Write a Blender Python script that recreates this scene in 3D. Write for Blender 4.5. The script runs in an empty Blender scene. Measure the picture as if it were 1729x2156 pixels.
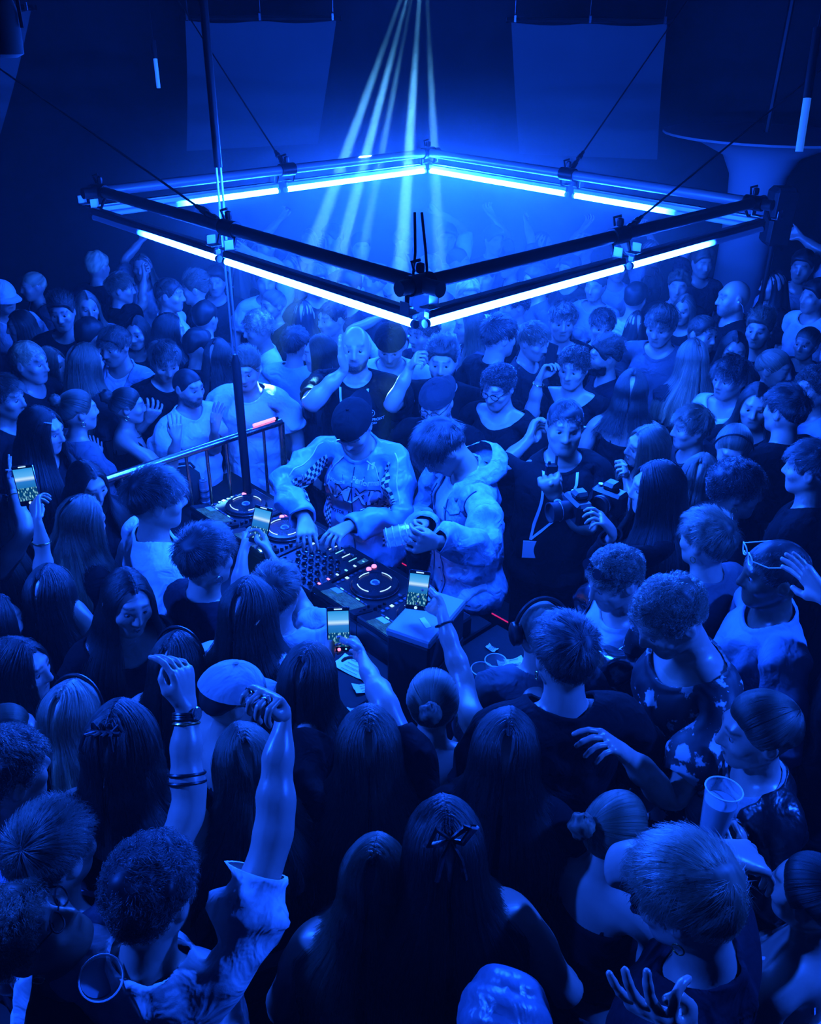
import bpy, math, random
import numpy as np
from mathutils import Vector, Matrix, Quaternion

# ------------------------------------------------------------------ camera
W, H, FPX = 1729.0, 2156.0, 1850.0
PITCH, ROLL, CAMZ = math.radians(29.48), 0.014, 3.32
CAM = np.array([0.0, 0.0, CAMZ])
FWD = np.array([0, math.cos(PITCH), -math.sin(PITCH)])
UP0 = np.array([0, math.sin(PITCH), math.cos(PITCH)])
XR = np.array([1.0, 0, 0])
cR, sR = math.cos(ROLL), math.sin(ROLL)
RIGHT = cR * XR + sR * UP0
UPV = -sR * XR + cR * UP0
scene = bpy.context.scene
col = scene.collection
cam_d = bpy.data.cameras.new('camera')
cam = bpy.data.objects.new('camera', cam_d)
col.objects.link(cam)
cam.matrix_world = Matrix(((RIGHT[0], UPV[0], -FWD[0], 0), (RIGHT[1], UPV[1], -FWD[1], 0), (RIGHT[2], UPV[2], -FWD[2], CAMZ), (0, 0, 0, 1)))
cam_d.sensor_fit = 'VERTICAL'
cam_d.sensor_height = 24.0
cam_d.lens = FPX / H * 24.0
cam_d.clip_start = 0.05
scene.camera = cam

# ------------------------------------------------------------------ world, exposure, render limits
world = bpy.data.worlds.new('world')
scene.world = world
world.use_nodes = True
world.node_tree.nodes['Background'].inputs[0].default_value = (0, 0, 0, 1)
world.node_tree.nodes['Background'].inputs[1].default_value = 0.0
vs = scene.view_settings
vs.view_transform = 'Standard'
vs.look = 'None'
vs.gamma = 1.0
vs.use_curve_mapping = False
vs.exposure = 0.0
cy = scene.cycles
cy.use_light_tree = False
cy.max_bounces = 4
cy.diffuse_bounces = 1
cy.glossy_bounces = 1
cy.transmission_bounces = 3
cy.transparent_max_bounces = 8
cy.volume_bounces = 0
cy.caustics_reflective = False
cy.caustics_refractive = False
cy.use_adaptive_sampling = True
cy.adaptive_threshold = 0.03
cy.volume_step_rate = 4
cy.sample_clamp_indirect = 4.0
cy.use_denoising = True


LED_STR = 1050.0      # strength of the LED tubes
HAZE_D = 0.0042      # haze density per metre
BANK_D = 0.21
ADDED_FILL_W = 1100.0     # the two blue wash lamps added unseen to brighten the near crowd
BEAM_W = 130000.0


def ray(x, y):
    d = RIGHT * ((x - W / 2) / FPX) - UPV * ((y - H / 2) / FPX) + FWD
    return d / np.linalg.norm(d)


def at_z(x, y, z):
    d = ray(x, y)
    t = (z - CAMZ) / d[2]
    return CAM + d * t


def at_fwd(x, y, Y):
    d = ray(x, y)
    return CAM + d * (Y / d[1])


def to_px(p):
    q = np.asarray(p, float) - CAM
    zc = q @ FWD
    return (W / 2 + (q @ RIGHT) / zc * FPX, H / 2 - (q @ UPV) / zc * FPX)

# ------------------------------------------------------------------ materials
MATS = {}


def new_mat(name):
    m = bpy.data.materials.new(name)
    m.use_nodes = True
    nt = m.node_tree
    return m, nt, nt.nodes['Principled BSDF']


def simple(name, color, rough=0.5, metal=0.0, spec=0.5, emit=None, estr=0.0, alpha=None):
    if name in MATS:
        return MATS[name]
    m, nt, b = new_mat(name)
    b.inputs['Base Color'].default_value = (*color, 1)
    b.inputs['Roughness'].default_value = rough
    b.inputs['Metallic'].default_value = metal
    b.inputs['Specular IOR Level'].default_value = spec
    if emit:
        b.inputs['Emission Color'].default_value = (*emit, 1)
        b.inputs['Emission Strength'].default_value = estr
    # faint procedural wear so no surface is perfectly flat
    n = nt.nodes.new('ShaderNodeTexNoise'); n.inputs['Scale'].default_value = 40
    mp = nt.nodes.new('ShaderNodeMapRange')
    mp.inputs['To Min'].default_value = max(0.02, rough - 0.08); mp.inputs['To Max'].default_value = min(1, rough + 0.08)
    nt.links.new(n.outputs['Fac'], mp.inputs['Value']); nt.links.new(mp.outputs['Result'], b.inputs['Roughness'])
    MATS[name] = m
    return m


def N(nt, kind, **kw):
    n = nt.nodes.new('ShaderNode' + kind)
    for k, v in kw.items():
        if k in n.inputs:
            n.inputs[k].default_value = v
        else:
            setattr(n, k, v)
    return n


def make_mats():
    # skin: tone from the object colour, lips / brows / stubble from a vertex attribute
    m, nt, b = new_mat('skin'); L = nt.links.new
    oi = N(nt, 'ObjectInfo'); at = N(nt, 'Attribute', attribute_name='feat')
    sep = N(nt, 'SeparateColor'); L(at.outputs['Color'], sep.inputs[0])
    lipc = N(nt, 'MixRGB', blend_type='MULTIPLY'); L(oi.outputs['Color'], lipc.inputs[1]); lipc.inputs[2].default_value = (.55, .5, .5, 1); L(sep.outputs[0], lipc.inputs[0])
    br = N(nt, 'MixRGB'); L(lipc.outputs[0], br.inputs[1]); br.inputs[2].default_value = (.02, .018, .016, 1); L(sep.outputs[1], br.inputs[0])
    st = N(nt, 'Math', operation='MULTIPLY'); L(sep.outputs[2], st.inputs[0]); L(oi.outputs['Alpha'], st.inputs[1])
    nz = N(nt, 'TexNoise', Scale=220.0); tc = N(nt, 'TexCoord'); L(tc.outputs['Object'], nz.inputs['Vector'])
    sn = N(nt, 'Math', operation='MULTIPLY'); L(st.outputs[0], sn.inputs[0]); L(nz.outputs['Fac'], sn.inputs[1])
    sn2 = N(nt, 'Math', operation='MULTIPLY', use_clamp=True); L(sn.outputs[0], sn2.inputs[0]); sn2.inputs[1].default_value = 2.0
    be = N(nt, 'MixRGB'); L(br.outputs[0], be.inputs[1]); be.inputs[2].default_value = (.03, .028, .025, 1); L(sn2.outputs[0], be.inputs[0])
    n2 = N(nt, 'TexNoise', Scale=18.0); L(tc.outputs['Object'], n2.inputs['Vector'])
    var = N(nt, 'MixRGB', blend_type='MULTIPLY'); var.inputs[0].default_value = .35; L(be.outputs[0], var.inputs[1]); L(n2.outputs['Fac'], var.inputs[2])
    L(var.outputs[0], b.inputs['Base Color'])
    b.inputs['Roughness'].default_value = .36
    b.inputs['Specular IOR Level'].default_value = .7
    bp = N(nt, 'Bump', Strength=.12, Distance=.002); n3 = N(nt, 'TexNoise', Scale=120.0); L(tc.outputs['Object'], n3.inputs['Vector']); L(n3.outputs['Fac'], bp.inputs['Height']); L(bp.outputs[0], b.inputs['Normal'])
    MATS['skin'] = m
    # cloth: object colour, fine weave and creases
    for nm, rough, sheen, cs in (('cloth', .85, .0, 11.0), ('satin', .35, .0, 9.0), ('denim', .8, 0, 16.0)):
        m, nt, b = new_mat(nm); L = nt.links.new
        oi = N(nt, 'ObjectInfo'); tc = N(nt, 'TexCoord')
        n1 = N(nt, 'TexNoise', Scale=cs, Detail=3.0, Distortion=.6); L(tc.outputs['Object'], n1.inputs['Vector'])
        n2 = N(nt, 'TexNoise', Scale=6.0 if nm != 'denim' else 30.0, Detail=4.0); L(tc.outputs['Object'], n2.inputs['Vector'])
        cr = N(nt, 'MapRange'); cr.inputs['From Min'].default_value = .25; cr.inputs['From Max'].default_value = .75
        cr.inputs['To Min'].default_value = .62 if nm != 'denim' else .45; L(n2.outputs['Fac'], cr.inputs['Value'])
        mx = N(nt, 'MixRGB', blend_type='MULTIPLY'); mx.inputs[0].default_value = 1; L(oi.outputs['Color'], mx.inputs[1]); L(cr.outputs[0], mx.inputs[2])
        L(mx.outputs[0], b.inputs['Base Color'])
        b.inputs['Roughness'].default_value = rough
        b.inputs['Specular IOR Level'].default_value = .13 if nm != 'satin' else .8
        bp = N(nt, 'Bump', Strength=.75, Distance=.03); L(n1.outputs['Fac'], bp.inputs['Height'])
        wv = N(nt, 'TexNoise', Scale=400.0); L(tc.outputs['Object'], wv.inputs['Vector'])
        bp2 = N(nt, 'Bump', Strength=.15, Distance=.002); L(wv.outputs['Fac'], bp2.inputs['Height']); L(bp.outputs[0], bp2.inputs['Normal']); L(bp2.outputs[0], b.inputs['Normal'])
        MATS[nm] = m
    # printed cloth: leaf blotches over a dark ground
    m, nt, b = new_mat('printed_cloth'); L = nt.links.new
    oi = N(nt, 'ObjectInfo'); tc = N(nt, 'TexCoord')
    vo = N(nt, 'TexVoronoi', Scale=13.0); n1 = N(nt, 'TexNoise', Scale=60.0, Detail=4.0); L(tc.outputs['Object'], n1.inputs['Vector'])
    L(tc.outputs['Object'], vo.inputs['Vector'])
    mm = N(nt, 'Math', operation='MULTIPLY'); L(vo.outputs['Distance'], mm.inputs[0]); L(n1.outputs['Fac'], mm.inputs[1])
    rp = N(nt, 'ValToRGB'); rp.color_ramp.elements[0].position = .15; rp.color_ramp.elements[0].color = (.45, .45, .45, 1); rp.color_ramp.elements[1].position = .19; rp.color_ramp.elements[1].color = (.012, .012, .014, 1)
    L(mm.outputs[0], rp.inputs[0]); L(rp.outputs[0], b.inputs['Base Color']); b.inputs['Roughness'].default_value = .6
    MATS['printed_cloth'] = m
    # sequins
    m, nt, b = new_mat('sequin_cloth'); L = nt.links.new
    tc = N(nt, 'TexCoord'); vo = N(nt, 'TexVoronoi', Scale=130.0); L(tc.outputs['Object'], vo.inputs['Vector'])
    b.inputs['Base Color'].default_value = (.25, .25, .27, 1); b.inputs['Metallic'].default_value = 1; b.inputs['Roughness'].default_value = .22
    nm_ = N(nt, 'NormalMap'); nm_.inputs['Strength'].default_value = .8; L(vo.outputs['Color'], nm_.inputs['Color'])
    bp = N(nt, 'Bump', Strength=1.0, Distance=.02); L(vo.outputs['Color'], bp.inputs['Height']); L(bp.outputs[0], b.inputs['Normal'])
    MATS['sequin_cloth'] = m
    # hair: object colour, strand-like sheen
    m, nt, b = new_mat('hair'); L = nt.links.new
    oi = N(nt, 'ObjectInfo'); at = N(nt, 'Attribute', attribute_name='strand')
    rp = N(nt, 'MapRange'); rp.inputs['To Min'].default_value = .25; rp.inputs['To Max'].default_value = 1.8
    L(at.outputs['Fac'], rp.inputs['Value'])
    mx = N(nt, 'MixRGB', blend_type='MULTIPLY'); mx.inputs[0].default_value = 1; L(oi.outputs['Color'], mx.inputs[1]); L(rp.outputs[0], mx.inputs[2])
    L(mx.outputs[0], b.inputs['Base Color']); b.inputs['Roughness'].default_value = .55; b.inputs['Specular IOR Level'].default_value = .4
    MATS['hair'] = m
    m, nt, b = new_mat('strand'); L = nt.links.new
    nt.nodes.remove(b); b = nt.nodes.new('ShaderNodeBsdfHairPrincipled'); b.parametrization = 'COLOR'; nt.links.new(b.outputs[0], nt.nodes['Material Output'].inputs['Surface'])
    oi = N(nt, 'ObjectInfo'); ci = N(nt, 'HairInfo')
    rp = N(nt, 'MapRange'); rp.inputs['To Min'].default_value = .6; rp.inputs['To Max'].default_value = 1.7; L(ci.outputs['Random'], rp.inputs['Value'])
    mx = N(nt, 'MixRGB', blend_type='MULTIPLY'); mx.inputs[0].default_value = 1; L(oi.outputs['Color'], mx.inputs[1]); L(rp.outputs[0], mx.inputs[2])
    L(mx.outputs[0], b.inputs['Color']); b.inputs['Roughness'].default_value = .32; b.inputs['Radial Roughness'].default_value = .4
    MATS['strand'] = m
    simple('eye_white', (.22, .22, .22), .3)
    simple('iris', (.03, .02, .015), .08)
    simple('black_plastic', (.006, .006, .007), .35)
    simple('black_metal', (.015, .015, .017), .4, .6)
    simple('grey_metal', (.35, .35, .37), .32, .9)
    simple('steel', (.6, .6, .62), .25, 1.0)
    simple('matte_black', (.007, .007, .008), .7, 0, .3)
    simple('white_plastic', (.75, .75, .75), .4)
    simple('paper', (.8, .8, .8), .8)
    simple('gold', (.8, .6, .3), .25, 1.0)
    simple('rubber', (.02, .02, .02), .9)


make_mats()

# ------------------------------------------------------------------ mesh helpers


def mesh_np(name, v, quads=None, tris=None, smooth=True, mats=(), mat_idx=None):
    v = np.asarray(v, np.float32)
    me = bpy.data.meshes.new(name)
    nq = 0 if quads is None else len(quads)
    nt_ = 0 if tris is None else len(tris)
    me.vertices.add(len(v)); me.vertices.foreach_set('co', v.ravel())
    loops = []
    starts = []
    if nq:
        loops.append(np.asarray(quads, np.int32).ravel()); starts.append(np.arange(nq, dtype=np.int32) * 4)
    if nt_:
        loops.append(np.asarray(tris, np.int32).ravel()); starts.append(nq * 4 + np.arange(nt_, dtype=np.int32) * 3)
    if loops:
        lp = np.concatenate(loops); stt = np.concatenate(starts)
        me.loops.add(len(lp)); me.loops.foreach_set('vertex_index', lp)
        me.polygons.add(nq + nt_); me.polygons.foreach_set('loop_start', stt)
        if smooth:
            me.polygons.foreach_set('use_smooth', np.ones(nq + nt_, bool))
        if mat_idx is not None:
            me.polygons.foreach_set('material_index', np.asarray(mat_idx, np.int32))
    for m in mats:
        me.materials.append(MATS[m] if isinstance(m, str) else m)
    me.update(calc_edges=True)
    return me


def link(name, me, parent=None, color=None):
    o = bpy.data.objects.new(name, me)
    col.objects.link(o)
    if parent is not None:
        o.parent = parent
    if color is not None:
        o.color = color if len(color) == 4 else (*color, 1)
    return o


class MB:
    """collects simple shapes, builds ONE mesh object"""

    def __init__(s):
        s.v = []; s.f = []; s.mi = []; s.n = 0; s.cur = 0

    def add(s, v, f):
        s.v.extend([tuple(map(float, p)) for p in v]); s.f.extend([tuple(int(i) + s.n for i in q) for q in f]); s.mi.extend([s.cur] * len(f)); s.n += len(v)

    def box(s, c, d, M=None, bevel=0.0):
        x, y, z = d[0] / 2, d[1] / 2, d[2] / 2
        b = min(bevel, x * .9, y * .9, z * .9)
        if b <= 0:
            P = [(-x, -y, -z), (x, -y, -z), (x, y, -z), (-x, y, -z), (-x, -y, z), (x, -y, z), (x, y, z), (-x, y, z)]
            F = [(0, 3, 2, 1), (4, 5, 6, 7), (0, 1, 5, 4), (1, 2, 6, 5), (2, 3, 7, 6), (3, 0, 4, 7)]
        else:
            P = []
            for zz, ins in ((-z, b), (-z + b, 0), (z - b, 0), (z, b)):
                for (sx, sy) in ((-1, -1), (1, -1), (1, 1), (-1, 1)):
                    if sx * sy > 0:
                        P += [(sx * (x - ins), sy * (y - b - ins * .0), zz), (sx * (x - b), sy * (y - ins), zz)]
                    else:
                        P += [(sx * (x - b), sy * (y - ins), zz), (sx * (x - ins), sy * (y - b), zz)]
            F = []
            for r in range(3):
                for k in range(8):
                    F.append((r * 8 + k, r * 8 + (k + 1) % 8, (r + 1) * 8 + (k + 1) % 8, (r + 1) * 8 + k))
            F.append(tuple(range(7, -1, -1))); F.append(tuple(range(24, 32)))
        P = [Vector(p) for p in P]
        if M is not None:
            P = [M @ p for p in P]
        s.add([p + Vector(c) for p in P], F)

    def tube(s, pts, r, n=8, caps=True, closed=False):
        pts = [Vector(p) for p in pts]; m = len(pts)
        rs = r if hasattr(r, '__len__') else [r] * m
        up = None; V = []
        for i, p in enumerate(pts):
            if closed:
                d = pts[(i + 1) % m] - pts[i - 1]
            else:
                d = pts[min(i + 1, m - 1)] - pts[max(i - 1, 0)]
            if d.length < 1e-9:
                d = Vector((0, 0, 1))
            d.normalize()
            if up is None:
                up = Vector((0, 0, 1)) if abs(d.z) < .9 else Vector((1, 0, 0))
            a = d.cross(up); a.normalize(); b = a.cross(d); b.normalize(); up = b
            for k in range(n):
                t = 2 * math.pi * k / n
                V.append(p + a * math.cos(t) * rs[i] + b * math.sin(t) * rs[i])
        F = []
        for i in range(m if closed else m - 1):
            j = (i + 1) % m
            for k in range(n):
                F.append((i * n + k, i * n + (k + 1) % n, j * n + (k + 1) % n, j * n + k))
        if caps and not closed:
            F.append(tuple(range(n - 1, -1, -1))); F.append(tuple((m - 1) * n + k for k in range(n)))
        s.add(V, F)

    def lathe(s, prof, c=(0, 0, 0), n=24, M=None):
        V = []
        for (r, z) in prof:
            for k in range(n):
                t = 2 * math.pi * k / n
                V.append(Vector((r * math.cos(t), r * math.sin(t), z)))
        F = []
        for i in range(len(prof) - 1):
            for k in range(n):
                F.append((i * n + k, i * n + (k + 1) % n, (i + 1) * n + (k + 1) % n, (i + 1) * n + k))
        if prof[0][0] > 1e-6:
            F.append(tuple(range(n - 1, -1, -1)))
        if prof[-1][0] > 1e-6:
            F.append(tuple((len(prof) - 1) * n + k for k in range(n)))
        if M is not None:
            V = [M @ p for p in V]
        s.add([p + Vector(c) for p in V], F)

    def build(s, name, mats, parent=None, smooth=False, color=None):
        me = bpy.data.meshes.new(name)
        me.from_pydata(s.v, [], s.f)
        for m in (mats if isinstance(mats, (list, tuple)) else [mats]):
            me.materials.append(MATS[m] if isinstance(m, str) else m)
        me.polygons.foreach_set('material_index', s.mi)
        if smooth:
            me.polygons.foreach_set('use_smooth', [True] * len(me.polygons))
            try:
                me.set_sharp_from_angle(angle=math.radians(40))
            except Exception:
                pass
        me.update()
        return link(name, me, parent, color)


def tag(o, label=None, cat=None, group=None, kind=None):
    if label: o['label'] = label
    if cat: o['category'] = cat
    if group: o['group'] = group
    if kind: o['kind'] = kind
    return o


def thing(name, label, cat, loc=(0, 0, 0), rz=0.0, group=None):
    o = bpy.data.objects.new(name, None)
    o.empty_display_size = .1
    col.objects.link(o)
    o.location = loc; o.rotation_euler = (0, 0, rz)
    return tag(o, label, cat, group)

# ------------------------------------------------------------------ room
LEDC = (.006, .075, 1.0)      # colour the tubes throw


def room_mats():
    m, nt, b = new_mat('dark_wall'); L = nt.links.new
    tc = N(nt, 'TexCoord'); n = N(nt, 'TexNoise', Scale=3.0, Detail=6.0); L(tc.outputs['Object'], n.inputs['Vector'])
    r = N(nt, 'ValToRGB'); r.color_ramp.elements[0].color = (.018, .018, .02, 1); r.color_ramp.elements[1].color = (.045, .045, .05, 1); L(n.outputs['Fac'], r.inputs[0]); L(r.outputs[0], b.inputs['Base Color']); b.inputs['Roughness'].default_value = .85
    MATS['dark_wall'] = m
    m, nt, b = new_mat('club_floor'); L = nt.links.new
    tc = N(nt, 'TexCoord'); n = N(nt, 'TexNoise', Scale=5.0, Detail=8.0); L(tc.outputs['Object'], n.inputs['Vector'])
    r = N(nt, 'ValToRGB'); r.color_ramp.elements[0].color = (.012, .012, .013, 1); r.color_ramp.elements[1].color = (.05, .05, .052, 1); L(n.outputs['Fac'], r.inputs[0]); L(r.outputs[0], b.inputs['Base Color']); b.inputs['Roughness'].default_value = .4
    MATS['club_floor'] = m
    m, nt, b = new_mat('screen_cloth'); L = nt.links.new
    tc = N(nt, 'TexCoord'); n = N(nt, 'TexNoise', Scale=2.0, Detail=3.0); L(tc.outputs['Object'], n.inputs['Vector'])
    r = N(nt, 'ValToRGB'); r.color_ramp.elements[0].color = (.11, .11, .115, 1); r.color_ramp.elements[1].color = (.15, .15, .155, 1); L(n.outputs['Fac'], r.inputs[0]); L(r.outputs[0], b.inputs['Base Color']); b.inputs['Roughness'].default_value = .9
    MATS['screen_cloth'] = m
    # LED tube, fades out along its length on the tubes next to the two side corners
    for nm, fade in (('led_lit', False), ('led_fade', True)):
        m, nt, b = new_mat(nm); L = nt.links.new
        b.inputs['Base Color'].default_value = (.5, .5, .52, 1); b.inputs['Roughness'].default_value = .3
        b.inputs['Emission Color'].default_value = (*LEDC, 1)
        if fade:
            tc = N(nt, 'TexCoord'); sp = N(nt, 'SeparateXYZ'); L(tc.outputs['Generated'], sp.inputs[0])
            mr = N(nt, 'MapRange'); mr.interpolation_type = 'SMOOTHSTEP'
            mr.inputs['From Min'].default_value = .36; mr.inputs['From Max'].default_value = .60; mr.inputs['To Min'].default_value = LED_STR; mr.inputs['To Max'].default_value = .25
            L(sp.outputs[0], mr.inputs['Value']); L(mr.outputs[0], b.inputs['Emission Strength'])
        else:
            b.inputs['Emission Strength'].default_value = LED_STR
        MATS[nm] = m
    m = bpy.data.materials.new('haze'); m.use_nodes = True; nt = m.node_tree
    nt.nodes.remove(nt.nodes['Principled BSDF'])
    v = nt.nodes.new('ShaderNodeVolumeScatter'); v.inputs['Color'].default_value = (1, 1, 1, 1); v.inputs['Density'].default_value = HAZE_D; v.inputs['Anisotropy'].default_value = .25
    nt.links.new(v.outputs[0], nt.nodes['Material Output'].inputs['Volume'])
    MATS['haze'] = m
    # the thicker bank of haze hanging under and behind the frame, fading out to its edges
    m = bpy.data.materials.new('haze_bank'); m.use_nodes = True; nt = m.node_tree; L = nt.links.new
    nt.nodes.remove(nt.nodes['Principled BSDF'])
    tc = N(nt, 'TexCoord'); ln = N(nt, 'VectorMath', operation='LENGTH'); L(tc.outputs['Object'], ln.inputs[0])
    mr = N(nt, 'MapRange'); mr.interpolation_type = 'SMOOTHSTEP'; mr.inputs['From Min'].default_value = .15; mr.inputs['From Max'].default_value = 1.0; mr.inputs['To Min'].default_value = BANK_D; mr.inputs['To Max'].default_value = 0
    L(ln.outputs['Value'], mr.inputs['Value'])
    v = nt.nodes.new('ShaderNodeVolumeScatter'); v.inputs['Color'].default_value = (1, 1, 1, 1); v.inputs['Anisotropy'].default_value = .25
    L(mr.outputs[0], v.inputs['Density']); L(v.outputs[0], nt.nodes['Material Output'].inputs['Volume'])
    MATS['haze_bank'] = m


room_mats()
RX, RY0, RY1, RZ = 6.6, -2.4, 11.2, 4.7


def struct(name, c, d, mat):
    b = MB(); b.box((0, 0, 0), d); o = b.build(name, mat); o.location = c
    return tag(o, kind='structure')


fl = struct('floor', (0, (RY0 + RY1) / 2, -.06), (2 * RX + .4, RY1 - RY0 + .4, .12), 'club_floor')
struct('ceiling', (0, (RY0 + RY1) / 2, RZ + .06), (2 * RX + .4, RY1 - RY0 + .4, .12), 'dark_wall')
wb = struct('wall_back', (0, RY1 + .06, RZ / 2), (2 * RX + .4, .12, RZ), 'dark_wall')
struct('wall_left', (-RX - .06, (RY0 + RY1) / 2, RZ / 2), (.12, RY1 - RY0, RZ), 'dark_wall')
struct('wall_right', (RX + .06, (RY0 + RY1) / 2, RZ / 2), (.12, RY1 - RY0, RZ), 'dark_wall')
struct('wall_front', (0, RY0 - .06, RZ / 2), (2 * RX + .4, .12, RZ), 'dark_wall')

hb = MB(); hb.box((0, (RY0 + RY1) / 2, RZ / 2 + .0), (2 * RX - .02, RY1 - RY0 - .02, RZ - .02))
hz = hb.build('haze', 'haze')
tag(hz, 'thin stage haze hanging through the whole room', kind='stuff')
hz.display_type = 'WIRE'
hb = MB(); hb.lathe([(math.sin(t) , -math.cos(t)) for t in np.linspace(0.001, math.pi - .001, 12)], n=20)
bk = hb.build('haze_bank', 'haze_bank'); bk.location = (.05, 7.4, 2.0); bk.scale = (3.0, 2.9, 1.2)
tag(bk, 'thicker haze bank under and behind the light frame', kind='stuff'); bk.display_type = 'WIRE'


# ------------------------------------------------------------------ hanging screens, tubes, column
def screen(pxs, Y, label, nu=12, nv=10, thick=.012):
    P4 = [at_fwd(x, y, Y + dy) for (x, y, dy) in pxs]       # tl, tr, br, bl
    c = sum(P4) / 4
    t = thing('projection_screen', label, 'screen', tuple(c), 0, 'white screens hung over the crowd')
    V = []
    for i in range(nu):
        for k in range(nv):
            u, v = i / (nu - 1), k / (nv - 1)
            p = (P4[0] * (1 - u) + P4[1] * u) * (1 - v) + (P4[3] * (1 - u) + P4[2] * u) * v
            sag = .03 * math.sin(u * math.pi * 2) * (1 - v) ** 2
            V.append(p - c + np.array([0, .06 * math.sin(v * math.pi) * (.6 + .4 * math.cos(u * 5)), -abs(sag) * .8]))
    n = len(V)
    q = grid_quads_(nu, nv)
    me = mesh_np('cloth', np.array(V + [p + np.array([0, thick, 0]) for p in V]), np.concatenate([q, q[:, ::-1] + n]), mats=['screen_cloth'])
    link('cloth', me, t)
    b = MB(); b.tube([P4[0] - c + np.array([-.05, 0, .02]), P4[1] - c + np.array([.05, 0, .02])], .022, 8); b.build('top_bar', 'black_metal', t, True)
    for w in (.02, .5, .98):
        p = P4[0] * (1 - w) + P4[1] * w - c
        b = MB(); b.tube([p, p + np.array([0, 0, RZ - (p + c)[2]])], .004, 5); b.build('hanging_wire', 'steel', t, True)
        b = MB(); b.box(p + np.array([0, -.03, .03]), (.03, .03, .07), None, .006); b.build('clamp', 'steel', t)
    return t


def grid_quads_(nu, nv):
    return np.array([(i * nv + k, (i + 1) * nv + k, (i + 1) * nv + k + 1, i * nv + k + 1) for i in range(nu - 1) for k in range(nv - 1)])


screen([(390, 43, 0), (708, 43, 0), (669, 302, -.2), (393, 318, -.2)], 9.6, 'white hanging screen behind the frame, left of the light beam')
screen([(1077, 47, 0), (1405, 50, 0), (1384, 336, -.2), (1094, 324, -.2)], 9.6, 'white hanging screen behind the frame, right of the light beam')
screen([(-150, 16, 0), (64, 22, 0), (-6, 300, -.2), (-170, 300, -.2)], 8.2, 'white hanging screen cut off by the left edge, tilted outline')


def pendant(p0, p1, label, lit=.8, dark=.25, r=.018):
    """short LED baton hung on a cable"""
    p0, p1 = np.array(p0), np.array(p1)
    t = thing('led_baton', label, 'lamp', tuple(p1), 0, 'led batons hanging in the room')
    d = p0 - p1
    b = MB(); b.tube([(0, 0, 0), d], r, 10); b.build('tube', 'baton_glow', t, True)
    dn = unit_(d)
    b = MB(); b.tube([d, d + dn * dark], r * 1.15, 10); b.build('cap', 'black_plastic', t, True)
    e = d + dn * dark
    b = MB(); b.tube([e, (e[0], e[1], RZ - p1[2])], .004, 5); b.build('cable', 'black_plastic', t, True)
    return t


def unit_(v):
    return v / np.linalg.norm(v)


simple('baton_glow', (.5, .5, .5), .4, emit=(.02, .16, 1.0), estr=.6)
pendant(at_fwd(327, 124, 7.0), at_fwd(334, 185, 6.95), 'thin glowing baton hanging in front of the dark left wall', dark=.12, r=.014)
pendant(at_fwd(1700, 207, 4.6), at_fwd(1683, 319, 4.55), 'thicker glowing baton hanging at the right edge', dark=.3, r=.018)



def added_fill_can(p, aim, label):
    """added lamp, out of view, brightening the near crowd: can, yoke and spot"""
    p = Vector(p); t = thing('added_fill_light', label, 'spotlight', tuple(p), 0, 'wash lamps added over the crowd')
    q = (Vector(aim) - p).to_track_quat('Z', 'Y').to_matrix().to_4x4()
    b = MB(); b.lathe([(.03, -.17), (.075, -.15), (.085, .03), (.10, .05), (.10, .06), (.08, .035), (0, .03)], n=22, M=q); b.build('can', 'matte_black', t, True)
    b = MB(); b.lathe([(.08, .0), (0, .004)], c=q @ Vector((0, 0, .04)), n=22, M=q); b.build('lens', simple('added_fill_lens', (.5, .5, .5), .2, emit=LEDC, estr=4.0), t, True)
    b = MB(); b.tube([(-.12, 0, 0), (-.12, 0, .16), (0, 0, .19), (.12, 0, .16), (.12, 0, 0)], .008, 6); b.build('yoke', 'black_metal', t, True)
    b = MB(); b.tube([(0, 0, .18), (0, 0, RZ - p.z)], .014, 8); b.build('hanger', 'black_metal', t, True)
    ld = bpy.data.lights.new('infill', 'SPOT'); ld.energy = ADDED_FILL_W; ld.color = LEDC; ld.spot_size = math.radians(78); ld.spot_blend = .7; ld.shadow_soft_size = .08  # spot of the added lamp, there only to brighten the near crowd
    lo = bpy.data.objects.new('infill', ld); col.objects.link(lo)
    lo.matrix_world = Matrix.Translation(p + q.to_3x3() @ Vector((0, 0, .07))) @ q @ Matrix.Rotation(math.pi, 4, 'X')


added_fill_can((-2.7, 1.9, 3.5), (-.6, 1.5, 1.5), 'blue wash lamp added out of view over the near left of the crowd')
added_fill_can((2.8, 1.9, 3.5), (1.0, 1.5, 1.4), 'blue wash lamp added out of view over the near right of the crowd')

# flared fabric column far right
cx, cy_ = at_fwd(1610, 300, 9.0)[:2]
cz = at_fwd(1610, 285, 9.0)[2]
t = thing('draped_column', 'pale fabric column flaring out at the top, behind the crowd', 'column', (cx, cy_, 0))
b = MB(); b.lathe([(.24, 0), (.24, 1.2), (.25, cz - .55), (.27, cz - .35), (.36, cz - .18), (.62, cz - .06), (.95, cz + .0), (.95, cz + .02), (.0, cz + .03)], n=30); b.build('fabric', simple('column_cloth', (.55, .55, .57), .9), t, True)
b = MB(); b.tube([(0, 0, cz + .02), (0, 0, RZ)], .03, 8); b.build('post', 'black_metal', t, True)
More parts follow.
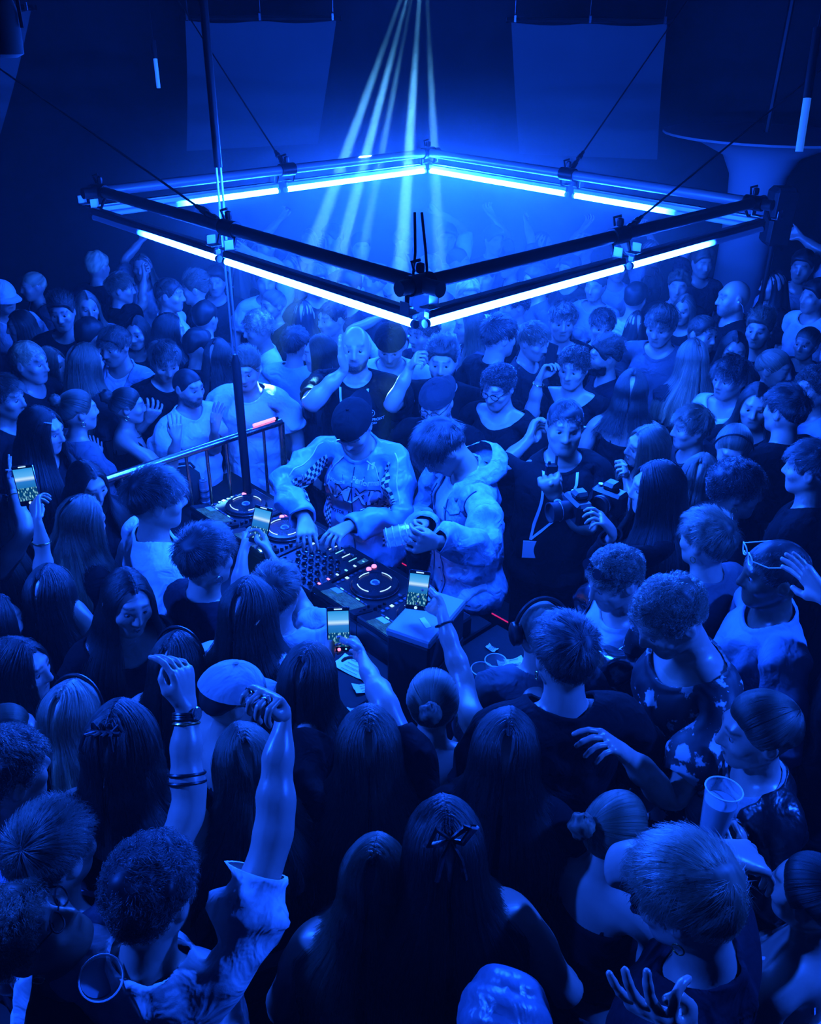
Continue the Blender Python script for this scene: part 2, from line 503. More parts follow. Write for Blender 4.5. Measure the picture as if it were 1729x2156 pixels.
# loudspeaker on a pole, right of the frame
sx, sy, sz = at_fwd(1640, 455, 6.6)
t = thing('loudspeaker', 'tall black loudspeaker at the right corner of the light frame', 'loudspeaker', (sx, sy, 0))
b = MB(); b.box((0, 0, sz), (.17, .2, .40), None, .03); b.build('cabinet', 'matte_black', t)
b = MB(); b.box((0, -.103, sz), (.14, .008, .36), None, .003); b.build('grille', 'black_metal', t)
b = MB(); b.tube([(0, 0, .02), (0, 0, sz - .2)], .02, 10); b.build('pole', 'black_metal', t, True)
for k in range(3):
    a = k * 2.094 + .4
    b = MB(); b.tube([(0, 0, .5), (.35 * math.cos(a), .35 * math.sin(a), .012)], .011, 8); b.build('leg', 'black_metal', t, True)
# dark lamp hanging close to the lens, cut by the top left corner
p = at_fwd(2, 50, 3.0)
t = thing('stage_lamp', 'black stage lamp hanging at the top left corner', 'lamp', tuple(p))
b = MB(); b.lathe([(.03, -.09), (.05, -.08), (.055, .03), (.04, .08), (.015, .09)], n=20); b.build('can', 'matte_black', t, True)
b = MB(); b.tube([(-.062, 0, -.01), (-.062, 0, .11), (0, 0, .125), (.062, 0, .11), (.062, 0, -.01)], .006, 6); b.build('yoke', 'black_metal', t, True)
b = MB(); b.tube([(0, 0, .12), (0, 0, RZ - p[2])], .012, 8); b.build('hanger', 'black_metal', t, True)

# ------------------------------------------------------------------ moving head and its beams
SRC = at_fwd(893, -150, 8.0)
t = thing('moving_head', 'moving head spotlight hung under the ceiling above the frame', 'spotlight', tuple(SRC))
b = MB(); b.box((0, 0, .34), (.32, .24, .12), None, .02); b.build('base', 'matte_black', t)
for sg in (1, -1):
    b = MB(); b.box((sg * .13, 0, .16), (.035, .12, .30), None, .01); b.build('arm', 'matte_black', t)
b = MB(); b.lathe([(.04, .16), (.09, .12), (.10, .02), (.08, -.0)], n=20); b.build('head', 'matte_black', t, True)
b = MB(); b.lathe([(.075, .004), (.05, -.004), (0, -.008)], n=20); b.build('lens', simple('beam_lens', (.5, .5, .5), .1, emit=(.1, .5, 1.0), estr=6), t, True)
b = MB(); b.tube([(0, 0, .4), (0, 0, RZ - SRC[2])], .025, 8); b.build('clamp', 'black_metal', t, True)
for (x, y, Y, w, ang) in ((735, 305, 6.3, .55, 2.1), (775, 310, 6.0, 1.0, 1.7), (861, 320, 6.0, .95, 1.9), (806, 312, 6.2, .4, 1.4), (915, 320, 6.6, .3, 2.2)):
    ld = bpy.data.lights.new('beam', 'SPOT')
    ld.energy = BEAM_W * w; ld.color = (.10, .48, 1.0); ld.spot_size = math.radians(ang); ld.spot_blend = .8; ld.shadow_soft_size = .01
    lo = bpy.data.objects.new('beam', ld); col.objects.link(lo)
    s0 = Vector(SRC) + Vector((0, 0, -.03))
    d = Vector(at_fwd(x, y, Y)) - s0
    lo.matrix_world = Matrix.Translation(s0) @ (-d).to_track_quat('Z', 'Y').to_matrix().to_4x4()

# ------------------------------------------------------------------ the square light frame
LC = np.array([.054, 4.69]); LZ = CAMZ - .93; HD = 1.74; UD = 1.665; UZ = CAMZ - .93 * .867; ROT = math.radians(-1.1)


def corner(hd, k, z):
    a = ROT + math.radians((90, 180, 270, 0)[k])
    return np.array([LC[0] + hd * math.cos(a), LC[1] + hd * math.sin(a), z])


t = thing('truss_light', 'square hanging truss frame with glowing tubes over the booth', 'light frame', (LC[0], LC[1], LZ))
O = np.array([LC[0], LC[1], LZ])
for k in range(4):                      # 0 back, 1 left, 2 front, 3 right
    A, B = corner(HD, k, LZ), corner(HD, (k + 1) % 4, LZ)
    UA, UB = corner(UD, k, UZ), corner(UD, (k + 1) % 4, UZ)
    d = unit_(UB - UA)
    b = MB(); b.tube([UA - O - d * .10, UB - O + d * .10], .027, 14); b.build('truss_tube', 'truss_paint' if 'truss_paint' in MATS else simple('truss_paint', (.20, .20, .21), .36, .35), t, True)
    for h in range(2):
        a, e = (A, (A + B) / 2) if h == 0 else ((A + B) / 2, B)
        dd = unit_(e - a); a2, e2 = a + dd * .035 - O, e - dd * .022 - O
        # tubes touching the left (1) and right (3) corners fade out towards the corner
        ca, cb = (k, None) if h == 0 else (None, (k + 1) % 4)
        fade = ca in (1, 3) or cb in (1, 3)
        ln = np.linalg.norm(e2 - a2)
        if ca in (1, 3):
            p0, dr = e2, -dd
        else:
            p0, dr = a2, dd
        bm = MB(); bm.tube([(0, 0, 0), (ln, 0, 0)], .0135, 12)
        o = bm.build('led_tube', 'led_fade' if fade else 'led_lit', t, True)
        zx = Vector(dr); zz = Vector((0, 0, 1)); yy = zz.cross(zx)
        o.matrix_local = Matrix((zx, yy, zz)).transposed().to_4x4(); o.location = p0
        # housing above the tube, end caps and hanging clips
        mid = (a2 + e2) / 2; M = Matrix((Vector(dd), Vector((0, 0, 1)).cross(Vector(dd)), Vector((0, 0, 1)))).transposed().to_4x4()
        bm = MB(); bm.box((0, 0, 0), (ln, .034, .03), M, .006); ho = bm.build('housing', simple('housing_alu', (.5, .5, .52), .35, .4), t); ho.location = mid + np.array([0, 0, .031])
        bm = MB(); bm.box((0, 0, 0), (ln * .96, .03, .006), M); bm.cur = 0; hh = bm.build('rail', 'grey_metal', t); hh.location = mid + np.array([0, 0, .05])
        for q in (a2, e2):
            bm = MB(); bm.tube([q - dd * .008 + dd * .0, q + dd * .008], .0155, 12); bm.build('end_cap', 'white_plastic', t, True)
    # clips and clamps at the corner and in the middle
    for (pl, pu, n) in ((A, UA, 1), ((A + B) / 2, (UA + UB) / 2, 2)):
        for s in (-1, 1):
            off = d * .06 * s
            bm = MB(); bm.tube([pu - O + off, (pl + pu) / 2 - O + off + np.array([0, 0, -.01]), pl - O + off * .8 + np.array([0, 0, .05])], [.009, .007, .008], 6); bm.build('bracket', 'black_metal', t, True)
            bm = MB(); M = Matrix((Vector(d), Vector((0, 0, 1)).cross(Vector(d)), Vector((0, 0, 1)))).transposed().to_4x4()
            bm.box(pl - O + off * .8 + np.array([0, 0, .055]), (.05, .05, .004), M, .001); bm.box(pl - O + off * 1.15 + np.array([0, 0, .075]), (.004, .045, .04), M, .001); bm.build('clip_plate', 'bright_plate' if 'bright_plate' in MATS else simple('bright_plate', (.7, .7, .72), .3, .4), t)
        bm = MB(); bm.tube([pu - O - d * .05, pu - O + d * .05], .036, 14); bm.build('coupler', 'black_metal', t, True)
        bm = MB()
        bm.lathe([(.0, -.02), (.014, -.015), (.016, .0), (.014, .015), (0, .02)], c=pu - O + np.array([0, 0, .055]), n=8); bm.tube([pu - O + np.array([-.02, .01, .04]), pu - O + np.array([-.03, 0, .075]), pu - O + np.array([.0, -.01, .085])], .006, 5); bm.build('shackle', 'black_metal', t, True)
# suspension ropes from the mid points out to the ceiling, short tails at the front corner
for k, (tx, ty, Y) in ((0, (452, 120, 7.4)), (3, (1400, 70, 7.2)), (1, (100, 215, 5.2)), (2, (1560, 285, 5.4))):
    m = (corner(UD, k, UZ) + corner(UD, (k + 1) % 4, UZ)) / 2 - O
    e = np.array(at_fwd(tx, ty, Y)) - O
    dirv = unit_(e - m); e2 = m + dirv * ((RZ - LZ - m[2]) / dirv[2]) if dirv[2] > .05 else e
    if abs(e2[0] + O[0]) > RX: e2 = m + (e2 - m) * .75
    bm = MB(); bm.tube([m + dirv * .05, e2], .0055, 6); bm.build('rope', 'black_plastic', t, True)
    bm = MB()
    for j in range(5):
        q = m + dirv * (.05 + .045 * j); bm.tube([q, q + dirv * .04], .011 + .005 * (j % 2), 7)
    bm.build('ratchet', 'black_metal', t, True)
F0 = corner(UD, 2, UZ) - O
for s in (-1, 1):
    bm = MB(); bm.tube([F0 + np.array([.025 * s, .0, .02]), F0 + np.array([.018 * s, .03, .10]), F0 + np.array([.012 * s - .01, .09, .22])], .0055, 6); bm.build('rope_tail', 'black_plastic', t, True)

# cable drop / steel pole in front of the barrier
pb = at_fwd(507, 880, 4.30)
t = thing('steel_pole', 'thin dark vertical pole rising beside the crowd barrier to the ceiling', 'pole', (pb[0], pb[1], 0))
bm = MB(); bm.tube([(0, 0, 0), (0, 0, 1.75), (0, 0, 1.8)], [.024, .024, .012], 12); bm.build('lower_sleeve', 'black_metal', t, True)
for s in (-1, 1):
    bm = MB(); bm.tube([(.010 * s, 0, 1.8), (.010 * s, 0, 2.75)], .0055, 6); bm.build('cable', 'grey_metal', t, True)
bm = MB(); bm.tube([(0, 0, 2.7), (0, 0, RZ)], .019, 12); bm.build('upper_sleeve', 'black_metal', t, True)
bm = MB(); bm.lathe([(.12, 0), (.12, .012), (.03, .02), (.024, .05)], n=20); bm.build('foot_plate', 'black_metal', t, True)

# ------------------------------------------------------------------ body template: implicit surface -> mesh -> skinning
def seg_axis(parts):
    out = [parts[0][0]]
    for a, b, st in parts:
        n = max(1, int(round((b - a) / st)))
        out += list(np.linspace(a, b, n + 1)[1:])
    return np.array(out, np.float32)


BONES = ['pelvis', 'spine', 'chest', 'neck', 'head']
BPAR = {'pelvis': None, 'spine': 'pelvis', 'chest': 'spine', 'neck': 'chest', 'head': 'neck'}
FING = (('index', .031, .072, .0084, .10), ('middle', .0085, .080, .0087, .02), ('ring', -.0145, .074, .0083, -.07), ('pinky', -.0365, .058, .0074, -.17))


def body_def(sex):
    f = sex == 'F'
    shw = .165 if f else .19
    J = {'pelvis': (0, 0, .95), 'spine': (0, 0, 1.07), 'chest': (0, -.005, 1.22), 'neck': (0, -.02, 1.475), 'head': (0, 0, 1.56)}
    par = dict(BPAR)
    P = []  # (type, data, k, bone)

    def cap(b, a, c, ra, rb, k=.02, q=(1, 1, 1)):
        P.append(('cap', np.array(a, np.float32), np.array(c, np.float32), ra, rb, k, np.array(q, np.float32), b))

    def ell(b, c, r, k=.02, sub=False):
        P.append(('sub' if sub else 'ell', np.array(c, np.float32), np.array(r, np.float32), None, None, k, None, b))
    # torso
    hipw = .165 if f else .15
    ell('pelvis', (0, -.005, .92), (hipw, .115, .13), .05)
    ell('pelvis', (.075, -.05, .90), (.085, .085, .09), .05); ell('pelvis', (-.075, -.05, .90), (.085, .085, .09), .05)
    ell('spine', (0, .0, 1.08), (.122 if f else .14, .095, .13), .07)
    ell('chest', (0, -.005, 1.26), (.142 if f else .165, .11, .16), .07)
    ell('chest', (0, -.02, 1.38), (.13 if f else .155, .088, .09), .05)
    if f:
        ell('chest', (.065, .082, 1.27), (.058, .052, .058), .03); ell('chest', (-.065, .082, 1.27), (.058, .052, .058), .03)
    else:
        ell('chest', (.07, .05, 1.32), (.085, .052, .075), .06); ell('chest', (-.07, .05, 1.32), (.085, .052, .075), .06)
    cap('chest', (-.075, -.03, 1.425), (.075, -.03, 1.425), .05, .05, .05)
    nr = .047 if f else .056
    cap('neck', (0, -.022, 1.44), (0, -.004, 1.56), nr + .008, nr, .035)
    # head
    ell('head', (0, -.012, 1.655), (.074, .094, .093), .02)
    ell('head', (0, .022, 1.625), (.062, .066, .075), .025)
    ell('head', (0, .045, 1.583), (.047 if f else .052, .046, .042), .03)
    ell('head', (0, .070, 1.553), (.023 if f else .027, .020, .018), .022)      # chin
    cap('head', (.05, -.005, 1.60), (.02, .06, 1.556), .018, .016, .025)        # jaw line
    cap('head', (-.05, -.005, 1.60), (-.02, .06, 1.556), .018, .016, .025)
    cap('head', (-.030, .0725, 1.674), (.030, .0725, 1.674), .0105, .0105, .024)      # brow ridge
    ell('head', (.044, .058, 1.625), (.022, .022, .020), .02); ell('head', (-.044, .058, 1.625), (.022, .022, .020), .02)
    cap('head', (0, .085, 1.662), (0, .104, 1.622), .0085, .0125, .012)       # nose
    ell('head', (.012, .092, 1.617), (.0085, .010, .0075), .008); ell('head', (-.012, .092, 1.617), (.0085, .010, .0075), .008)
    ell('head', (.031, .094, 1.651), (.0150, .021, .0066), .008, True); ell('head', (-.031, .094, 1.651), (.0150, .021, .0066), .008, True)
    cap('head', (-.017, .081, 1.5905), (0, .085, 1.589), .005, .0055, .007); cap('head', (.017, .081, 1.5905), (0, .085, 1.589), .005, .0055, .007); cap('head', (-.006, .088, 1.590), (.006, .088, 1.590), .005, .005, .006)
    cap('head', (-.013, .083, 1.578), (.013, .083, 1.578), .0065, .0065, .007)
    ell('head', (0, .0965, 1.5838), (.018, .008, .0022), .004, True)
    for s in (1, -1):
        ell('head', (s * .076, -.012, 1.640), (.010, .020, .031), .008)
        ell('head', (s * .088, -.008, 1.643), (.006, .010, .017), .006, True)
    # arms (T pose)
    for s, sd in ((1, 'R'), (-1, 'L')):
        ar = .92 if f else 1.0
        J['clav' + sd] = (s * .03, -.02, 1.42); par['clav' + sd] = 'chest'
        J['uarm' + sd] = (s * shw, -.02, 1.42); par['uarm' + sd] = 'clav' + sd
        ex, wx = shw + .275, shw + .275 + .25
        J['farm' + sd] = (s * ex, -.02, 1.42); par['farm' + sd] = 'uarm' + sd
        J['fart' + sd] = (s * (ex + .13), -.02, 1.42); par['fart' + sd] = 'farm' + sd
        J['hand' + sd] = (s * wx, -.02, 1.42); par['hand' + sd] = 'fart' + sd
        cap('clav' + sd, (s * .07, -.025, 1.43), (s * (shw - .02), -.02, 1.425), .04, .05 * ar, .05)
        cap('uarm' + sd, (s * (shw - .01), -.02, 1.418), (s * (shw + .12), -.02, 1.42), .058 * ar, .048 * ar, .04)
        cap('uarm' + sd, (s * (shw + .12), -.02, 1.42), (s * ex, -.02, 1.42), .047 * ar, .039 * ar, .03)
        cap('farm' + sd, (s * ex, -.02, 1.42), (s * (ex + .07), -.018, 1.42), .0375 * ar, .0385 * ar, .03)
        cap('farm' + sd, (s * (ex + .07), -.018, 1.42), (s * (ex + .16), -.02, 1.42), .0385 * ar, .0325 * ar, .03)
        cap('fart' + sd, (s * (ex + .16), -.02, 1.42), (s * (wx - .005), -.02, 1.42), .0325 * ar, .0245 * ar, .03, (1, 1.12, .95))
        # hand: palm down, thumb to +y
        hy = -.02
        hs = .94 if f else 1.02
        for nm, dy, ln, r, sl in FING:
            dy *= hs; ln *= hs; r *= hs * (.92 if f else 1)
            kx = wx + .088 * hs
            cap('hand' + sd, (s * (wx + .012), hy + dy * .45, 1.42), (s * kx, hy + dy, 1.422), .0145 * hs, .0115 * hs, .012)
            x = kx
            pa = 'hand' + sd
            yy = hy + dy
            for j, fr in enumerate((.45, .30, .25)):
                bn = nm + str(j) + sd
                J[bn] = (s * x, yy, 1.421); par[bn] = pa; pa = bn
                x2, y2 = x + ln * fr, yy + ln * fr * sl
                cap(bn, (s * x, yy, 1.421), (s * x2, y2, 1.421 - .0005 * j), r * (1 - .06 * j), r * (1 - .06 * (j + 1)), .0035)
                x, yy = x2, y2
        tp = [(wx + .022, .022, -.004), (wx + .050, .047, -.010), (wx + .078, .060, -.012), (wx + .100, .066, -.012)]
        cap('hand' + sd, (s * (wx + .016), hy + .010, 1.418), (s * tp[1][0], hy + tp[1][1] - .012, 1.412), .016, .016, .012)
        pa = 'hand' + sd
        for j in range(3):
            bn = 'thumb' + str(j) + sd
            a, c = tp[j], tp[j + 1]
            J[bn] = (s * a[0], hy + a[1], 1.42 + a[2]); par[bn] = pa; pa = bn
            rr = (.0150, .0112, .0100, .0085)
            cap(bn, (s * a[0], hy + a[1], 1.42 + a[2]), (s * c[0], hy + c[1], 1.42 + c[2]), rr[j], rr[j + 1], .006)
        # legs
        J['thigh' + sd] = (s * .088, 0, .90); par['thigh' + sd] = 'pelvis'
        J['shin' + sd] = (s * .098, .005, .49); par['shin' + sd] = 'thigh' + sd
        J['foot' + sd] = (s * .10, -.02, .085); par['foot' + sd] = 'shin' + sd
        cap('thigh' + sd, (s * .088, 0, .86), (s * .098, .005, .50), .088, .057, .05)
        cap('shin' + sd, (s * .098, .002, .49), (s * .10, -.018, .33), .054, .055, .03)
        cap('shin' + sd, (s * .10, -.018, .33), (s * .10, -.022, .09), .055, .038, .03)
        cap('foot' + sd, (s * .10, -.03, .045), (s * .115, .14, .032), .04, .03, .03)
    return J, par, P


def prim_d(p, X, Y, Z):
    t, a, c, ra, rb, k, q, b = p
    if t == 'cap':
        if q is None or (q == 1).all():
            px, py, pz = X - a[0], Y - a[1], Z - a[2]; d = c - a
        else:
            px, py, pz = (X - a[0]) / q[0], (Y - a[1]) / q[1], (Z - a[2]) / q[2]; d = (c - a) / q
        h = np.clip((px * d[0] + py * d[1] + pz * d[2]) / max(1e-9, float(d @ d)), 0, 1)
        return np.sqrt((px - h * d[0]) ** 2 + (py - h * d[1]) ** 2 + (pz - h * d[2]) ** 2) - (ra + (rb - ra) * h)
    r = c
    px, py, pz = X - a[0], Y - a[1], Z - a[2]
    k0 = np.sqrt((px / r[0]) ** 2 + (py / r[1]) ** 2 + (pz / r[2]) ** 2)
    k1 = np.sqrt((px / r[0] ** 2) ** 2 + (py / r[1] ** 2) ** 2 + (pz / r[2] ** 2) ** 2)
    return k0 * (k0 - 1) / np.maximum(k1, 1e-6)


def surface_nets(D, xs, ys, zs):
    S = D < 0
    nx, ny, nz = D.shape
    cnt = np.zeros((nx - 1, ny - 1, nz - 1), np.int8)
    acc = np.zeros((nx - 1, ny - 1, nz - 1, 3), np.float32)
    ax = (xs, ys, zs)
    crossings = []
    for dim in range(3):
        sl0 = [slice(None)] * 3; sl1 = [slice(None)] * 3
        sl0[dim] = slice(0, -1); sl1[dim] = slice(1, None)
        A, B = D[tuple(sl0)], D[tuple(sl1)]
        cr = (A < 0) != (B < 0)
        idx = np.argwhere(cr)
        if len(idx) == 0:
            crossings.append((idx, None)); continue
        a = A[cr]; b = B[cr]
        t = a / (a - b)
        pos = np.stack([ax[d][idx[:, d]] for d in range(3)], 1).astype(np.float32)
        nxt = ax[dim][idx[:, dim] + 1]
        pos[:, dim] += t * (nxt - pos[:, dim])
        o1, o2 = [d for d in range(3) if d != dim]
        for da in (0, -1):
            for db in (0, -1):
                c = idx.copy(); c[:, o1] += da; c[:, o2] += db
                ok = (c >= 0).all(1) & (c[:, 0] < nx - 1) & (c[:, 1] < ny - 1) & (c[:, 2] < nz - 1)
                cc = c[ok]
                np.add.at(acc, (cc[:, 0], cc[:, 1], cc[:, 2]), pos[ok])
                np.add.at(cnt, (cc[:, 0], cc[:, 1], cc[:, 2]), 1)
        crossings.append((idx, a < 0))
    act = cnt > 0
    vid = np.full(cnt.shape, -1, np.int64)
    vid[act] = np.arange(act.sum())
    V = acc[act] / cnt[act][:, None]
    Q = []
    for dim in range(3):
        idx, neg = crossings[dim]
        if neg is None:
            continue
        o1, o2 = [d for d in range(3) if d != dim]
        ok = (idx[:, o1] > 0) & (idx[:, o2] > 0) & (idx[:, o1] < D.shape[o1] - 1) & (idx[:, o2] < D.shape[o2] - 1)
        i = idx[ok]; ng = neg[ok]

        def g(da, db):
            c = i.copy(); c[:, o1] += da; c[:, o2] += db
            return vid[c[:, 0], c[:, 1], c[:, 2]]
        q = np.stack([g(-1, -1), g(0, -1), g(0, 0), g(-1, 0)], 1)
        flip = ng if dim != 1 else ~ng
        q[~flip] = q[~flip][:, ::-1]
        Q.append(q)
    return V, np.concatenate(Q)


def build_template(sex, lod):
    J, par, P = body_def(sex)
    f = sex == 'F'
    wx = (.165 if f else .19) + .525
    if lod == 0:
        ct, cl, ch, chead = .016, .034, .0048, .0062
    else:
        ct, cl, ch, chead = .026, .05, .0085, .0115
    xa = [(0, .10, chead), (.10, wx - .02, ct), (wx - .02, wx + .19, ch), (wx + .19, wx + .22, .015)]
    xp = seg_axis(xa)
    xs = np.concatenate([-xp[:0:-1], xp])
    ys = seg_axis([(-.20, -.13, ct), (-.13, -.07, chead * 1.6), (-.07, .06, ch), (.06, .125, chead), (.125, .22, .025)])
    zs = seg_axis([(-.02, .86, cl), (.86, 1.395, ct), (1.395, 1.442, ch), (1.442, 1.52, .012), (1.52, 1.70, chead), (1.70, 1.78, chead * 1.6)])
    D = np.full((len(xs), len(ys), len(zs)), .3, np.float32)
    for p in P:
        t, a, c, ra, rb, k, q, b = p
        if t == 'cap':
            lo = np.minimum(a - ra * 1.2, c - rb * 1.2) - k - .05; hi = np.maximum(a + ra * 1.2, c + rb * 1.2) + k + .05
        else:
            lo = a - c - k - .04; hi = a + c + k + .04
        i0, i1 = np.searchsorted(xs, [lo[0], hi[0]]); j0, j1 = np.searchsorted(ys, [lo[1], hi[1]]); k0, k1 = np.searchsorted(zs, [lo[2], hi[2]])
        if i1 <= i0 or j1 <= j0 or k1 <= k0:
            continue
        X, Y, Z = xs[i0:i1, None, None], ys[None, j0:j1, None], zs[None, None, k0:k1]
        d = prim_d(p, X, Y, Z)
        B = D[i0:i1, j0:j1, k0:k1]
        if t == 'sub':
            h = np.clip(.5 - .5 * (B + d) / k, 0, 1)
            D[i0:i1, j0:j1, k0:k1] = B + (-d - B) * h + k * h * (1 - h)
        else:
            h = np.clip(.5 + .5 * (B - d) / k, 0, 1)
            D[i0:i1, j0:j1, k0:k1] = B + (d - B) * h - k * h * (1 - h)
    V, Q = surface_nets(D, xs, ys, zs)
    # keep the largest island only
    n = len(V)
    lab = np.arange(n)
    e = np.concatenate([Q[:, [0, 1]], Q[:, [1, 2]], Q[:, [2, 3]], Q[:, [3, 0]]])
    while True:
        m = np.minimum(lab[e[:, 0]], lab[e[:, 1]])
        l2 = lab.copy()
        np.minimum.at(l2, e[:, 0], m); np.minimum.at(l2, e[:, 1], m)
        l2 = l2[l2]
        if (l2 == lab).all():
            break
        lab = l2
    ids, c = np.unique(lab, return_counts=True)
    keep = lab == ids[c.argmax()]
    mp = np.cumsum(keep) - 1
    Q = mp[Q[keep[Q[:, 0]]]]; V = V[keep]
    n = len(V)
    e = np.concatenate([Q[:, [0, 1]], Q[:, [1, 2]], Q[:, [2, 3]], Q[:, [3, 0]]])
    # weights
    names = list(J)
    bi = {b: i for i, b in enumerate(names)}
    DB = np.full((n, len(names)), 9., np.float32)
    for p in P:
        if p[0] == 'sub':
            continue
        d = prim_d(p, V[:, 0], V[:, 1], V[:, 2])
        b = bi[p[7]]
        DB[:, b] = np.minimum(DB[:, b], d)
    sig = np.array([.012 if b.startswith('hand') else .022 if b.startswith('fart') else .003 if b[:-2] in ('index', 'middle', 'ring', 'pinky', 'thumb') else .008 if b in ('head',) else .02 if b.startswith(('farm',)) else .028 for b in names], np.float32)
    best = DB.argmin(1)
    s = sig[best][:, None]
    Wt = np.exp(-np.clip((DB - DB.min(1)[:, None]) / s, 0, 30))
    Wt[Wt < .02] = 0
    Wt /= Wt.sum(1)[:, None]
    fing = np.array([b[:-2] in ('index', 'middle', 'ring', 'pinky', 'thumb') for b in names])[best]
    deg = np.bincount(e.ravel(), minlength=n).astype(np.float32)[:, None]
    for it in range(5):
        A = np.zeros_like(Wt)
        np.add.at(A, e[:, 0], Wt[e[:, 1]]); np.add.at(A, e[:, 1], Wt[e[:, 0]])
        A /= np.maximum(deg, 1)
        W2 = Wt * .4 + A * .6
        W2[fing & (it > 0)] = Wt[fing & (it > 0)]
        Wt = W2
    Wt[Wt < .01] = 0
    Wt /= Wt.sum(1)[:, None]
    nrm = vnormals(V, Q)
    # face features
    x, y, z = V.T
    feat = np.zeros((n, 4), np.float32); feat[:, 3] = 1
    lip = np.exp(-((np.maximum(np.abs(x) - .014, 0) / .006) ** 2 + ((z - 1.584) / .0085) ** 2)) * (y > .07)
    ax_ = np.abs(x)
    bz = 1.6800 + .003 * np.sin((ax_ - .014) * 75) - .13 * np.maximum(ax_ - .016, 0)
    brow = np.exp(-(np.maximum(np.abs(ax_ - .031) - .017, 0) / .004) ** 2 - ((z - bz) / (.0042 if f else .0055)) ** 2) * (y > .055)
    st = np.clip((1.596 + .45 * np.maximum(ax_ - .035, 0) - z) / .016, 0, 1) * np.clip((z - 1.525) / .02, 0, 1) * np.clip((y - .0) / .02, 0, 1) * (1 - lip)
    moust = np.exp(-(x / .024) ** 4 - ((z - 1.600) / .005) ** 2) * (y > .075)
    feat[:, 0] = np.clip(lip * 1.2, 0, 1); feat[:, 1] = np.clip(brow * .95, 0, .8); feat[:, 2] = np.clip(st + moust, 0, 1)
    return dict(V=V, Q=Q, W=Wt, names=names, J={k: np.array(v, np.float32) for k, v in J.items()}, par=par, N=nrm, feat=feat, sex=sex, lod=lod)


def vnormals(V, Q):
    a, b, c, d = V[Q[:, 0]], V[Q[:, 1]], V[Q[:, 2]], V[Q[:, 3]]
    fn = np.cross(c - a, d - b)
    nr = np.zeros_like(V)
    for k in range(4):
        np.add.at(nr, Q[:, k], fn)
    return nr / np.maximum(np.linalg.norm(nr, axis=1), 1e-12)[:, None]


import time as _t
TPL = {}


def template(sex, lod):
    if (sex, lod) not in TPL:
        t0 = _t.time()
        TPL[(sex, lod)] = build_template(sex, lod)
        print('template', sex, lod, len(TPL[(sex, lod)]['V']), len(TPL[(sex, lod)]['Q']), round(_t.time() - t0, 2))
    return TPL[(sex, lod)]

# ------------------------------------------------------------------ posing
def Rx(d):
    a = math.radians(d); c, s = math.cos(a), math.sin(a); return np.array([[1, 0, 0], [0, c, -s], [0, s, c]])


def Ry(d):
    a = math.radians(d); c, s = math.cos(a), math.sin(a); return np.array([[c, 0, s], [0, 1, 0], [-s, 0, c]])


def Rz(d):
    a = math.radians(d); c, s = math.cos(a), math.sin(a); return np.array([[c, -s, 0], [s, c, 0], [0, 0, 1]])


def unit(v):
    v = np.asarray(v, float)
    return v / max(1e-9, np.linalg.norm(v))


def axis_rot(ax, ang):
    ax = unit(ax); K = np.array([[0, -ax[2], ax[1]], [ax[2], 0, -ax[0]], [-ax[1], ax[0], 0]])
    return np.eye(3) + math.sin(ang) * K + (1 - math.cos(ang)) * K @ K


HANDS = {  # mcp, pip, dip curls for index..pinky ; spread ; thumb (oppose, close, bend)
    'open': ([(4, 8, 5)] * 4, 5, (12, -5, 5)),
    'flat': ([(2, 3, 2)] * 4, -1, (10, 18, 5)),
    'loose': ([(58, 48, 22), (60, 50, 24), (62, 54, 26), (64, 56, 28)], -1, (35, 20, 25)),
    'relax': ([(22, 26, 14), (26, 32, 16), (30, 36, 18), (32, 38, 20)], 2, (25, 8, 15)),
    'fist': ([(82, 95, 55)] * 4, 0, (55, 25, 45)),
    'half': ([(55, 70, 35), (58, 75, 38), (60, 78, 40), (62, 80, 40)], 0, (45, 15, 30)),
    'point': ([(4, 6, 4), (80, 92, 55), (82, 95, 55), (82, 95, 55)], 0, (50, 20, 40)),
    'grip': ([(38, 48, 30), (40, 50, 30), (42, 52, 32), (44, 54, 34)], 1, (60, -5, 15)),
    'claw': ([(18, 45, 30), (22, 48, 30), (26, 50, 30), (30, 52, 30)], 6, (35, 0, 20)),
    'peace': ([(3, 5, 3), (0, 5, 3), (80, 95, 55), (82, 95, 55)], 7, (55, 25, 40)),
    'ring': ([(50, 60, 30), (15, 20, 10), (12, 18, 10), (10, 15, 8)], 6, (50, 5, 25)),
}


def ray_sphere(px, c, r, far):
    d = ray(*px); oc = CAM - c; b = oc @ d; q = b * b - (oc @ oc - r * r)
    if q < 0:
        return CAM + d * (-b)
    return CAM + d * (-b + (math.sqrt(q) if far else -math.sqrt(q)))


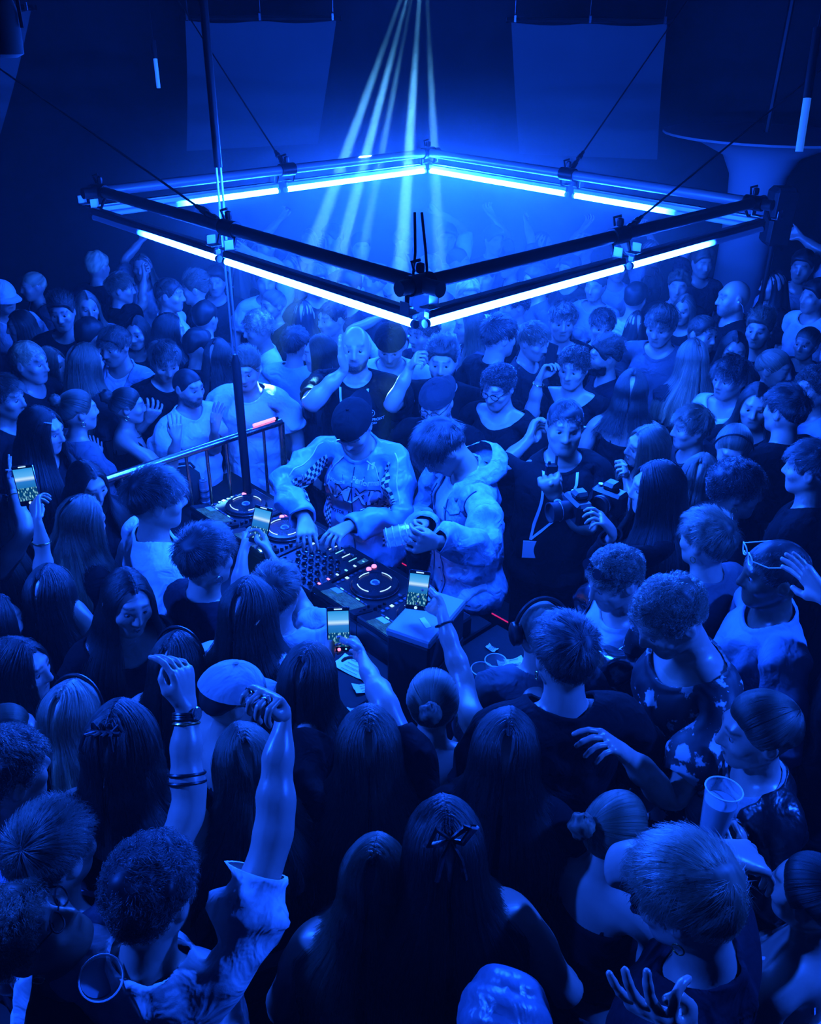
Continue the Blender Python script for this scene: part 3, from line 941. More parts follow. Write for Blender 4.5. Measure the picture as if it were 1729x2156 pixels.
def pose_person(T, s, px, a, kw):
    """returns bone rotations R, joint positions Pj (local frame, metres), root xy"""
    J, par = T['J'], T['par']
    R, Pj = {}, {}
    lean, tw, side = kw.get('lean', 0), kw.get('tw', 0), kw.get('side', 0)
    hp, hy, hr = kw.get('hp', 8), kw.get('hy', 0), kw.get('hr', 0)
    loc = {'pelvis': np.eye(3), 'spine': Rx(-lean * .5) @ Ry(side * .5) @ Rz(-tw * .5), 'chest': Rx(-lean * .5) @ Ry(side * .5) @ Rz(-tw * .5),
           'neck': Rz(-hy * .4) @ Rx(-hp * .4) @ Ry(hr * .4), 'head': Rz(-hy * .6) @ Rx(-hp * .6) @ Ry(hr * .6)}

    def fk(b, Rl=None):
        p = par[b]
        if p is None:
            R[b] = Rl; Pj[b] = J[b].astype(float) * s
        else:
            R[b] = R[p] @ (Rl if Rl is not None else np.eye(3))
            Pj[b] = Pj[p] + R[p] @ ((J[b] - J[p]) * s)
    for b in ('pelvis', 'spine', 'chest', 'neck', 'head'):
        fk(b, loc[b])
    hc = Pj['head'] + R['head'] @ ((np.array([0, -.005, 1.65]) - J['head']) * s)
    Zr = Rz(-a)
    hw = at_z(px[0], px[1], hc[2])
    root = hw - Zr @ hc; root[2] = 0

    def to_local(p):
        return Zr.T @ (np.asarray(p) - root)

    def to_world(p):
        return root + Zr @ np.asarray(p)
    hands = {}
    for sgn, sd in ((1, 'R'), (-1, 'L')):
        arm = kw.get(sd)
        cl = 'clav' + sd
        L1 = .275 * s; L2 = .25 * s
        if arm is None:
            arm = dict(rel=(.10 * sgn, .04, -.50))
        sh0 = Pj['chest'] + R['chest'] @ ((J['uarm' + sd] - J['chest']) * s)
        if 'rel' in arm:
            tgt = sh0 + R['chest'] @ (np.array(arm['rel'], float) * s)
        elif 'world' in arm:
            tgt = to_local(arm['world'])
        else:
            tgt = to_local(ray_sphere(arm['w'], to_world(sh0), arm.get('r', .9) * (L1 + L2), arm.get('far', True)))
        el = (tgt[2] - sh0[2]) / (L1 + L2)
        lift = max(0, el) * 28 * arm.get('lift', 1)
        fwd_ = max(-.5, min(1, ((R['chest'].T @ (tgt - sh0))[1]) / (L1 + L2)))
        fk(cl, Ry(-sgn * lift) @ Rz(sgn * fwd_ * 14))
        fk('uarm' + sd, np.eye(3))
        S = Pj['uarm' + sd]
        if 'w' in arm:
            tgt = to_local(ray_sphere(arm['w'], to_world(S), arm.get('r', .9) * (L1 + L2), arm.get('far', True)))
        v = tgt - S; d = np.linalg.norm(v); n = v / d; d = min(d, L1 + L2 - .002); d = max(d, abs(L1 - L2) + .05)
        tgt = S + n * d
        aa = (L1 * L1 - L2 * L2 + d * d) / (2 * d); rr = math.sqrt(max(1e-8, L1 * L1 - aa * aa))
        pole = np.array(arm.get('pole', (sgn * .55, -.35, -.8) if el < .3 else (sgn * .8, .25, -.5)), float)
        pole = pole - n * (pole @ n); pole = unit(pole)
        if 'e' in arm:
            b2 = np.cross(n, pole); best = None
            for k in range(48):
                t = 2 * math.pi * k / 48
                E = S + n * aa + (pole * math.cos(t) + b2 * math.sin(t)) * rr
                q = to_px(to_world(E)); c = (q[0] - arm['e'][0]) ** 2 + (q[1] - arm['e'][1]) ** 2
                if best is None or c < best[0]:
                    best = (c, E)
            E = best[1]
        else:
            E = S + n * aa + pole * rr
        u = unit(E - S); f = unit(tgt - E)
        hz = np.cross(u, f)
        if np.linalg.norm(hz) < .03:
            hz = np.cross(u, -pole)
        hz = unit(hz) * sgn

        def frame(ex, ez):
            ez = unit(ez - ex * (ez @ ex)); return np.stack([ex, np.cross(ez, ex), ez], 1)
        R['uarm' + sd] = frame(u * sgn, hz)
        Rf = frame(f * sgn, hz)
        Pj['farm' + sd] = E
        # hand
        if 'f' in arm:
            Wd = to_world(tgt); F = unit(Zr.T @ (ray_sphere(arm['f'], Wd, .17 * s, arm.get('ffar', arm.get('far', True))) - Wd))
        elif 'fd' in arm:
            F = unit(Zr.T @ np.array(arm['fd'], float))
        else:
            F = f
        if F @ f < .05:
            F = unit(F + f * (.3 - F @ f))
        nn = arm.get('n')
        if nn is None:
            Nn = -Rf[:, 2]
        elif isinstance(nn, str):
            Nn = {'cam': Zr.T @ unit(CAM - to_world(tgt)), 'away': -(Zr.T @ unit(CAM - to_world(tgt))), 'fwd': np.array([0, 1., .1]), 'back': np.array([0, -1., 0]),
                  'down': np.array([0, 0, -1.]), 'up': np.array([0, 0, 1.]), 'in': np.array([-sgn, 0, 0.]), 'out': np.array([sgn, 0, 0.])}[nn]
        else:
            Nn = Zr.T @ np.array(nn, float)
        Rh = frame(F * sgn, -Nn)
        zf = Rh[:, 2] - f * (Rh[:, 2] @ f); zf = unit(zf)
        ang = math.atan2(np.cross(hz, zf) @ f, hz @ zf)
        R['farm' + sd] = axis_rot(f, ang * .12) @ Rf
        Pj['fart' + sd] = E + Rf @ ((J['fart' + sd] - J['farm' + sd]) * s)
        R['fart' + sd] = axis_rot(f, ang * .6) @ Rf
        Pj['hand' + sd] = tgt
        R['hand' + sd] = Rh
        hp_ = HANDS[arm.get('p', 'relax')]
        sp = (1, .2, -.5, -1.3)
        for i, (nm, *_r) in enumerate(FING):
            for j in range(3):
                b = nm + str(j) + sd
                M = Ry(sgn * hp_[0][i][j])
                if j == 0:
                    M = Rz(sgn * sp[i] * hp_[1]) @ M
                fk(b, M)
        o, c, bd = hp_[2]
        fk('thumb0' + sd, Rx(-o) @ Rz(-sgn * c)); fk('thumb1' + sd, Rz(-sgn * bd * .7) @ Rx(-o * .2)); fk('thumb2' + sd, Rz(-sgn * bd))
        if 'w' in arm:
            q_ = to_px(to_world(tgt)); er_ = math.hypot(q_[0] - arm['w'][0], q_[1] - arm['w'][1])
            if er_ > 12: print('ARM', kw.get('who'), sd, 'asked', arm['w'], 'got', [round(v_) for v_ in q_], 'shoulder', [round(v_) for v_ in to_px(to_world(S))])
        hands[sd] = dict(P=to_world(tgt), F=Zr @ F, N=Zr @ (-Rh[:, 2]), palm=to_world(tgt + Rh @ (np.array([sgn * .085, 0, -.03]) * s)), E=to_world(E), R=Zr @ Rh, S=to_world(S))
        sw = kw.get('step', 0)
        fk('thigh' + sd, Rx(sw * sgn) @ Ry(-sgn * 1.5)); fk('shin' + sd, Rx(-abs(sw) * .5)); fk('foot' + sd, Ry(sgn * 1.5))
    return R, Pj, root, hands, Zr


def skin_verts(T, V, Wt, R, Pj, s):
    out = np.zeros((len(V), 3))
    for i, b in enumerate(T['names']):
        w = Wt[:, i]
        m = w > 0
        if not m.any():
            continue
        out[m] += w[m][:, None] * (((V[m] - T['J'][b]) * s) @ R[b].T + Pj[b])
    return out


# ------------------------------------------------------------------ garments
GCACHE = {}
GUSED = {}


def wrinkle(p, seed, k=1.0):
    rs = np.random.RandomState(seed)
    w = np.zeros(len(p)); p = p * (1, 1, .8)
    q = p + .035 * np.stack([np.sin(p @ rs.normal(0, 9, 3) + rs.rand() * 6) for _ in range(3)], 1)
    for i in range(7):
        fr = rs.uniform(14, 40) * k
        d = unit(rs.normal(size=3) * (1, .8, 1.1))
        w += (1 - np.abs(np.sin(q @ d * fr + rs.rand() * 6)) * 1.6) * (28 / fr) * .5
    return w / 2.4


def garment(T, kind, seed=0, **o):
    key = (T['sex'], T['lod'], kind, seed, tuple(sorted(o.items())))
    if key in GCACHE:
        return GCACHE[key]
    V, Q, Wt, Nr = T['V'].astype(float), T['Q'], T['W'], T['N']
    shw = .165 if T['sex'] == 'F' else .19
    G = []

    def slv(c):
        G.append((lambda v: np.abs(v[:, 0]) - c, lambda v: np.stack([np.sign(v[:, 0]), 0 * v[:, 0], 0 * v[:, 0]], 1)))

    def hem(h):
        G.append((lambda v: h - v[:, 2], lambda v: np.tile([0, 0, -1.], (len(v), 1))))

    def ztop(h):
        G.append((lambda v: v[:, 2] - h, lambda v: np.tile([0, 0, 1.], (len(v), 1))))

    def hole(c, r):
        c = np.array(c)
        G.append((lambda v: r - np.linalg.norm(v - c, axis=1), lambda v: -(v - c) / np.maximum(1e-6, np.linalg.norm(v - c, axis=1))[:, None]))
    off, hl, sl, amp = .010, .022, .012, .007
    if kind == 'tee':
        slv(o.get('sleeve', shw + .19)); hem(o.get('hem', .88)); hole((0, .02, 1.512), o.get('neck', .096 if T['sex'] == 'F' else .088)); ztop(1.50)
        sl = .018; amp = .011
    elif kind == 'tank':
        slv(shw - .03); hem(.90); hole((0, .035, 1.535), o.get('neck', .135)); ztop(1.5); amp = .006
    elif kind == 'bandeau':
        slv(shw - .02); hem(o.get('hem', 1.02)); ztop(o.get('top', 1.345)); off = .006; hl = .003; amp = .0015
    elif kind == 'long':
        slv(shw + .505); hem(o.get('hem', .88)); hole((0, .02, 1.512), o.get('neck', .10)); ztop(1.50); sl = .012; amp = .010; off = .012
    elif kind == 'jacket':
        slv(shw + .515); hem(o.get('hem', .86)); hole((0, .02, 1.52), o.get('neck', .086)); ztop(1.515); off = .018; sl = .012; hl = .02; amp = .013
    elif kind == 'open_jacket':
        slv(shw + .515); hem(o.get('hem', .86)); hole((0, .03, 1.525), .10); ztop(1.515); off = .020; sl = .014; hl = .02; amp = .012
        gap = o.get('gap', .06)
        G.append((lambda v: np.where(v[:, 1] > .0, gap * (1 + .4 * (v[:, 2] - 1.2)) - np.abs(v[:, 0]), -1.), lambda v: np.stack([-np.sign(v[:, 0]), 0 * v[:, 0], 0 * v[:, 0]], 1)))
    elif kind == 'trousers':
        ztop(.97); hem(.10); off = .012; hl = .012; amp = .005; G.append((lambda v: np.abs(v[:, 0]) - .4, lambda v: np.stack([np.sign(v[:, 0]), 0 * v[:, 0], 0 * v[:, 0]], 1)))
    elif kind == 'shoes':
        ztop(.10); off = .008; hl = 0; amp = 0; G.append((lambda v: (v[:, 0] if seed else -v[:, 0]), lambda v: np.stack([np.sign(v[:, 0]), 0 * v[:, 0], 0 * v[:, 0]], 1)))
    amp *= 1.35 * o.get('fold', 1.0)
    nsl = 0
    off += o.get('loose', 0)
    gv = np.stack([g(V) for g, _ in G], 1)
    ok = gv.max(1) < 0
    cen = np.stack([g(V[Q].mean(1)) for g, _ in G], 1).max(1) < 0
    qs = Q[cen]
    used = np.unique(qs)
    mp = np.full(len(V), -1); mp[used] = np.arange(len(used))
    qs = mp[qs]
    v = V[used].copy(); n = Nr[used]; w = Wt[used]
    ed = np.sort(np.concatenate([qs[:, [0, 1]], qs[:, [1, 2]], qs[:, [2, 3]], qs[:, [3, 0]]]), 1)
    ue, c = np.unique(ed, axis=0, return_counts=True)
    bd = np.unique(ue[c == 1])
    gvb = np.stack([g(v[bd]) for g, _ in G], 1)
    am = np.abs(gvb).argmin(1)
    for gi, (g, gr) in enumerate(G):
        m = bd[am == gi]
        if len(m):
            gg = g(v[m]); ok2 = np.abs(gg) < .04
            v[m[ok2]] -= gg[ok2][:, None] * gr(v[m[ok2]])
    # relax the cut edges so collars and hems run smoothly
    be0 = ue[c == 1]
    for it in range(8):
        A_ = np.zeros_like(v); k_ = np.zeros(len(v)); np.add.at(A_, be0[:, 0], v[be0[:, 1]]); np.add.at(A_, be0[:, 1], v[be0[:, 0]]); np.add.at(k_, be0[:, 0], 1); np.add.at(k_, be0[:, 1], 1)
        m_ = k_ == 2; v[m_] = .5 * v[m_] + .25 * A_[m_]
    x, y, z = v.T
    amt = np.full(len(v), off)
    if kind in ('tee', 'tank', 'long', 'jacket', 'open_jacket'):
        amt += hl * np.clip((1.22 - z) / .3, 0, 1) * (np.abs(x) < shw + .05)
        e = o.get('sleeve', shw + .19) if kind == 'tee' else shw + .505
        amt += sl * np.clip((np.abs(x) - shw) / max(.05, e - shw), 0, 1)
        # drape: hollows under the chest and at the waist are bridged
        amt += (.02 if T['sex'] == 'F' else .030) * np.exp(-((z - 1.11) / .11) ** 2) * (np.abs(x) < .2)
    v2 = v + n * amt[:, None]
    if amp:
        wr = wrinkle(v2, 11 + seed)
        wr = np.clip(wr, -1.2, 1.6) - .1
        dsp = wr * amp * (1.0 + .8 * (np.abs(x) > shw))
        v2 = v + n * np.maximum(amt + dsp, np.minimum(amt, .009))[:, None]
    # ribbed collar and stitched hems: the cloth is thicker along its edges
    if kind in ('tee', 'long', 'jacket', 'tank'):
        gm = np.stack([g(v) for g, _ in G], 1).max(1)
        v2 = v2 + n * (.0045 * np.clip((gm + .020) / .004, 0, 1))[:, None]
    # light smoothing to hide the grid
    e = ue
    deg = np.maximum(1, np.bincount(e.ravel(), minlength=len(v2)))[:, None]
    isb = np.zeros(len(v2), bool); isb[bd] = True
    for it in range(1):
        A = np.zeros_like(v2); np.add.at(A, e[:, 0], v2[e[:, 1]]); np.add.at(A, e[:, 1], v2[e[:, 0]]); A /= deg
        v2 = np.where(isb[:, None], v2, v2 * .6 + A * .4)
    # turn the edge in, so every opening shows the thickness of the cloth
    be = ue[c == 1]
    if len(be) and kind != 'shoes':
        idx = {int(b_): i for i, b_ in enumerate(bd)}
        ring_ = v2[bd] - n[bd] * .009
        nv_ = len(v2)
        v2 = np.concatenate([v2, ring_]); w = np.concatenate([w, w[bd]]); used = np.concatenate([used, used[bd]])
        # keep the winding of the face the edge belongs to
        dirs = set()
        for a_, b_ in ((0, 1), (1, 2), (2, 3), (3, 0)):
            dirs.update(zip(qs[:, a_].tolist(), qs[:, b_].tolist()))
        qa = []
        for a_, b_ in be.tolist():
            if (a_, b_) not in dirs: a_, b_ = b_, a_
            qa.append((b_, a_, nv_ + idx[a_], nv_ + idx[b_]))
        qs = np.concatenate([qs, np.array(qa)])
    GCACHE[key] = (v2, qs, w)
    GUSED[id(qs)] = used
    return GCACHE[key]


# ------------------------------------------------------------------ hair
HC = np.array([0, -.012, 1.655]); HR = np.array([.074, .094, .093])


def skull(th, ph, off=0.0):
    """th: angle from the crown, ph: 0 front .. 180 back (degrees, signed: + is the right side)"""
    th, ph = np.radians(th), np.radians(ph)
    th, ph, off = np.broadcast_arrays(th, ph, np.asarray(off, float))
    return HC + np.stack([(HR[0] + off) * np.sin(th) * np.sin(ph), (HR[1] + off) * np.sin(th) * np.cos(ph), (HR[2] + off) * np.cos(th)], -1)


HL_PH = [0, 25, 45, 62, 75, 88, 105, 120, 145, 180]
HL_TH = [56, 57, 66, 88, 100, 84, 92, 108, 120, 124]


def hairline(ph):
    return np.interp(np.abs(ph), HL_PH, HL_TH)


def ndir(p):
    d = (p - HC) / HR ** 2
    return d / np.linalg.norm(d, axis=-1)[..., None]


def vnoise(p, seed, f):
    rs = np.random.RandomState(seed)
    o = np.zeros(p.shape[:-1])
    for i in range(6):
        d = rs.normal(size=3) * f
        o += np.sin(p @ d + rs.rand() * 6.28)
    return o / 2.4


def curves_obj(name, pts, rad, parent, color):
    """pts: (m, k, 3)"""
    m, k, _ = pts.shape
    c = bpy.data.hair_curves.new(name)
    c.add_curves([k] * m)
    c.points.foreach_set('position', np.ascontiguousarray(pts, np.float32).ravel())
    ra = c.attributes.get('radius') or c.attributes.new('radius', 'FLOAT', 'POINT')
    r = np.tile(np.linspace(1, .35, k) * rad, m).astype(np.float32)
    ra.data.foreach_set('value', r)
    c.materials.append(MATS['strand'])
    o = link(name, c, parent, color)
    tag(o, kind='stuff')
    return o


def grid_quads(nu, nv, wrap=False):
    q = []
    for i in range(nu if wrap else nu - 1):
        j = (i + 1) % nu
        for k in range(nv - 1):
            q.append((i * nv + k, j * nv + k, j * nv + k + 1, i * nv + k + 1))
    return np.array(q)


def hair_mesh(name, sheets, parent, color):
    """sheets: list of (V (nu,nv,3), wrap, lum (nu,nv))"""
    vs_, qs, lum, n = [], [], [], 0
    for V, wrap, lm in sheets:
        nu, nv, _ = V.shape
        vs_.append(V.reshape(-1, 3)); qs.append(grid_quads(nu, nv, wrap) + n); lum.append(lm.ravel()); n += nu * nv
    me = mesh_np(name, np.concatenate(vs_), np.concatenate(qs), mats=['hair'])
    at = me.attributes.new('strand', 'FLOAT', 'POINT'); at.data.foreach_set('value', np.concatenate(lum).astype(np.float32))
    return link(name, me, parent, color)


def build_hair(style, color, emp, s, R, Pj, T, seed, n_str, rad, o):
    rs = np.random.RandomState(seed)
    JH = T['J']['head']; RH = R['head']; PH = Pj['head']

    def H(p):
        return ((p - JH) * s) @ RH.T + PH
    RC = R['chest']; PC = Pj['chest']; JC = T['J']['chest']
    fem = T['sex'] == 'F'
    base = None
    if style in ('short', 'curly', 'buzz', 'fringe', 'swept', 'crop'):
        top = {'short': .022, 'curly': .024, 'buzz': .003, 'fringe': .026, 'swept': .03, 'crop': .014}[style] * o.get('vol', 1)
        sidel = {'short': .007, 'curly': .010, 'buzz': .0022, 'fringe': .009, 'swept': .006, 'crop': .004}[style] * o.get('sides', 1)
        nu, nv = (64, 20) if n_str else (36, 12)
        ph = np.linspace(-180, 180, nu, endpoint=False)[:, None]; tt = np.linspace(0.0, 1, nv)[None, :]
        hl = hairline(ph)
        th = tt * hl
        ff = np.clip((92 - th) / 40, 0, 1); ff = ff * ff * (3 - 2 * ff)
        thick = sidel + (top - sidel) * ff
        thick = thick * np.clip((1.02 - tt) / .10, 0.12, 1)
        P0 = skull(th, ph + 0 * th)
        lump = vnoise(P0, seed, 60 if style != 'curly' else 90) * (.25 if style != 'curly' else .38)
        thick = thick * (1 + lump)
        if style in ('fringe',):
            thick = thick + .012 * np.exp(-(ph / 50) ** 2) * tt
        V = skull(th, ph + 0 * th, .003 + thick * (.72 if n_str else 1))
        lm = rs.rand(nu, 1) * .5 + rs.rand(nu, nv) * .5
        base = hair_mesh('hair', [(H(V), True, lm)], emp, color)
        if n_str and style != 'buzz':
            m = int(n_str * 1.8)
            ct = rs.uniform(-.55, 1, m * 2); th = np.degrees(np.arccos(ct)); ph = rs.uniform(-180, 180, m * 2)
            ok = th < hairline(ph) * .98
            th, ph = th[ok][:m], ph[ok][:m]; m = len(th)
            f = np.clip((92 - th) / 40, 0, 1)
            ln = (sidel * 1.3 + (top * 1.45 - sidel * 1.3) * f) * rs.uniform(.75, 1.2, m) * (1.35 if style in ('short', 'swept', 'fringe') else 1) + .004
            root = skull(th, ph, .003 + (sidel + (top - sidel) * f) * .5); nrm = ndir(root)
            wh = np.array([.01, -.06, HC[2] + .08])
            if style == 'fringe':
                d = np.array([0, 1., -.35]) + 0 * root; d = d + (root - wh) * 4
            elif style == 'swept':
                d = np.array([o.get('sweep', .4), -.9, .2]) + 0 * root
            else:
                d = (root - wh) * 9 + np.array([0, .35, 0])
            cl = np.stack([vnoise(root, seed + q_, 70) for q_ in (1, 2, 3)], 1)
            d = d / np.maximum(1e-6, np.linalg.norm(d, axis=1))[:, None]
            d = d + cl * (.45 if style != 'curly' else .9) + rs.normal(0, .10, (m, 3))
            d = d - nrm * (d * nrm).sum(1)[:, None]; d /= np.maximum(1e-6, np.linalg.norm(d, axis=1))[:, None]
            k = 5 if style != 'curly' else 8
            t = np.linspace(0, 1, k)[None, :, None]
            lift = .34 if style in ('short', 'swept', 'curly') else .24
            L = ln[:, None, None]
            Pp = root[:, None, :] + d[:, None, :] * L * t * 1.25 + nrm[:, None, :] * L * (lift * t * 1.3 - .35 * t * t)
            if style == 'curly':
                b = np.cross(d, nrm); an = t * 2 * math.pi * rs.uniform(1, 2, (m, 1, 1)) + rs.rand(m, 1, 1) * 6.28
                rr = .006 * np.minimum(1, L / .03)
                Pp = Pp + rr * (np.cos(an) * nrm[:, None, :] + np.sin(an) * b[:, None, :]) * np.minimum(1, t * 3)
            curves_obj('hair_strands', H(Pp.reshape(-1, 3)).reshape(Pp.shape), rad, base, color)
        return base
    if style in ('long', 'half_up', 'bob', 'wavy'):
        nG, nP = (30, 22) if n_str else (16, 14)
        L = o.get('len', .36 if style != 'bob' else .12) * s
        part = o.get('part', 0.0)
        fr = o.get('front', 62.)     # where the face opening ends

        def guides(ph, v, off, jit):
            """ph array of |azimuth|, side sign in v"""
            g = len(ph)
            sgn = v[:, None]
            u = np.clip((ph - fr) / (180 - fr), 0, 1)[:, None]
            npnt = nP
            t = np.linspace(0, 1, npnt)[None, :]
            k0 = .42
            tt = np.clip(t / k0, 0, 1)
            thm = 96.
            th = tt * thm
            phx = (ph[:, None]) * (1 - .25 * (1 - tt)) 
            y0 = .072 - .135 * u          # where on the parting the strand is rooted
            P = skull(th, phx, off[:, None])
            P = P * 1.0
            P[..., 0] = np.abs(P[..., 0]) * sgn
            w = (1 - tt) ** 1.5
            rooty = HC[1] + y0
            zr = HC[2] + (HR[2] + off[:, None]) * np.sqrt(np.clip(1 - (y0 / (HR[1] + .004)) ** 2, 0.05, 1))
            P[..., 0] = P[..., 0] * (1 - w) + (part + sgn * .0022) * w
            P[..., 1] = P[..., 1] * (1 - w) + rooty * w
            P[..., 2] = P[..., 2] * (1 - w) + zr * w
            Q = H(P.reshape(-1, 3)).reshape(P.shape)
            # hanging part
            e = int(math.floor(k0 * (npnt - 1)))
            start = Q[:, e, :]
            hang = np.clip((t - t[0, e]) / (1 - t[0, e]), 0, 1)
            dz = hang * (L * (1 + jit[:, None] * .12) + .02)
            out = RC @ np.array([0, 0, 0])
            ax = start - (Pj['neck'] + np.array([0, 0, .1]))
            ax[:, 2] = 0
            ax = ax / np.maximum(1e-6, np.linalg.norm(ax, axis=1))[:, None]
            hp_ = start[:, None, :] + 0 * Q
            hp_ = hp_ - np.array([0, 0, 1.]) * dz[..., None]
            if style == 'wavy':
                wv = np.sin(dz * 70 + jit[:, None] * 9) * .008 * np.minimum(1, hang * 4)
                hp_ = hp_ + ax[:, None, :] * wv[..., None]
            # narrow toward the neck, then push outside the torso
            cen = Pj['neck'] + RC @ np.array([0, .0, 0.])
            q = (hp_ - cen) @ RC
            zr_ = q[..., 2] / s
            rx = np.interp(-zr_, [-.12, -.03, .03, .10, .5], [.062, .075, .15, .21 if not fem else .185, .17]) * s
            ry = np.interp(-zr_, [-.12, -.03, .03, .10, .5], [.07, .085, .105, .135, .14]) * s
            rxx = rx + off[:, None] + .012; ryy = ry + off[:, None] + .012
            k = np.sqrt((q[..., 0] / rxx) ** 2 + (q[..., 1] / ryy) ** 2)
            push = np.where((k < 1) & (zr_ < .12), 1 / np.maximum(k, .25), 1)
            q[..., 0] *= push; q[..., 1] *= push
            hp_ = cen + q @ RC.T
            m = (t > t[0, e])[..., None]
            Q = np.where(m, hp_, Q)
            # smooth the join
            for it in range(2):
                Q[:, 1:-1] = .5 * Q[:, 1:-1] + .25 * (Q[:, :-2] + Q[:, 2:])
            return Q
        sh = []
        for sg in (1, -1):
            ph = np.linspace(fr, 180, nG); sv = np.full(nG, sg)
            jit = rs.normal(0, 1, nG) * .5
            off = .010 + .004 * rs.rand(nG) + .004 * np.sin(np.arange(nG) * 2.1 + seed)
            V = guides(ph, sv, off, jit)
            sh.append((V, False, np.repeat(rs.rand(nG, 1), nP, 1)))
        base = hair_mesh('hair', sh, emp, color)
        if n_str:
            m = int(n_str)
            ph = rs.uniform(fr - 2, 180, m); sv = np.where(rs.rand(m) < .5, 1, -1)
            Pp = guides(ph, sv, .011 + rs.uniform(0, .008, m), rs.normal(0, 1, m))
            Pp = Pp + rs.normal(0, .0012, (m, 1, 3)) + np.cumsum(rs.normal(0, .0008, Pp.shape), 1)
            curves_obj('hair_strands', Pp, rad, base, color)
        return base
    if style in ('bun', 'pony', 'slick'):
        tie = np.array(o.get('tie', (0, -.108, 1.70)))
        nu, nv = (48, 14) if n_str else (28, 10)
        td = unit((tie - HC) / HR)

        def pull(ph, off, n):
            th = hairline(ph)
            p0 = (skull(th, ph) - HC) / HR
            p0 = p0 / np.linalg.norm(p0, axis=1)[:, None]
            t = np.linspace(0, 1, n)
            om = np.arccos(np.clip(p0 @ td, -1, 1))[:, None]
            so = np.maximum(np.sin(om), 1e-3)
            D = (np.sin((1 - t)[None] * om) / so)[..., None] * p0[:, None, :] + (np.sin(t[None] * om) / so)[..., None] * td
            D = D / np.linalg.norm(D, axis=2)[..., None]
            rr = HR + (off[:, None] * np.minimum(1, .25 + t[None] * 4))[..., None]
            return HC + D * rr
        ph = np.linspace(-180, 180, nu, endpoint=False)
        V = pull(ph, .007 + .003 * np.sin(np.arange(nu) * 1.7), nv)
        sheets = [(H(V), True, np.repeat(rs.rand(nu, 1), nv, 1))]
        if style == 'bun':
            c = tie + td * .03; a = np.linspace(0, 2 * math.pi, 20, endpoint=False)[:, None]; b = np.linspace(.02, math.pi - .02, 12)[None, :]
            r = o.get('bun', .042) * (1 + .12 * np.sin(3 * a + 5 * b))
            V = c + np.stack([r * np.sin(b) * np.cos(a), r * np.sin(b) * np.sin(a), r * np.cos(b) + 0 * a], -1)
            sheets.append((H(V.reshape(-1, 3)).reshape(V.shape), True, rs.rand(20, 12)))
        if style == 'pony':
            K = 12; Lp = o.get('len', .28) * s; t = np.linspace(0, 1, K)
            st = H(tie[None])[0]; dirw = RH @ td
            cl = st + dirw * (.05 * np.minimum(1, t * 3)[:, None]) + np.array([0, 0, -1.]) * (Lp * t ** 1.4)[:, None] + dirw * .03 * t[:, None]
            rad_ = np.interp(t, [0, .1, .5, 1], [.016, .026, .028, .006])
            a = np.linspace(0, 2 * math.pi, 14, endpoint=False)
            e1 = RH @ np.array([1., 0, 0]); e2 = unit(np.cross(e1, [0, 0, 1.]))
            V = cl[None] + (np.cos(a)[:, None, None] * e1 + np.sin(a)[:, None, None] * e2) * rad_[None, :, None] * (1 + .15 * rs.normal(size=(14, 1, 1)))
            sheets.append((V, True, np.repeat(rs.rand(14, 1), K, 1)))
        base = hair_mesh('hair', sheets, emp, color)
        if n_str:
            m = int(n_str)
            Pp = pull(rs.uniform(-180, 180, m), .008 + rs.uniform(0, .006, m), 9)
            curves_obj('hair_strands', H(Pp.reshape(-1, 3)).reshape(Pp.shape), rad, base, color)
        return base
    return None


def cap_mesh(H, emp, color, back=True, mat='cloth', brim=True):
    """baseball cap: crown of six panels, button, brim (backward or forward), rear strap opening"""
    nu, nv = 48, 12
    ph = np.linspace(-180, 180, nu, endpoint=False)[:, None]; tt = np.linspace(0, 1, nv)[None]
    thm = 82 + 6 * np.cos(np.radians(ph)) * (1 if back else -1) * -1
    th = tt * thm
    off = .012 + .008 * np.sin(np.radians(th)) ** 2 - .0016 * (np.abs(np.cos(np.radians(ph) * 3)) > .985)
    V = skull(th, ph + 0 * th, off)
    V[..., 2] += .006
    me = mesh_np('cap', H(V.reshape(-1, 3)), grid_quads(nu, nv, True), mats=[mat])
    o = link('cap', me, emp, color)
    sg = -1 if back else 1
    if brim:
        a = np.linspace(-58, 58, 15)[:, None]; r = np.linspace(0, 1, 5)[None]
        base = skull(84, a + (180 if back else 0), .018)
        out = np.stack([np.sin(np.radians(a)) * .02 * r, sg * .068 * r * np.cos(np.radians(a)) ** .6, -.016 * r ** 1.5 - .01 * (np.abs(a) / 58) ** 2 * r], -1)
        top = base + out; bot = top - np.array([0, 0, .004])
        q = grid_quads(15, 5)
        Vb = np.concatenate([top.reshape(-1, 3), bot.reshape(-1, 3)])
        me = mesh_np('brim', H(Vb), np.concatenate([q, q[:, ::-1] + 75]), mats=[mat])
        link('brim', me, o, color)
    b = MB(); M = [H(np.array([[0, -.012, 1.655 + .093 + .022]]))[0]]
    b.lathe([(.008, -.002), (.008, .002), (.0, .005)], c=M[0], n=10)
    b.build('button', mat, o, True, color)
    return o


# ------------------------------------------------------------------ a person
PEOPLE = {}
SKIN = {0: (.48, .34, .29), 1: (.40, .28, .23), 2: (.30, .19, .15), 3: (.12, .07, .05)}
HAIRC = {'k': (.012, .011, .011), 'd': (.028, .022, .018), 'b': (.07, .05, .035), 'm': (.14, .10, .07), 'l': (.38, .29, .19), 'g': (.3, .3, .3)}
COLS = {'w': (.80, .80, .82), 'lg': (.45, .45, .48), 'g': (.13, .13, .15), 'dg': (.035, .035, .04), 'k': (.006, .006, .007), 'n': (.012, .014, .022), 'db': (.20, .26, .36), 'lb': (.42, .50, .62)}
_np = [0]


SPEC = []


def P(pid, x, y, a, sex, hair, top, label, **kw):
    SPEC.append((pid, x, y, a, sex, hair, top, label, kw))


FIXED = {'dj', 'dj2', 'guard1', 'guard2'}


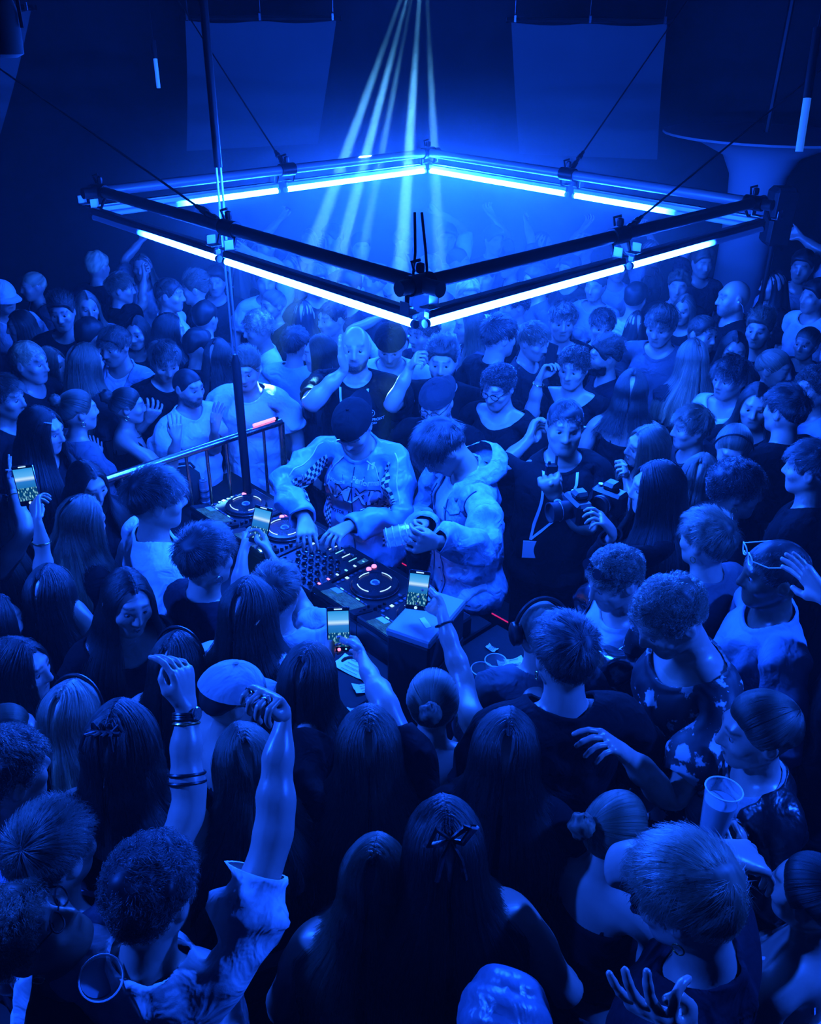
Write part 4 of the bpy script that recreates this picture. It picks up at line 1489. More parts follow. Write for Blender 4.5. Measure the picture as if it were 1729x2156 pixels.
def build_people():
    """spread the crowd: every head stays on its sight line, only body heights move, so nobody stands inside a neighbour"""
    n = len(SPEC); hs = np.zeros(n); rng = []; D = []; B = []
    for i, (pid, x, y, a, sex, hair, top, label, kw) in enumerate(SPEC):
        h = kw.get('h', 1.77 if sex == 'M' else 1.66); h *= .955 if (y < 860 and pid not in ('baldguard', 'guard1', 'grin', 'downman')) else .98 if y < 1000 and pid not in FIXED else 1
        hs[i] = h
        rng.append((0, 0) if pid in FIXED or kw.get('fix') else (-.10, .10) if kw.get('lod') else (-.075, .075))
        T = template(sex, kw.get('lod', 0))
        p = [pose_person(T, hh / 1.748, (x, y), a, kw)[2] for hh in (h - .05, h + .05)]
        B.append((p[0] + p[1])[:2] / 2); D.append((p[1] - p[0])[:2] / .1)
    B, D = np.array(B), np.array(D); rng = np.array(rng); dh = np.zeros(n)
    for it in range(400):
        R_ = B + D * dh[:, None]
        d = R_[:, None] - R_[None]; L = np.linalg.norm(d, axis=2) + np.eye(n) * 9
        need = np.clip(MIN_GAP - L, 0, None)
        u = d / np.maximum(L, 1e-3)[..., None]
        f = (need[..., None] * u).sum(1)
        g = (f * D).sum(1) / (D * D).sum(1)
        dh = np.clip(dh + g * .35 - dh * .01, rng[:, 0], rng[:, 1])
    for i, (pid, x, y, a, sex, hair, top, label, kw) in enumerate(SPEC):
        kw['h'] = hs[i] + dh[i]
        kw['who'] = pid; make_person(pid, x, y, a, sex, hair, top, label, **kw)


MIN_GAP = .44


def make_person(pid, x, y, a, sex, hair, top, label, **kw):
    """a: facing, clockwise from straight away from the lens (180 = facing it)"""
    size = kw.get('px', None)
    lod = kw.get('lod', 0)
    T = template(sex, lod)
    h = kw.get('h', 1.77 if sex == 'M' else 1.66)
    s = h / 1.748
    _np[0] += 1
    seed = kw.get('seed', _np[0])
    rs = random.Random(seed)
    R, Pj, root, hands, Zr = pose_person(T, s, (x, y), a, kw)
    emp = thing('person', label, 'person', tuple(root), math.radians(-a), kw.get('group', 'people in the crowd'))
    skin = SKIN[kw.get('skin', 0)]
    v0 = T['V'].astype(float)
    if kw.get('fat'):
        tor = np.exp(-((np.abs(v0[:, 0]) / .26) ** 6)) * np.clip((1.5 - v0[:, 2]) / .1, 0, 1)
        face = np.clip((1.63 - v0[:, 2]) / .05, 0, 1) * (v0[:, 2] > 1.46)
        v0 = v0 + T['N'] * (kw['fat'] * (tor * np.clip((v0[:, 2] - .8) / .1, 0, 1) + .25 * face + .3 * (np.abs(v0[:, 0]) > .2)))[:, None]
    V = skin_verts(T, v0, T['W'], R, Pj, s)
    me = mesh_np('body', V, T['Q'], mats=['skin'])
    at = me.color_attributes.new('feat', 'FLOAT_COLOR', 'POINT'); at.data.foreach_set('color', T['feat'].ravel())
    link('body', me, emp, (*skin, kw.get('stub', 0.0)))
    fat = kw.get('fat', 0)

    def wear(name, kind, c, mat='cloth', seed=0, **o):
        gv, gq, gw = garment(T, kind, seed, **o)
        if fat:
            gv = gv + (v0 - T['V'])[GUSED[id(gq)]]
        return link(name, mesh_np(name, skin_verts(T, gv, gw, R, Pj, s), gq, mats=[mat]), emp, COLS[c] if isinstance(c, str) else c)
    gs = seed % 3
    kind, c = top[0], top[1]
    o = dict(top[2]) if len(top) > 2 and isinstance(top[2], dict) else {}
    mat = o.pop('mat', 'cloth')
    nm = {'tee': 't_shirt', 'tank': 'vest_top', 'bandeau': 'strapless_top', 'long': 'long_sleeved_top', 'jacket': 'jacket', 'open_jacket': 'open_jacket'}[kind]
    inner = o.pop('inner', None)
    straps = o.pop('straps', False)
    g = wear(nm, kind, c, mat, gs, **o)
    if inner:
        wear('inner_shirt', 'tank', inner, 'cloth', gs, neck=.105, loose=-.002)
    if straps:
        for sg in (1, -1):
            pts = []
            for (px_, py_, pz_) in ((.07, .088, 1.34), (.078, .058, 1.40), (.085, .0, 1.468), (.085, -.05, 1.45), (.075, -.092, 1.38), (.07, -.10, 1.34)):
                pts.append(((np.array([px_ * sg, py_, pz_]) - T['J']['chest']) * s) @ R['chest'].T + Pj['chest'])
            b = MB(); b.tube(pts, .006, 6); b.build('strap', mat, g, True, COLS[c] if isinstance(c, str) else c)
    if lod == 0 or kw.get('legs'):
        wear('trousers', 'trousers', kw.get('leg', 'dg'), 'denim', 0)
        wear('shoe', 'shoes', kw.get('shoe', 'g'), 'cloth', 0)
        wear('shoe', 'shoes', kw.get('shoe', 'g'), 'cloth', 1)
    else:
        wear('trousers', 'trousers', kw.get('leg', 'dg'), 'cloth', 0)

    def H(p):
        return ((np.asarray(p) - T['J']['head']) * s) @ R['head'].T + Pj['head']

    def CH(p, bone='chest'):
        return ((np.asarray(p) - T['J'][bone]) * s) @ R[bone].T + Pj[bone]
    hs = hair[0]; hc = HAIRC[hair[1]]; ho = hair[2] if len(hair) > 2 else {}
    d = np.linalg.norm(root + Zr @ H(np.array([[0, 0, 1.65]]))[0] - CAM)
    n_str = 0 if (lod or kw.get('nostr')) else int(np.interp(d, [1.5, 4, 6], [2600, 1300, 700]))
    rad = float(np.interp(d, [1.5, 3, 6], [.00055, .0007, .0011])) 
    if hs in ('cap', 'capf'):
        build_hair('crop', hc, emp, s, R, Pj, T, seed, 0, rad, {'vol': .5})
        cap_mesh(H, emp, COLS[ho.get('c', 'k')], hs == 'cap')
    elif hs != 'bald':
        build_hair(hs, hc, emp, s, R, Pj, T, seed, n_str * (1.5 if hs in ('long', 'wavy', 'bob', 'half_up') else 1), rad, ho)
    # eyes
    fc = Zr @ R['head'] @ np.array([0, 1., 0])
    hw = root + Zr @ H(np.array([[0, 0, 1.65]]))[0]
    if fc @ unit(CAM - hw) > -.45 and lod == 0:
        b = MB()
        for sg in (1, -1):
            c = np.array([sg * .031, .0716, 1.6505]); n1, n2 = 12, 12; vv = []
            for i in range(n2):
                t = math.pi * i / (n2 - 1)
                for k in range(n1):
                    p_ = 2 * math.pi * k / n1
                    vv.append(c + .0122 * np.array([math.sin(t) * math.cos(p_), math.cos(t), math.sin(t) * math.sin(p_)]))
            vv = H(np.array(vv))
            for i in range(n2 - 1):
                b.cur = 1 if i < 2 else 0
                b.add(vv, [(i * n1 + k, i * n1 + (k + 1) % n1, (i + 1) * n1 + (k + 1) % n1, (i + 1) * n1 + k) for k in range(n1)])
        b.build('eyes', ['eye_white', 'iris'], emp, True)
    gd = garment(T, kind, gs, **o)
    rec = dict(gdata=gd, gpose=np.empty((len(gd[0]), 3)), emp=emp, H=H, CH=CH, hands=hands, root=root, Zr=Zr, s=s, R=R, Pj=Pj, T=T, skin=skin, hw=hw, top=g, V=V)
    PEOPLE[pid] = rec
    g.data.vertices.foreach_get('co', _fg := np.empty(len(gd[0]) * 3, np.float32)); rec['gpose'] = _fg.reshape(-1, 3).astype(float)
    for ac in kw.get('acc', ()):
        ACC[ac[0]](rec, *ac[1:])
    return rec


def unit_rows(a):
    return a / np.maximum(1e-6, np.linalg.norm(a, axis=1))[:, None]


ACC = {}


def acc(f):
    ACC[f.__name__] = f
    return f


def arm_ring(r, sd, t, rad, thick, name, mat, width=None):
    """a band round the forearm; t: 0 wrist .. 1 elbow"""
    Zt = r['Zr'].T; h = r['hands'][sd]
    Wl, El = Zt @ (h['P'] - r['root']), Zt @ (h['E'] - r['root'])
    c = Wl + (El - Wl) * t; d = unit(El - Wl); a = unit(np.cross(d, [0.1, .2, 1])); b_ = np.cross(d, a)
    b = MB()
    pts = [c + (a * math.cos(q) + b_ * math.sin(q)) * rad * r['s'] for q in np.linspace(0, 2 * math.pi, 20, endpoint=False)]
    if width:
        for k in range(3):
            b.tube([p + d * width * (k - 1) * .5 for p in pts], thick, 6, closed=True)
    else:
        b.tube(pts, thick, 6, closed=True)
    return b.build(name, mat, r['emp'], True), c, d, a, b_


@acc
def bracelet(r, sd='R', t=.12, mat='gold', thick=.0025):
    arm_ring(r, sd, t, .031 + .01 * t, thick, 'bracelet', mat)


@acc
def armband(r, sd='R', t=.6):
    arm_ring(r, sd, t, .0445, .004, 'arm_band', 'black_plastic'); arm_ring(r, sd, t + .08, .0455, .004, 'arm_band', 'black_plastic')


@acc
def watch(r, sd='R', t=.08, face='steel'):
    o, c, d, a, b_ = arm_ring(r, sd, t, .031, .004, 'watch', 'black_plastic', .012)
    h = r['hands'][sd]; nrm = r['Zr'].T @ (-h['N'])
    M = Matrix((unit(np.cross(d, nrm)), d, nrm)).transposed().to_4x4()
    b = MB(); b.lathe([(.017, -.003), (.018, .001), (.015, .004), (0, .004)], c=c + nrm * .033 * r['s'], n=18, M=M)
    b.build('watch_face', face, o, True)


@acc
def glasses(r, up=False, mat='black_plastic'):
    b = MB(); z = 1.652; y = .100; H = r['H']
    off = np.array([0, -.012, .078]) if up else np.zeros(3)
    for sg in (1, -1):
        pts = [np.array([sg * .032 + .024 * math.cos(t), y - .004 * abs(math.cos(t)), z + .019 * math.sin(t)]) + off for t in np.linspace(0, 2 * math.pi, 20, endpoint=False)]
        b.tube(H(np.array(pts)), .0022, 6, closed=True)
        pts = [np.array([sg * .056, y - .004, z + .006]) + off, np.array([sg * .078, .05, z + .008]) + off * .8, np.array([sg * .082, -.012, z + .006]) + off * (.8 if up else 1)]
        b.tube(H(np.array(pts)), .002, 6)
    b.tube(H(np.array([np.array([-.010, y + .003, z + .006]) + off, np.array([0, y + .006, z + .009]) + off, np.array([.010, y + .003, z + .006]) + off])), .002, 6)
    b.build('glasses', mat, r['emp'], True)


@acc
def sunglasses(r):
    b = MB(); H = r['H']
    for sg in (1, -1):
        pts = [np.array([sg * .034 + .026 * math.cos(t), .066 + .014 * math.sin(t), 1.742 - .012 * math.sin(t) - .004]) for t in np.linspace(0, 2 * math.pi, 16, endpoint=False)]
        P_ = H(np.array(pts)); c = P_.mean(0); nn = unit(np.cross(P_[0] - c, P_[4] - c)); nn = nn if nn @ (r['R']['head'] @ np.array([0, .5, 1])) > 0 else -nn
        top = P_ + nn * .003
        b.add(np.concatenate([P_, top]), [tuple(range(16)), tuple(range(31, 15, -1))] + [(k, (k + 1) % 16, 16 + (k + 1) % 16, 16 + k) for k in range(16)])
        b.tube(H(np.array([[sg * .06, .06, 1.735], [sg * .085, .01, 1.705], [sg * .088, -.02, 1.68]])), .0025, 6)
    b.tube(H(np.array([[-.010, .068, 1.746], [0, .07, 1.75], [.010, .068, 1.746]])), .0025, 6)
    b.build('sunglasses', simple('dark_lens', (.01, .01, .012), .08), r['emp'], True)


@acc
def beard(r, color='k', thick=.006):
    T = r['T']; v = T['V'].astype(float); f = T['feat'][:, 2]
    q = T['Q'][(f[T['Q']] > .35).all(1)]
    u = np.unique(q); mp = np.full(len(v), -1); mp[u] = np.arange(len(u))
    vv = v[u] + T['N'][u] * (thick * np.clip((f[u] - .3) * 2, .1, 1) * (1 + .3 * vnoise(v[u], 3, 120)))[:, None]
    link('beard', mesh_np('beard', r['H'](vv), mp[q], mats=['hair']), r['emp'], HAIRC[color])


@acc
def earring(r, sd=1, size=.012, mat='gold'):
    b = MB(); c = np.array([sd * .082, -.008, 1.605])
    b.tube(r['H'](np.array([c + np.array([0, size * math.sin(t), -size - size * math.cos(t) * -1 - .002]) for t in np.linspace(0, 2 * math.pi, 14, endpoint=False)])), .0018, 5, closed=True)
    b.build('earring', mat, r['emp'], True)


@acc
def earpiece(r, sd=1):
    b = MB(); c = r['H'](np.array([[sd * .088, -.004, 1.637]]))[0]
    b.lathe([(0, -.008), (.007, -.005), (.008, 0), (.007, .005), (0, .008)], c=c, n=10)
    b.tube(r['H'](np.array([[sd * .088, -.01, 1.635], [sd * .09, -.03, 1.61], [sd * .07, -.045, 1.56]])), .0018, 5)
    b.build('earpiece', 'white_plastic', r['emp'], True)


@acc
def necklace(r, drop=.12, mat='gold', thick=.0016, pendant=False):
    c = r['CH']
    pts = []
    for t in np.linspace(-1, 1, 25):
        an = t * math.pi
        x = .068 * math.sin(an * .98); ca = math.cos(an)
        z = 1.475 - drop * (.5 + .5 * ca); y = -.012 + (.075 if ca > 0 else .06) * ca + .03 * (.5 + .5 * ca) * (drop > .1)
        pts.append((x, y + .004, z))
    b = MB(); b.tube(c(np.array(pts)), thick, 5, closed=True)
    if pendant:
        b.lathe([(0, -.004), (.009, 0), (0, .004)], c=c(np.array([[0, .10, 1.475 - drop - .01]]))[0], n=10)
    b.build('necklace', mat, r['emp'], True)


@acc
def lanyard(r, mat='white_plastic', skew=0.0, badge=False):
    c = r['CH']; b = MB()
    for sg in (1, -1):
        pts = np.array([(sg * .070, 0, 1.43), (sg * .068, 0, 1.39), (sg * .055 + skew * .2, 0, 1.32), (sg * .03 + skew * .6, 0, 1.22), (skew, 0, 1.12)])
        t_ = np.linspace(0, 4, 17); pts = np.stack([np.interp(t_, range(5), pts[:, k]) for k in range(3)], 1)
        P_ = gproj(r, pts, (0, 1, 0), .006); P2 = gproj(r, pts + np.array([.011, 0, 0]), (0, 1, 0), .006); nn = r['R']['chest'] @ np.array([0, .002, 0])
        n = len(P_)
        b.add(np.concatenate([P_, P2, P_ + nn, P2 + nn]), [(i, i + 1, n + i + 1, n + i) for i in range(n - 1)] + [(2 * n + i, 3 * n + i, 3 * n + i + 1, 2 * n + i + 1) for i in range(n - 1)])
    o = b.build('lanyard', mat, r['emp'], True)
    if badge:
        b = MB(); M = Matrix(r['R']['chest'].tolist()).to_4x4()
        b.box(gproj(r, [(skew, 0, 1.075)], (0, 1, 0), .012)[0], (.07, .003, .095), M, .001); b.build('badge', 'paper', o)


@acc
def headphones(r):
    H = r['H']; b = MB()
    b.tube(H(np.array([[.098 * math.sin(t), -.012, 1.645 + .125 * math.cos(t)] for t in np.linspace(-1.55, 1.55, 21)])), .008, 8)
    o = b.build('headphones', 'black_plastic', r['emp'], True)
    for sg in (1, -1):
        b = MB(); M = Matrix(r['R']['head'].tolist()).to_4x4() @ Matrix.Rotation(sg * math.pi / 2, 4, 'Y')
        b.lathe([(0, -.012), (.036, -.012), (.042, 0), (.04, .014), (.03, .02), (0, .021)], c=H(np.array([[sg * .092, -.012, 1.64]]))[0], n=22, M=M)
        b.build('ear_cup', 'grey_metal' if sg > 0 else 'black_plastic', o, True)


@acc
def clip(r, mat='white_plastic', pos=(.06, .03, 1.725)):
    b = MB(); p = np.array(pos)
    b.tube(r['H'](np.array([p + [0, .02, .002], p, p + [0, -.025, -.004]])), .004, 6); b.build('hair_clip', mat, r['emp'], True)


@acc
def claw_clip(r):
    H = r['H']; b = MB()
    for sg in (1, -1):
        for k in range(4):
            x = -.03 + .02 * k
            b.tube(H(np.array([[x * .6, -.085, 1.735], [x, -.10 - sg * .022, 1.75], [x * 1.3, -.10 - sg * .035, 1.72], [x * 1.1, -.11 - sg * .02, 1.70]])), [.005, .005, .004, .002], 6)
    b.tube(H(np.array([[-.04, -.09, 1.737], [.04, -.09, 1.737]])), .006, 8)
    b.build('claw_clip', 'black_plastic', r['emp'], True)


@acc
def bow(r):
    H = r['H']; b = MB()
    for sg in (1, -1):
        b.tube(H(np.array([[0, -.10, 1.745], [sg * .03, -.10, 1.775], [sg * .05, -.105, 1.76 + sg * .02], [sg * .025, -.105, 1.74], [0, -.10, 1.745]])), [.004, .008, .01, .008, .004], 6)
        b.tube(H(np.array([[0, -.105, 1.745], [sg * .02, -.12, 1.71], [sg * .03, -.125, 1.66]])), [.004, .007, .006], 6)
    b.build('bow', 'satin', r['emp'], True, COLS['k'])


@acc
def hairband(r, mat='black_plastic'):
    b = MB(); b.tube(r['H'](np.array([[.092 * math.sin(t), .025, 1.66 + .112 * math.cos(t)] for t in np.linspace(-1.4, 1.4, 19)])), .005, 6)
    b.build('hair_band', mat, r['emp'], True)


@acc
def mouth(r):
    b = MB(); n = 14; H = r['H']
    P_ = [np.array([.018 * math.cos(t), .0905 + .004 * (1 - abs(math.cos(t))), 1.582 + .010 * math.sin(t)]) for t in np.linspace(0, 2 * math.pi, n, endpoint=False)]
    b.add(H(np.array(P_ + [p - [0, .012, 0] for p in P_])), [tuple(range(n))[::-1], tuple(range(n, 2 * n))] + [(k, (k + 1) % n, n + (k + 1) % n, n + k) for k in range(n)])
    o = b.build('mouth', simple('mouth_dark', (.02, .008, .008), .3), r['emp'], True)
    b = MB(); b.tube(H(np.array([[-.011, .0935, 1.5895], [0, .0965, 1.589], [.011, .0935, 1.5895]])), .003, 6); b.build('teeth', 'eye_white', o, True)


@acc
def ring(r, sd='R', finger='middle'):
    b0, b1 = finger + '0' + sd, finger + '1' + sd
    Pa, Pb = r['Pj'][b0], r['Pj'][b1]
    c = Pa + (Pb - Pa) * .5; d = unit(Pb - Pa); a = unit(np.cross(d, [.3, .2, 1])); b_ = np.cross(d, a)
    b = MB(); b.tube([c + (a * math.cos(q) + b_ * math.sin(q)) * .0105 for q in np.linspace(0, 2 * math.pi, 14, endpoint=False)], .0022, 6, closed=True)
    b.build('finger_ring', 'steel', r['emp'], True)


@acc
def scarf(r, c='n'):
    nu, nv = 44, 16
    ph = np.linspace(-180, 180, nu, endpoint=False)[:, None]; tt = np.linspace(0, 1, nv)[None]
    th = tt * (100 + 12 * np.cos(np.radians(ph + 180)))
    P0 = skull(th, ph + 0 * th)
    fold = .010 * np.abs(np.sin(P0[..., 1] * 60 + P0[..., 0] * 25 + 1.5 * np.sin(P0[..., 2] * 40)))
    V = skull(th, ph + 0 * th, .014 + fold)
    o = link('head_scarf', mesh_np('head_scarf', r['H'](V.reshape(-1, 3)), grid_quads(nu, nv, True), mats=['satin']), r['emp'], (.2, .24, .32, 1))
    b = MB(); b.tube(r['H'](np.array([[.0, -.115, 1.66], [.035, -.13, 1.65], [.06, -.14, 1.60], [.05, -.13, 1.53]])), [.018, .022, .018, .006], 8); b.tube(r['H'](np.array([[.0, -.115, 1.66], [-.03, -.135, 1.645], [-.05, -.14, 1.58]])), [.018, .02, .008], 8); b.build('knot', 'satin', o, True, (.2, .24, .32, 1))


@acc
def cap_strap(r):
    H = r['H']; b = MB()
    pts = [skull(80, a, .016) for a in np.linspace(-40, 40, 13)]
    b.tube(H(np.array(pts) - np.array([0, 0, .004])), .006, 6); o = b.build('cap_strap', 'rubber', r['emp'], True)
    b = MB(); M = Matrix(r['R']['head'].tolist()).to_4x4() @ Matrix.Rotation(.5, 4, 'Z'); b.box(H(skull(80, 20, .024)[None])[0], (.022, .006, .018), M, .002); b.build('buckle', 'steel', o)


@acc
def hood(r, c='lb'):
    """a folded hood lying behind the neck"""
    nu, nv = 22, 10
    u = np.linspace(-1, 1, nu)[:, None]; v = np.linspace(0, 1, nv)[None]
    an = u * 2.3
    rr = .105 + .055 * np.sin(v * math.pi) + .015 * np.abs(u)
    x = rr * np.sin(an); y = -.025 - rr * np.cos(an) * 1.05; z = 1.485 + .05 * np.cos(v * math.pi) * (1 - .35 * np.abs(u)) + .035 * (1 - np.abs(u)) - .05 * np.abs(u) ** 3
    V = np.stack([x + 0 * v, y + 0 * v, z + 0 * u], -1).reshape(-1, 3)
    V += .006 * vnoise(V, 5, 40)[:, None]
    q = grid_quads(nu, nv)
    link('hood', mesh_np('hood', r['CH'](V), q, mats=['denim']), r['emp'], COLS[c])

# ------------------------------------------------------------------ prints and trims that follow a garment
from mathutils.bvhtree import BVHTree
_bvh = {}


def gproj(rec, pts, frm=(0, 1, 0), lift=.004):
    """rest-pose points -> posed points lying on the person's top, found along a direction"""
    g = rec['gdata']
    k = id(g[1])
    if k not in _bvh:
        q = g[1]; tri = np.concatenate([q[:, [0, 1, 2]], q[:, [0, 2, 3]]])
        _bvh[k] = (BVHTree.FromPolygons([tuple(v) for v in g[0]], [tuple(map(int, t)) for t in tri]), tri)
    bvh, tri = _bvh[k]
    PV = rec['gpose']; f = Vector(frm); out = []
    for p in pts:
        h = bvh.ray_cast(Vector(p) + f * .5, -f, 1.0)
        if h[0] is None:
            h = bvh.find_nearest(Vector(p))
        t = tri[h[2]]; a, b, c = [g[0][i] for i in t]; pp = np.array(h[0])
        v0, v1, v2 = b - a, c - a, pp - a
        d00, d01, d11, d20, d21 = v0 @ v0, v0 @ v1, v1 @ v1, v2 @ v0, v2 @ v1
        den = d00 * d11 - d01 * d01
        v = (d11 * d20 - d01 * d21) / den; w = (d00 * d21 - d01 * d20) / den
        A, B, C = [PV[i] for i in t]
        n = unit(np.cross(B - A, C - A)); 
        rn = np.cross(b - a, c - a)
        if rn @ np.array(frm) < 0: n = -n
        out.append(A * (1 - v - w) + B * v + C * w + n * lift)
    return np.array(out)


def text_mesh(txt, size, shear=0.0, bold=0.0):
    cu = bpy.data.curves.new('lettering', 'FONT'); cu.body = txt; cu.size = size; cu.align_x = 'CENTER'; cu.align_y = 'CENTER'; cu.shear = shear; cu.offset = bold; cu.resolution_u = 3
    o = bpy.data.objects.new('lettering_tmp', cu); col.objects.link(o)
    dg = bpy.context.evaluated_depsgraph_get(); me = o.evaluated_get(dg).to_mesh()
    v = np.array([tuple(p.co) for p in me.vertices]); f = [tuple(p.vertices) for p in me.polygons]
    o.evaluated_get(dg).to_mesh_clear(); bpy.data.objects.remove(o); bpy.data.curves.remove(cu)
    return v, f


def flat_mat(name, c, rough=.6):
    return simple(name, c, rough)


def print_text(rec, txt, size, x, z, mat, rot=0.0, shear=0.0, bold=0.0, name='lettering', frm=(0, 1, 0), flip=True, lift=.004):
    v, f = text_mesh(txt, size, shear, bold)
    if not len(f): return
    c, s_ = math.cos(rot), math.sin(rot)
    X = v[:, 0] * c - v[:, 1] * s_; Z = v[:, 0] * s_ + v[:, 1] * c
    pts = np.stack([x + (-X if flip else X), 0 * X, z + Z], 1)
    P_ = gproj(rec, pts, frm, lift)
    b = MB(); b.add(P_, f)
    return b.build(name, mat, rec['top'])


def print_poly(rec, poly, mat, name, frm=(0, 1, 0), lift=.003, sub=1):
    b = MB(); P_ = gproj(rec, poly, frm, lift); b.add(P_, [tuple(range(len(P_)))]); return b.build(name, mat, rec['top'])


def piping(rec, pts, mat='reflective', r=.0032, frm=(0, 1, 0), name='piping', n=26):
    pts = np.array(pts, float); seg = np.linspace(0, len(pts) - 1, n)
    Q = np.stack([np.interp(seg, range(len(pts)), pts[:, k]) for k in range(3)], 1)
    b = MB(); b.tube(gproj(rec, Q, frm, .002), r, 5); return b.build(name, mat, rec['top'], True)


def checker(rec, x0, x1, z0, z1, nx, nz, frm=(0, 1, 0), name='checker_strip'):
    """chequered band: dark backing with raised pale squares"""
    for half in (0, 1):
        b = MB()
        for i in range(nx):
            for k in range(nz):
                if (i + k) % 2 != half: continue
                xa, xb = x0 + (x1 - x0) * i / nx, x0 + (x1 - x0) * (i + 1) / nx
                za, zb = z0 + (z1 - z0) * k / nz, z0 + (z1 - z0) * (k + 1) / nz
                b.add(gproj(rec, [(xa, 0, za), (xb, 0, za), (xb, 0, zb), (xa, 0, zb)], frm, .0035), [(0, 1, 2, 3)])
        b.build(name, 'reflective' if half else 'print_navy', rec['top'])


simple('reflective', (.8, .8, .82), .35); simple('print_navy', (.012, .014, .03), .7); simple('print_white', (.75, .75, .78), .6); simple('print_red', (.7, .03, .06), .6); simple('seam', (.03, .05, .09), .8); simple('pocket', (.36, .46, .6), .8); simple('print_grey', (.55, .55, .6), .6)

# ------------------------------------------------------------------ the crowd  (head position in the frame, facing, look)
LB = ('tee', 'k'); TW = ('tee', 'w'); TG = ('tee', 'g'); TD = ('tee', 'dg'); TN = ('tee', 'n'); TL = ('tee', 'lg')
BK = ('bandeau', 'k', {'straps': True}); BW = ('bandeau', 'w', {'straps': True}); LK = ('long', 'k'); TK = ('tank', 'k'); TKW = ('tank', 'w')
DEN = {'mat': 'denim'}

# --- the two at the decks
P('dj', 743, 893, 196, 'M', ('cap', 'k', {'c': 'k'}), ('jacket', (.30, .42, .62), {'fold': 1.3, 'mat': 'satin'}), 'person in a racing jacket and backward cap bending over the decks',
  hp=30, lean=8, h=1.80, L=dict(w=(735, 1108), e=(835, 1085), f=(680, 1138), p='relax', n='down', r=.80, far=False), R=dict(w=(640, 1092), e=(618, 1020), f=(652, 1155), p='relax', n='down', r=.86, far=False), acc=[('cap_strap',)], group='people at the decks')
P('dj2', 930, 940, 252, 'M', ('fringe', 'k', {'vol': 1.25}), ('open_jacket', (.42, .52, .66), {'mat': 'denim', 'inner': 'w', 'gap': .05, 'fold': 1.3}), 'person in a pale hooded denim jacket looking down beside the decks',
  hp=46, lean=6, h=1.83, L=dict(w=(918, 1142), e=(1060, 1165), f=(850, 1140), p='grip', n='in', r=.8, far=False), R=dict(w=(893, 1108), e=(900, 1060), f=(845, 1115), p='grip', n='in', r=.72, far=False), acc=[('hood',), ('necklace', .14)], group='people at the decks')

# --- just behind the decks
P('guard1', 748, 728, 180, 'M', ('bald', 'k'), ('tee', 'k', {'neck': .085}), 'bald bearded person in dark polo and lanyard, hand on ear', stub=1.0, h=1.84, fat=.012, hp=2,
  R=dict(w=(724, 778), e=(655, 858), f=(714, 712), p='flat', n='in', r=.62, far=False), acc=[('lanyard',)], lod=0)
P('capwhite', 822, 722, 182, 'M', ('cap', 'k', {'c': 'k'}), TW, 'person in dark cap and white shirt, head lowered, beside the bald one', hp=32, h=1.78)
P('whiteback', 838, 676, 150, 'M', ('short', 'b'), ('tee', 'w', {'loose': .012}), 'person in bright white shirt under the front corner of the frame', h=1.80, lod=1, L=dict(rel=(-.3, .25, .02)), R=dict(w=(800, 668), r=.6))
P('fistman', 932, 757, 188, 'M', ('swept', 'd'), LB, 'person with dark beard raising one fist beside the forehead', stub=.9, R=dict(w=(866, 772), e=(838, 838), f=(893, 735), p='half', n='in', r=.62, far=False), acc=[('necklace', .1)])
P('oldcap', 920, 843, 205, 'M', ('cap', 'g', {'c': 'dg'}), LK, 'grey bearded person in backward cap and glasses looking down', hp=26, h=1.72, acc=[('glasses',), ('beard', 'g', .012), ('bracelet', 'R', .05, 'steel', .006)], R=dict(w=(858, 1015), e=(842, 950), f=(872, 1080), p='relax', r=.9, far=True))
P('specs', 1050, 812, 215, 'M', ('curly', 'k'), ('tee', 'k', {'neck': .135}), 'young person with dark curls and glasses in black V neck', hp=20, acc=[('glasses',), ('necklace', .15)])
P('turned', 1050, 706, 60, 'M', ('short', 'k'), LB, 'dark haired person in black turned away behind the one with glasses', h=1.82)
P('collar', 1122, 716, 128, 'M', ('short', 'b'), ('tee', 'dg', {'neck': .09}), 'person with short hair and pale collar looking down to the right', hp=14)
P('grin', 1184, 674, 182, 'M', ('fringe', 'd'), LB, 'grinning person with a heavy fringe far behind the photographer', hp=6, h=1.82)
P('phoneman', 1208, 772, 208, 'M', ('curly', 'd'), ('tee', 'k', {'neck': .13}), 'smiling person in black holding a phone up in one hand', R=dict(w=(1136, 800), e=(1118, 888), f=(1168, 745), p='grip', n='in', r=.62, far=False), acc=[('bracelet', 'R', .1), ('necklace', .13), ('necklace', .19)])
P('profile_beard', 1275, 748, 266, 'M', ('swept', 'd'), ('tee', 'n'), 'bearded person in profile facing left behind the guard', stub=1.0, acc=[('beard', 'k', .012)])
P('guard2', 1190, 893, 184, 'M', ('crop', 'k'), ('tee', 'k', {'neck': .085}), 'heavy guard in black with watch and badge, hand at the ear', fat=.020, h=1.80, hp=4, skin=1, leg='k',
  R=dict(w=(1112, 928), e=(1052, 985), f=(1136, 878), p='claw', n='in', r=.5, far=True), L=dict(w=(1168, 1042), e=(1238, 1088), f=(1150, 985), p='fist', n='back', r=.55, far=False), acc=[('lanyard', 'white_plastic', .10, True), ('watch', 'L', .06, 'paper'), ('earpiece', -1)])
P('backshirt', 622, 724, 25, 'M', ('short', 'k'), ('tee', 'lb', {'loose': .014, 'hem': .84}), 'person in loose pale T-shirt with back turned, behind the barrier', h=1.69, fix=1)
P('longdark', 674, 742, 268, 'F', ('long', 'k'), TD, 'long haired person in profile between pale T-shirt and bald guard', h=1.66)
P('whitetee', 520, 776, 184, 'M', ('swept', 'b'), ('tee', 'w', {'loose': .022, 'hem': .76}), 'smiling person in oversized white T-shirt behind the barrier pole', h=1.70, fix=1, hp=12, R=dict(rel=(.16, .22, -.42)), acc=[('mouth',)])
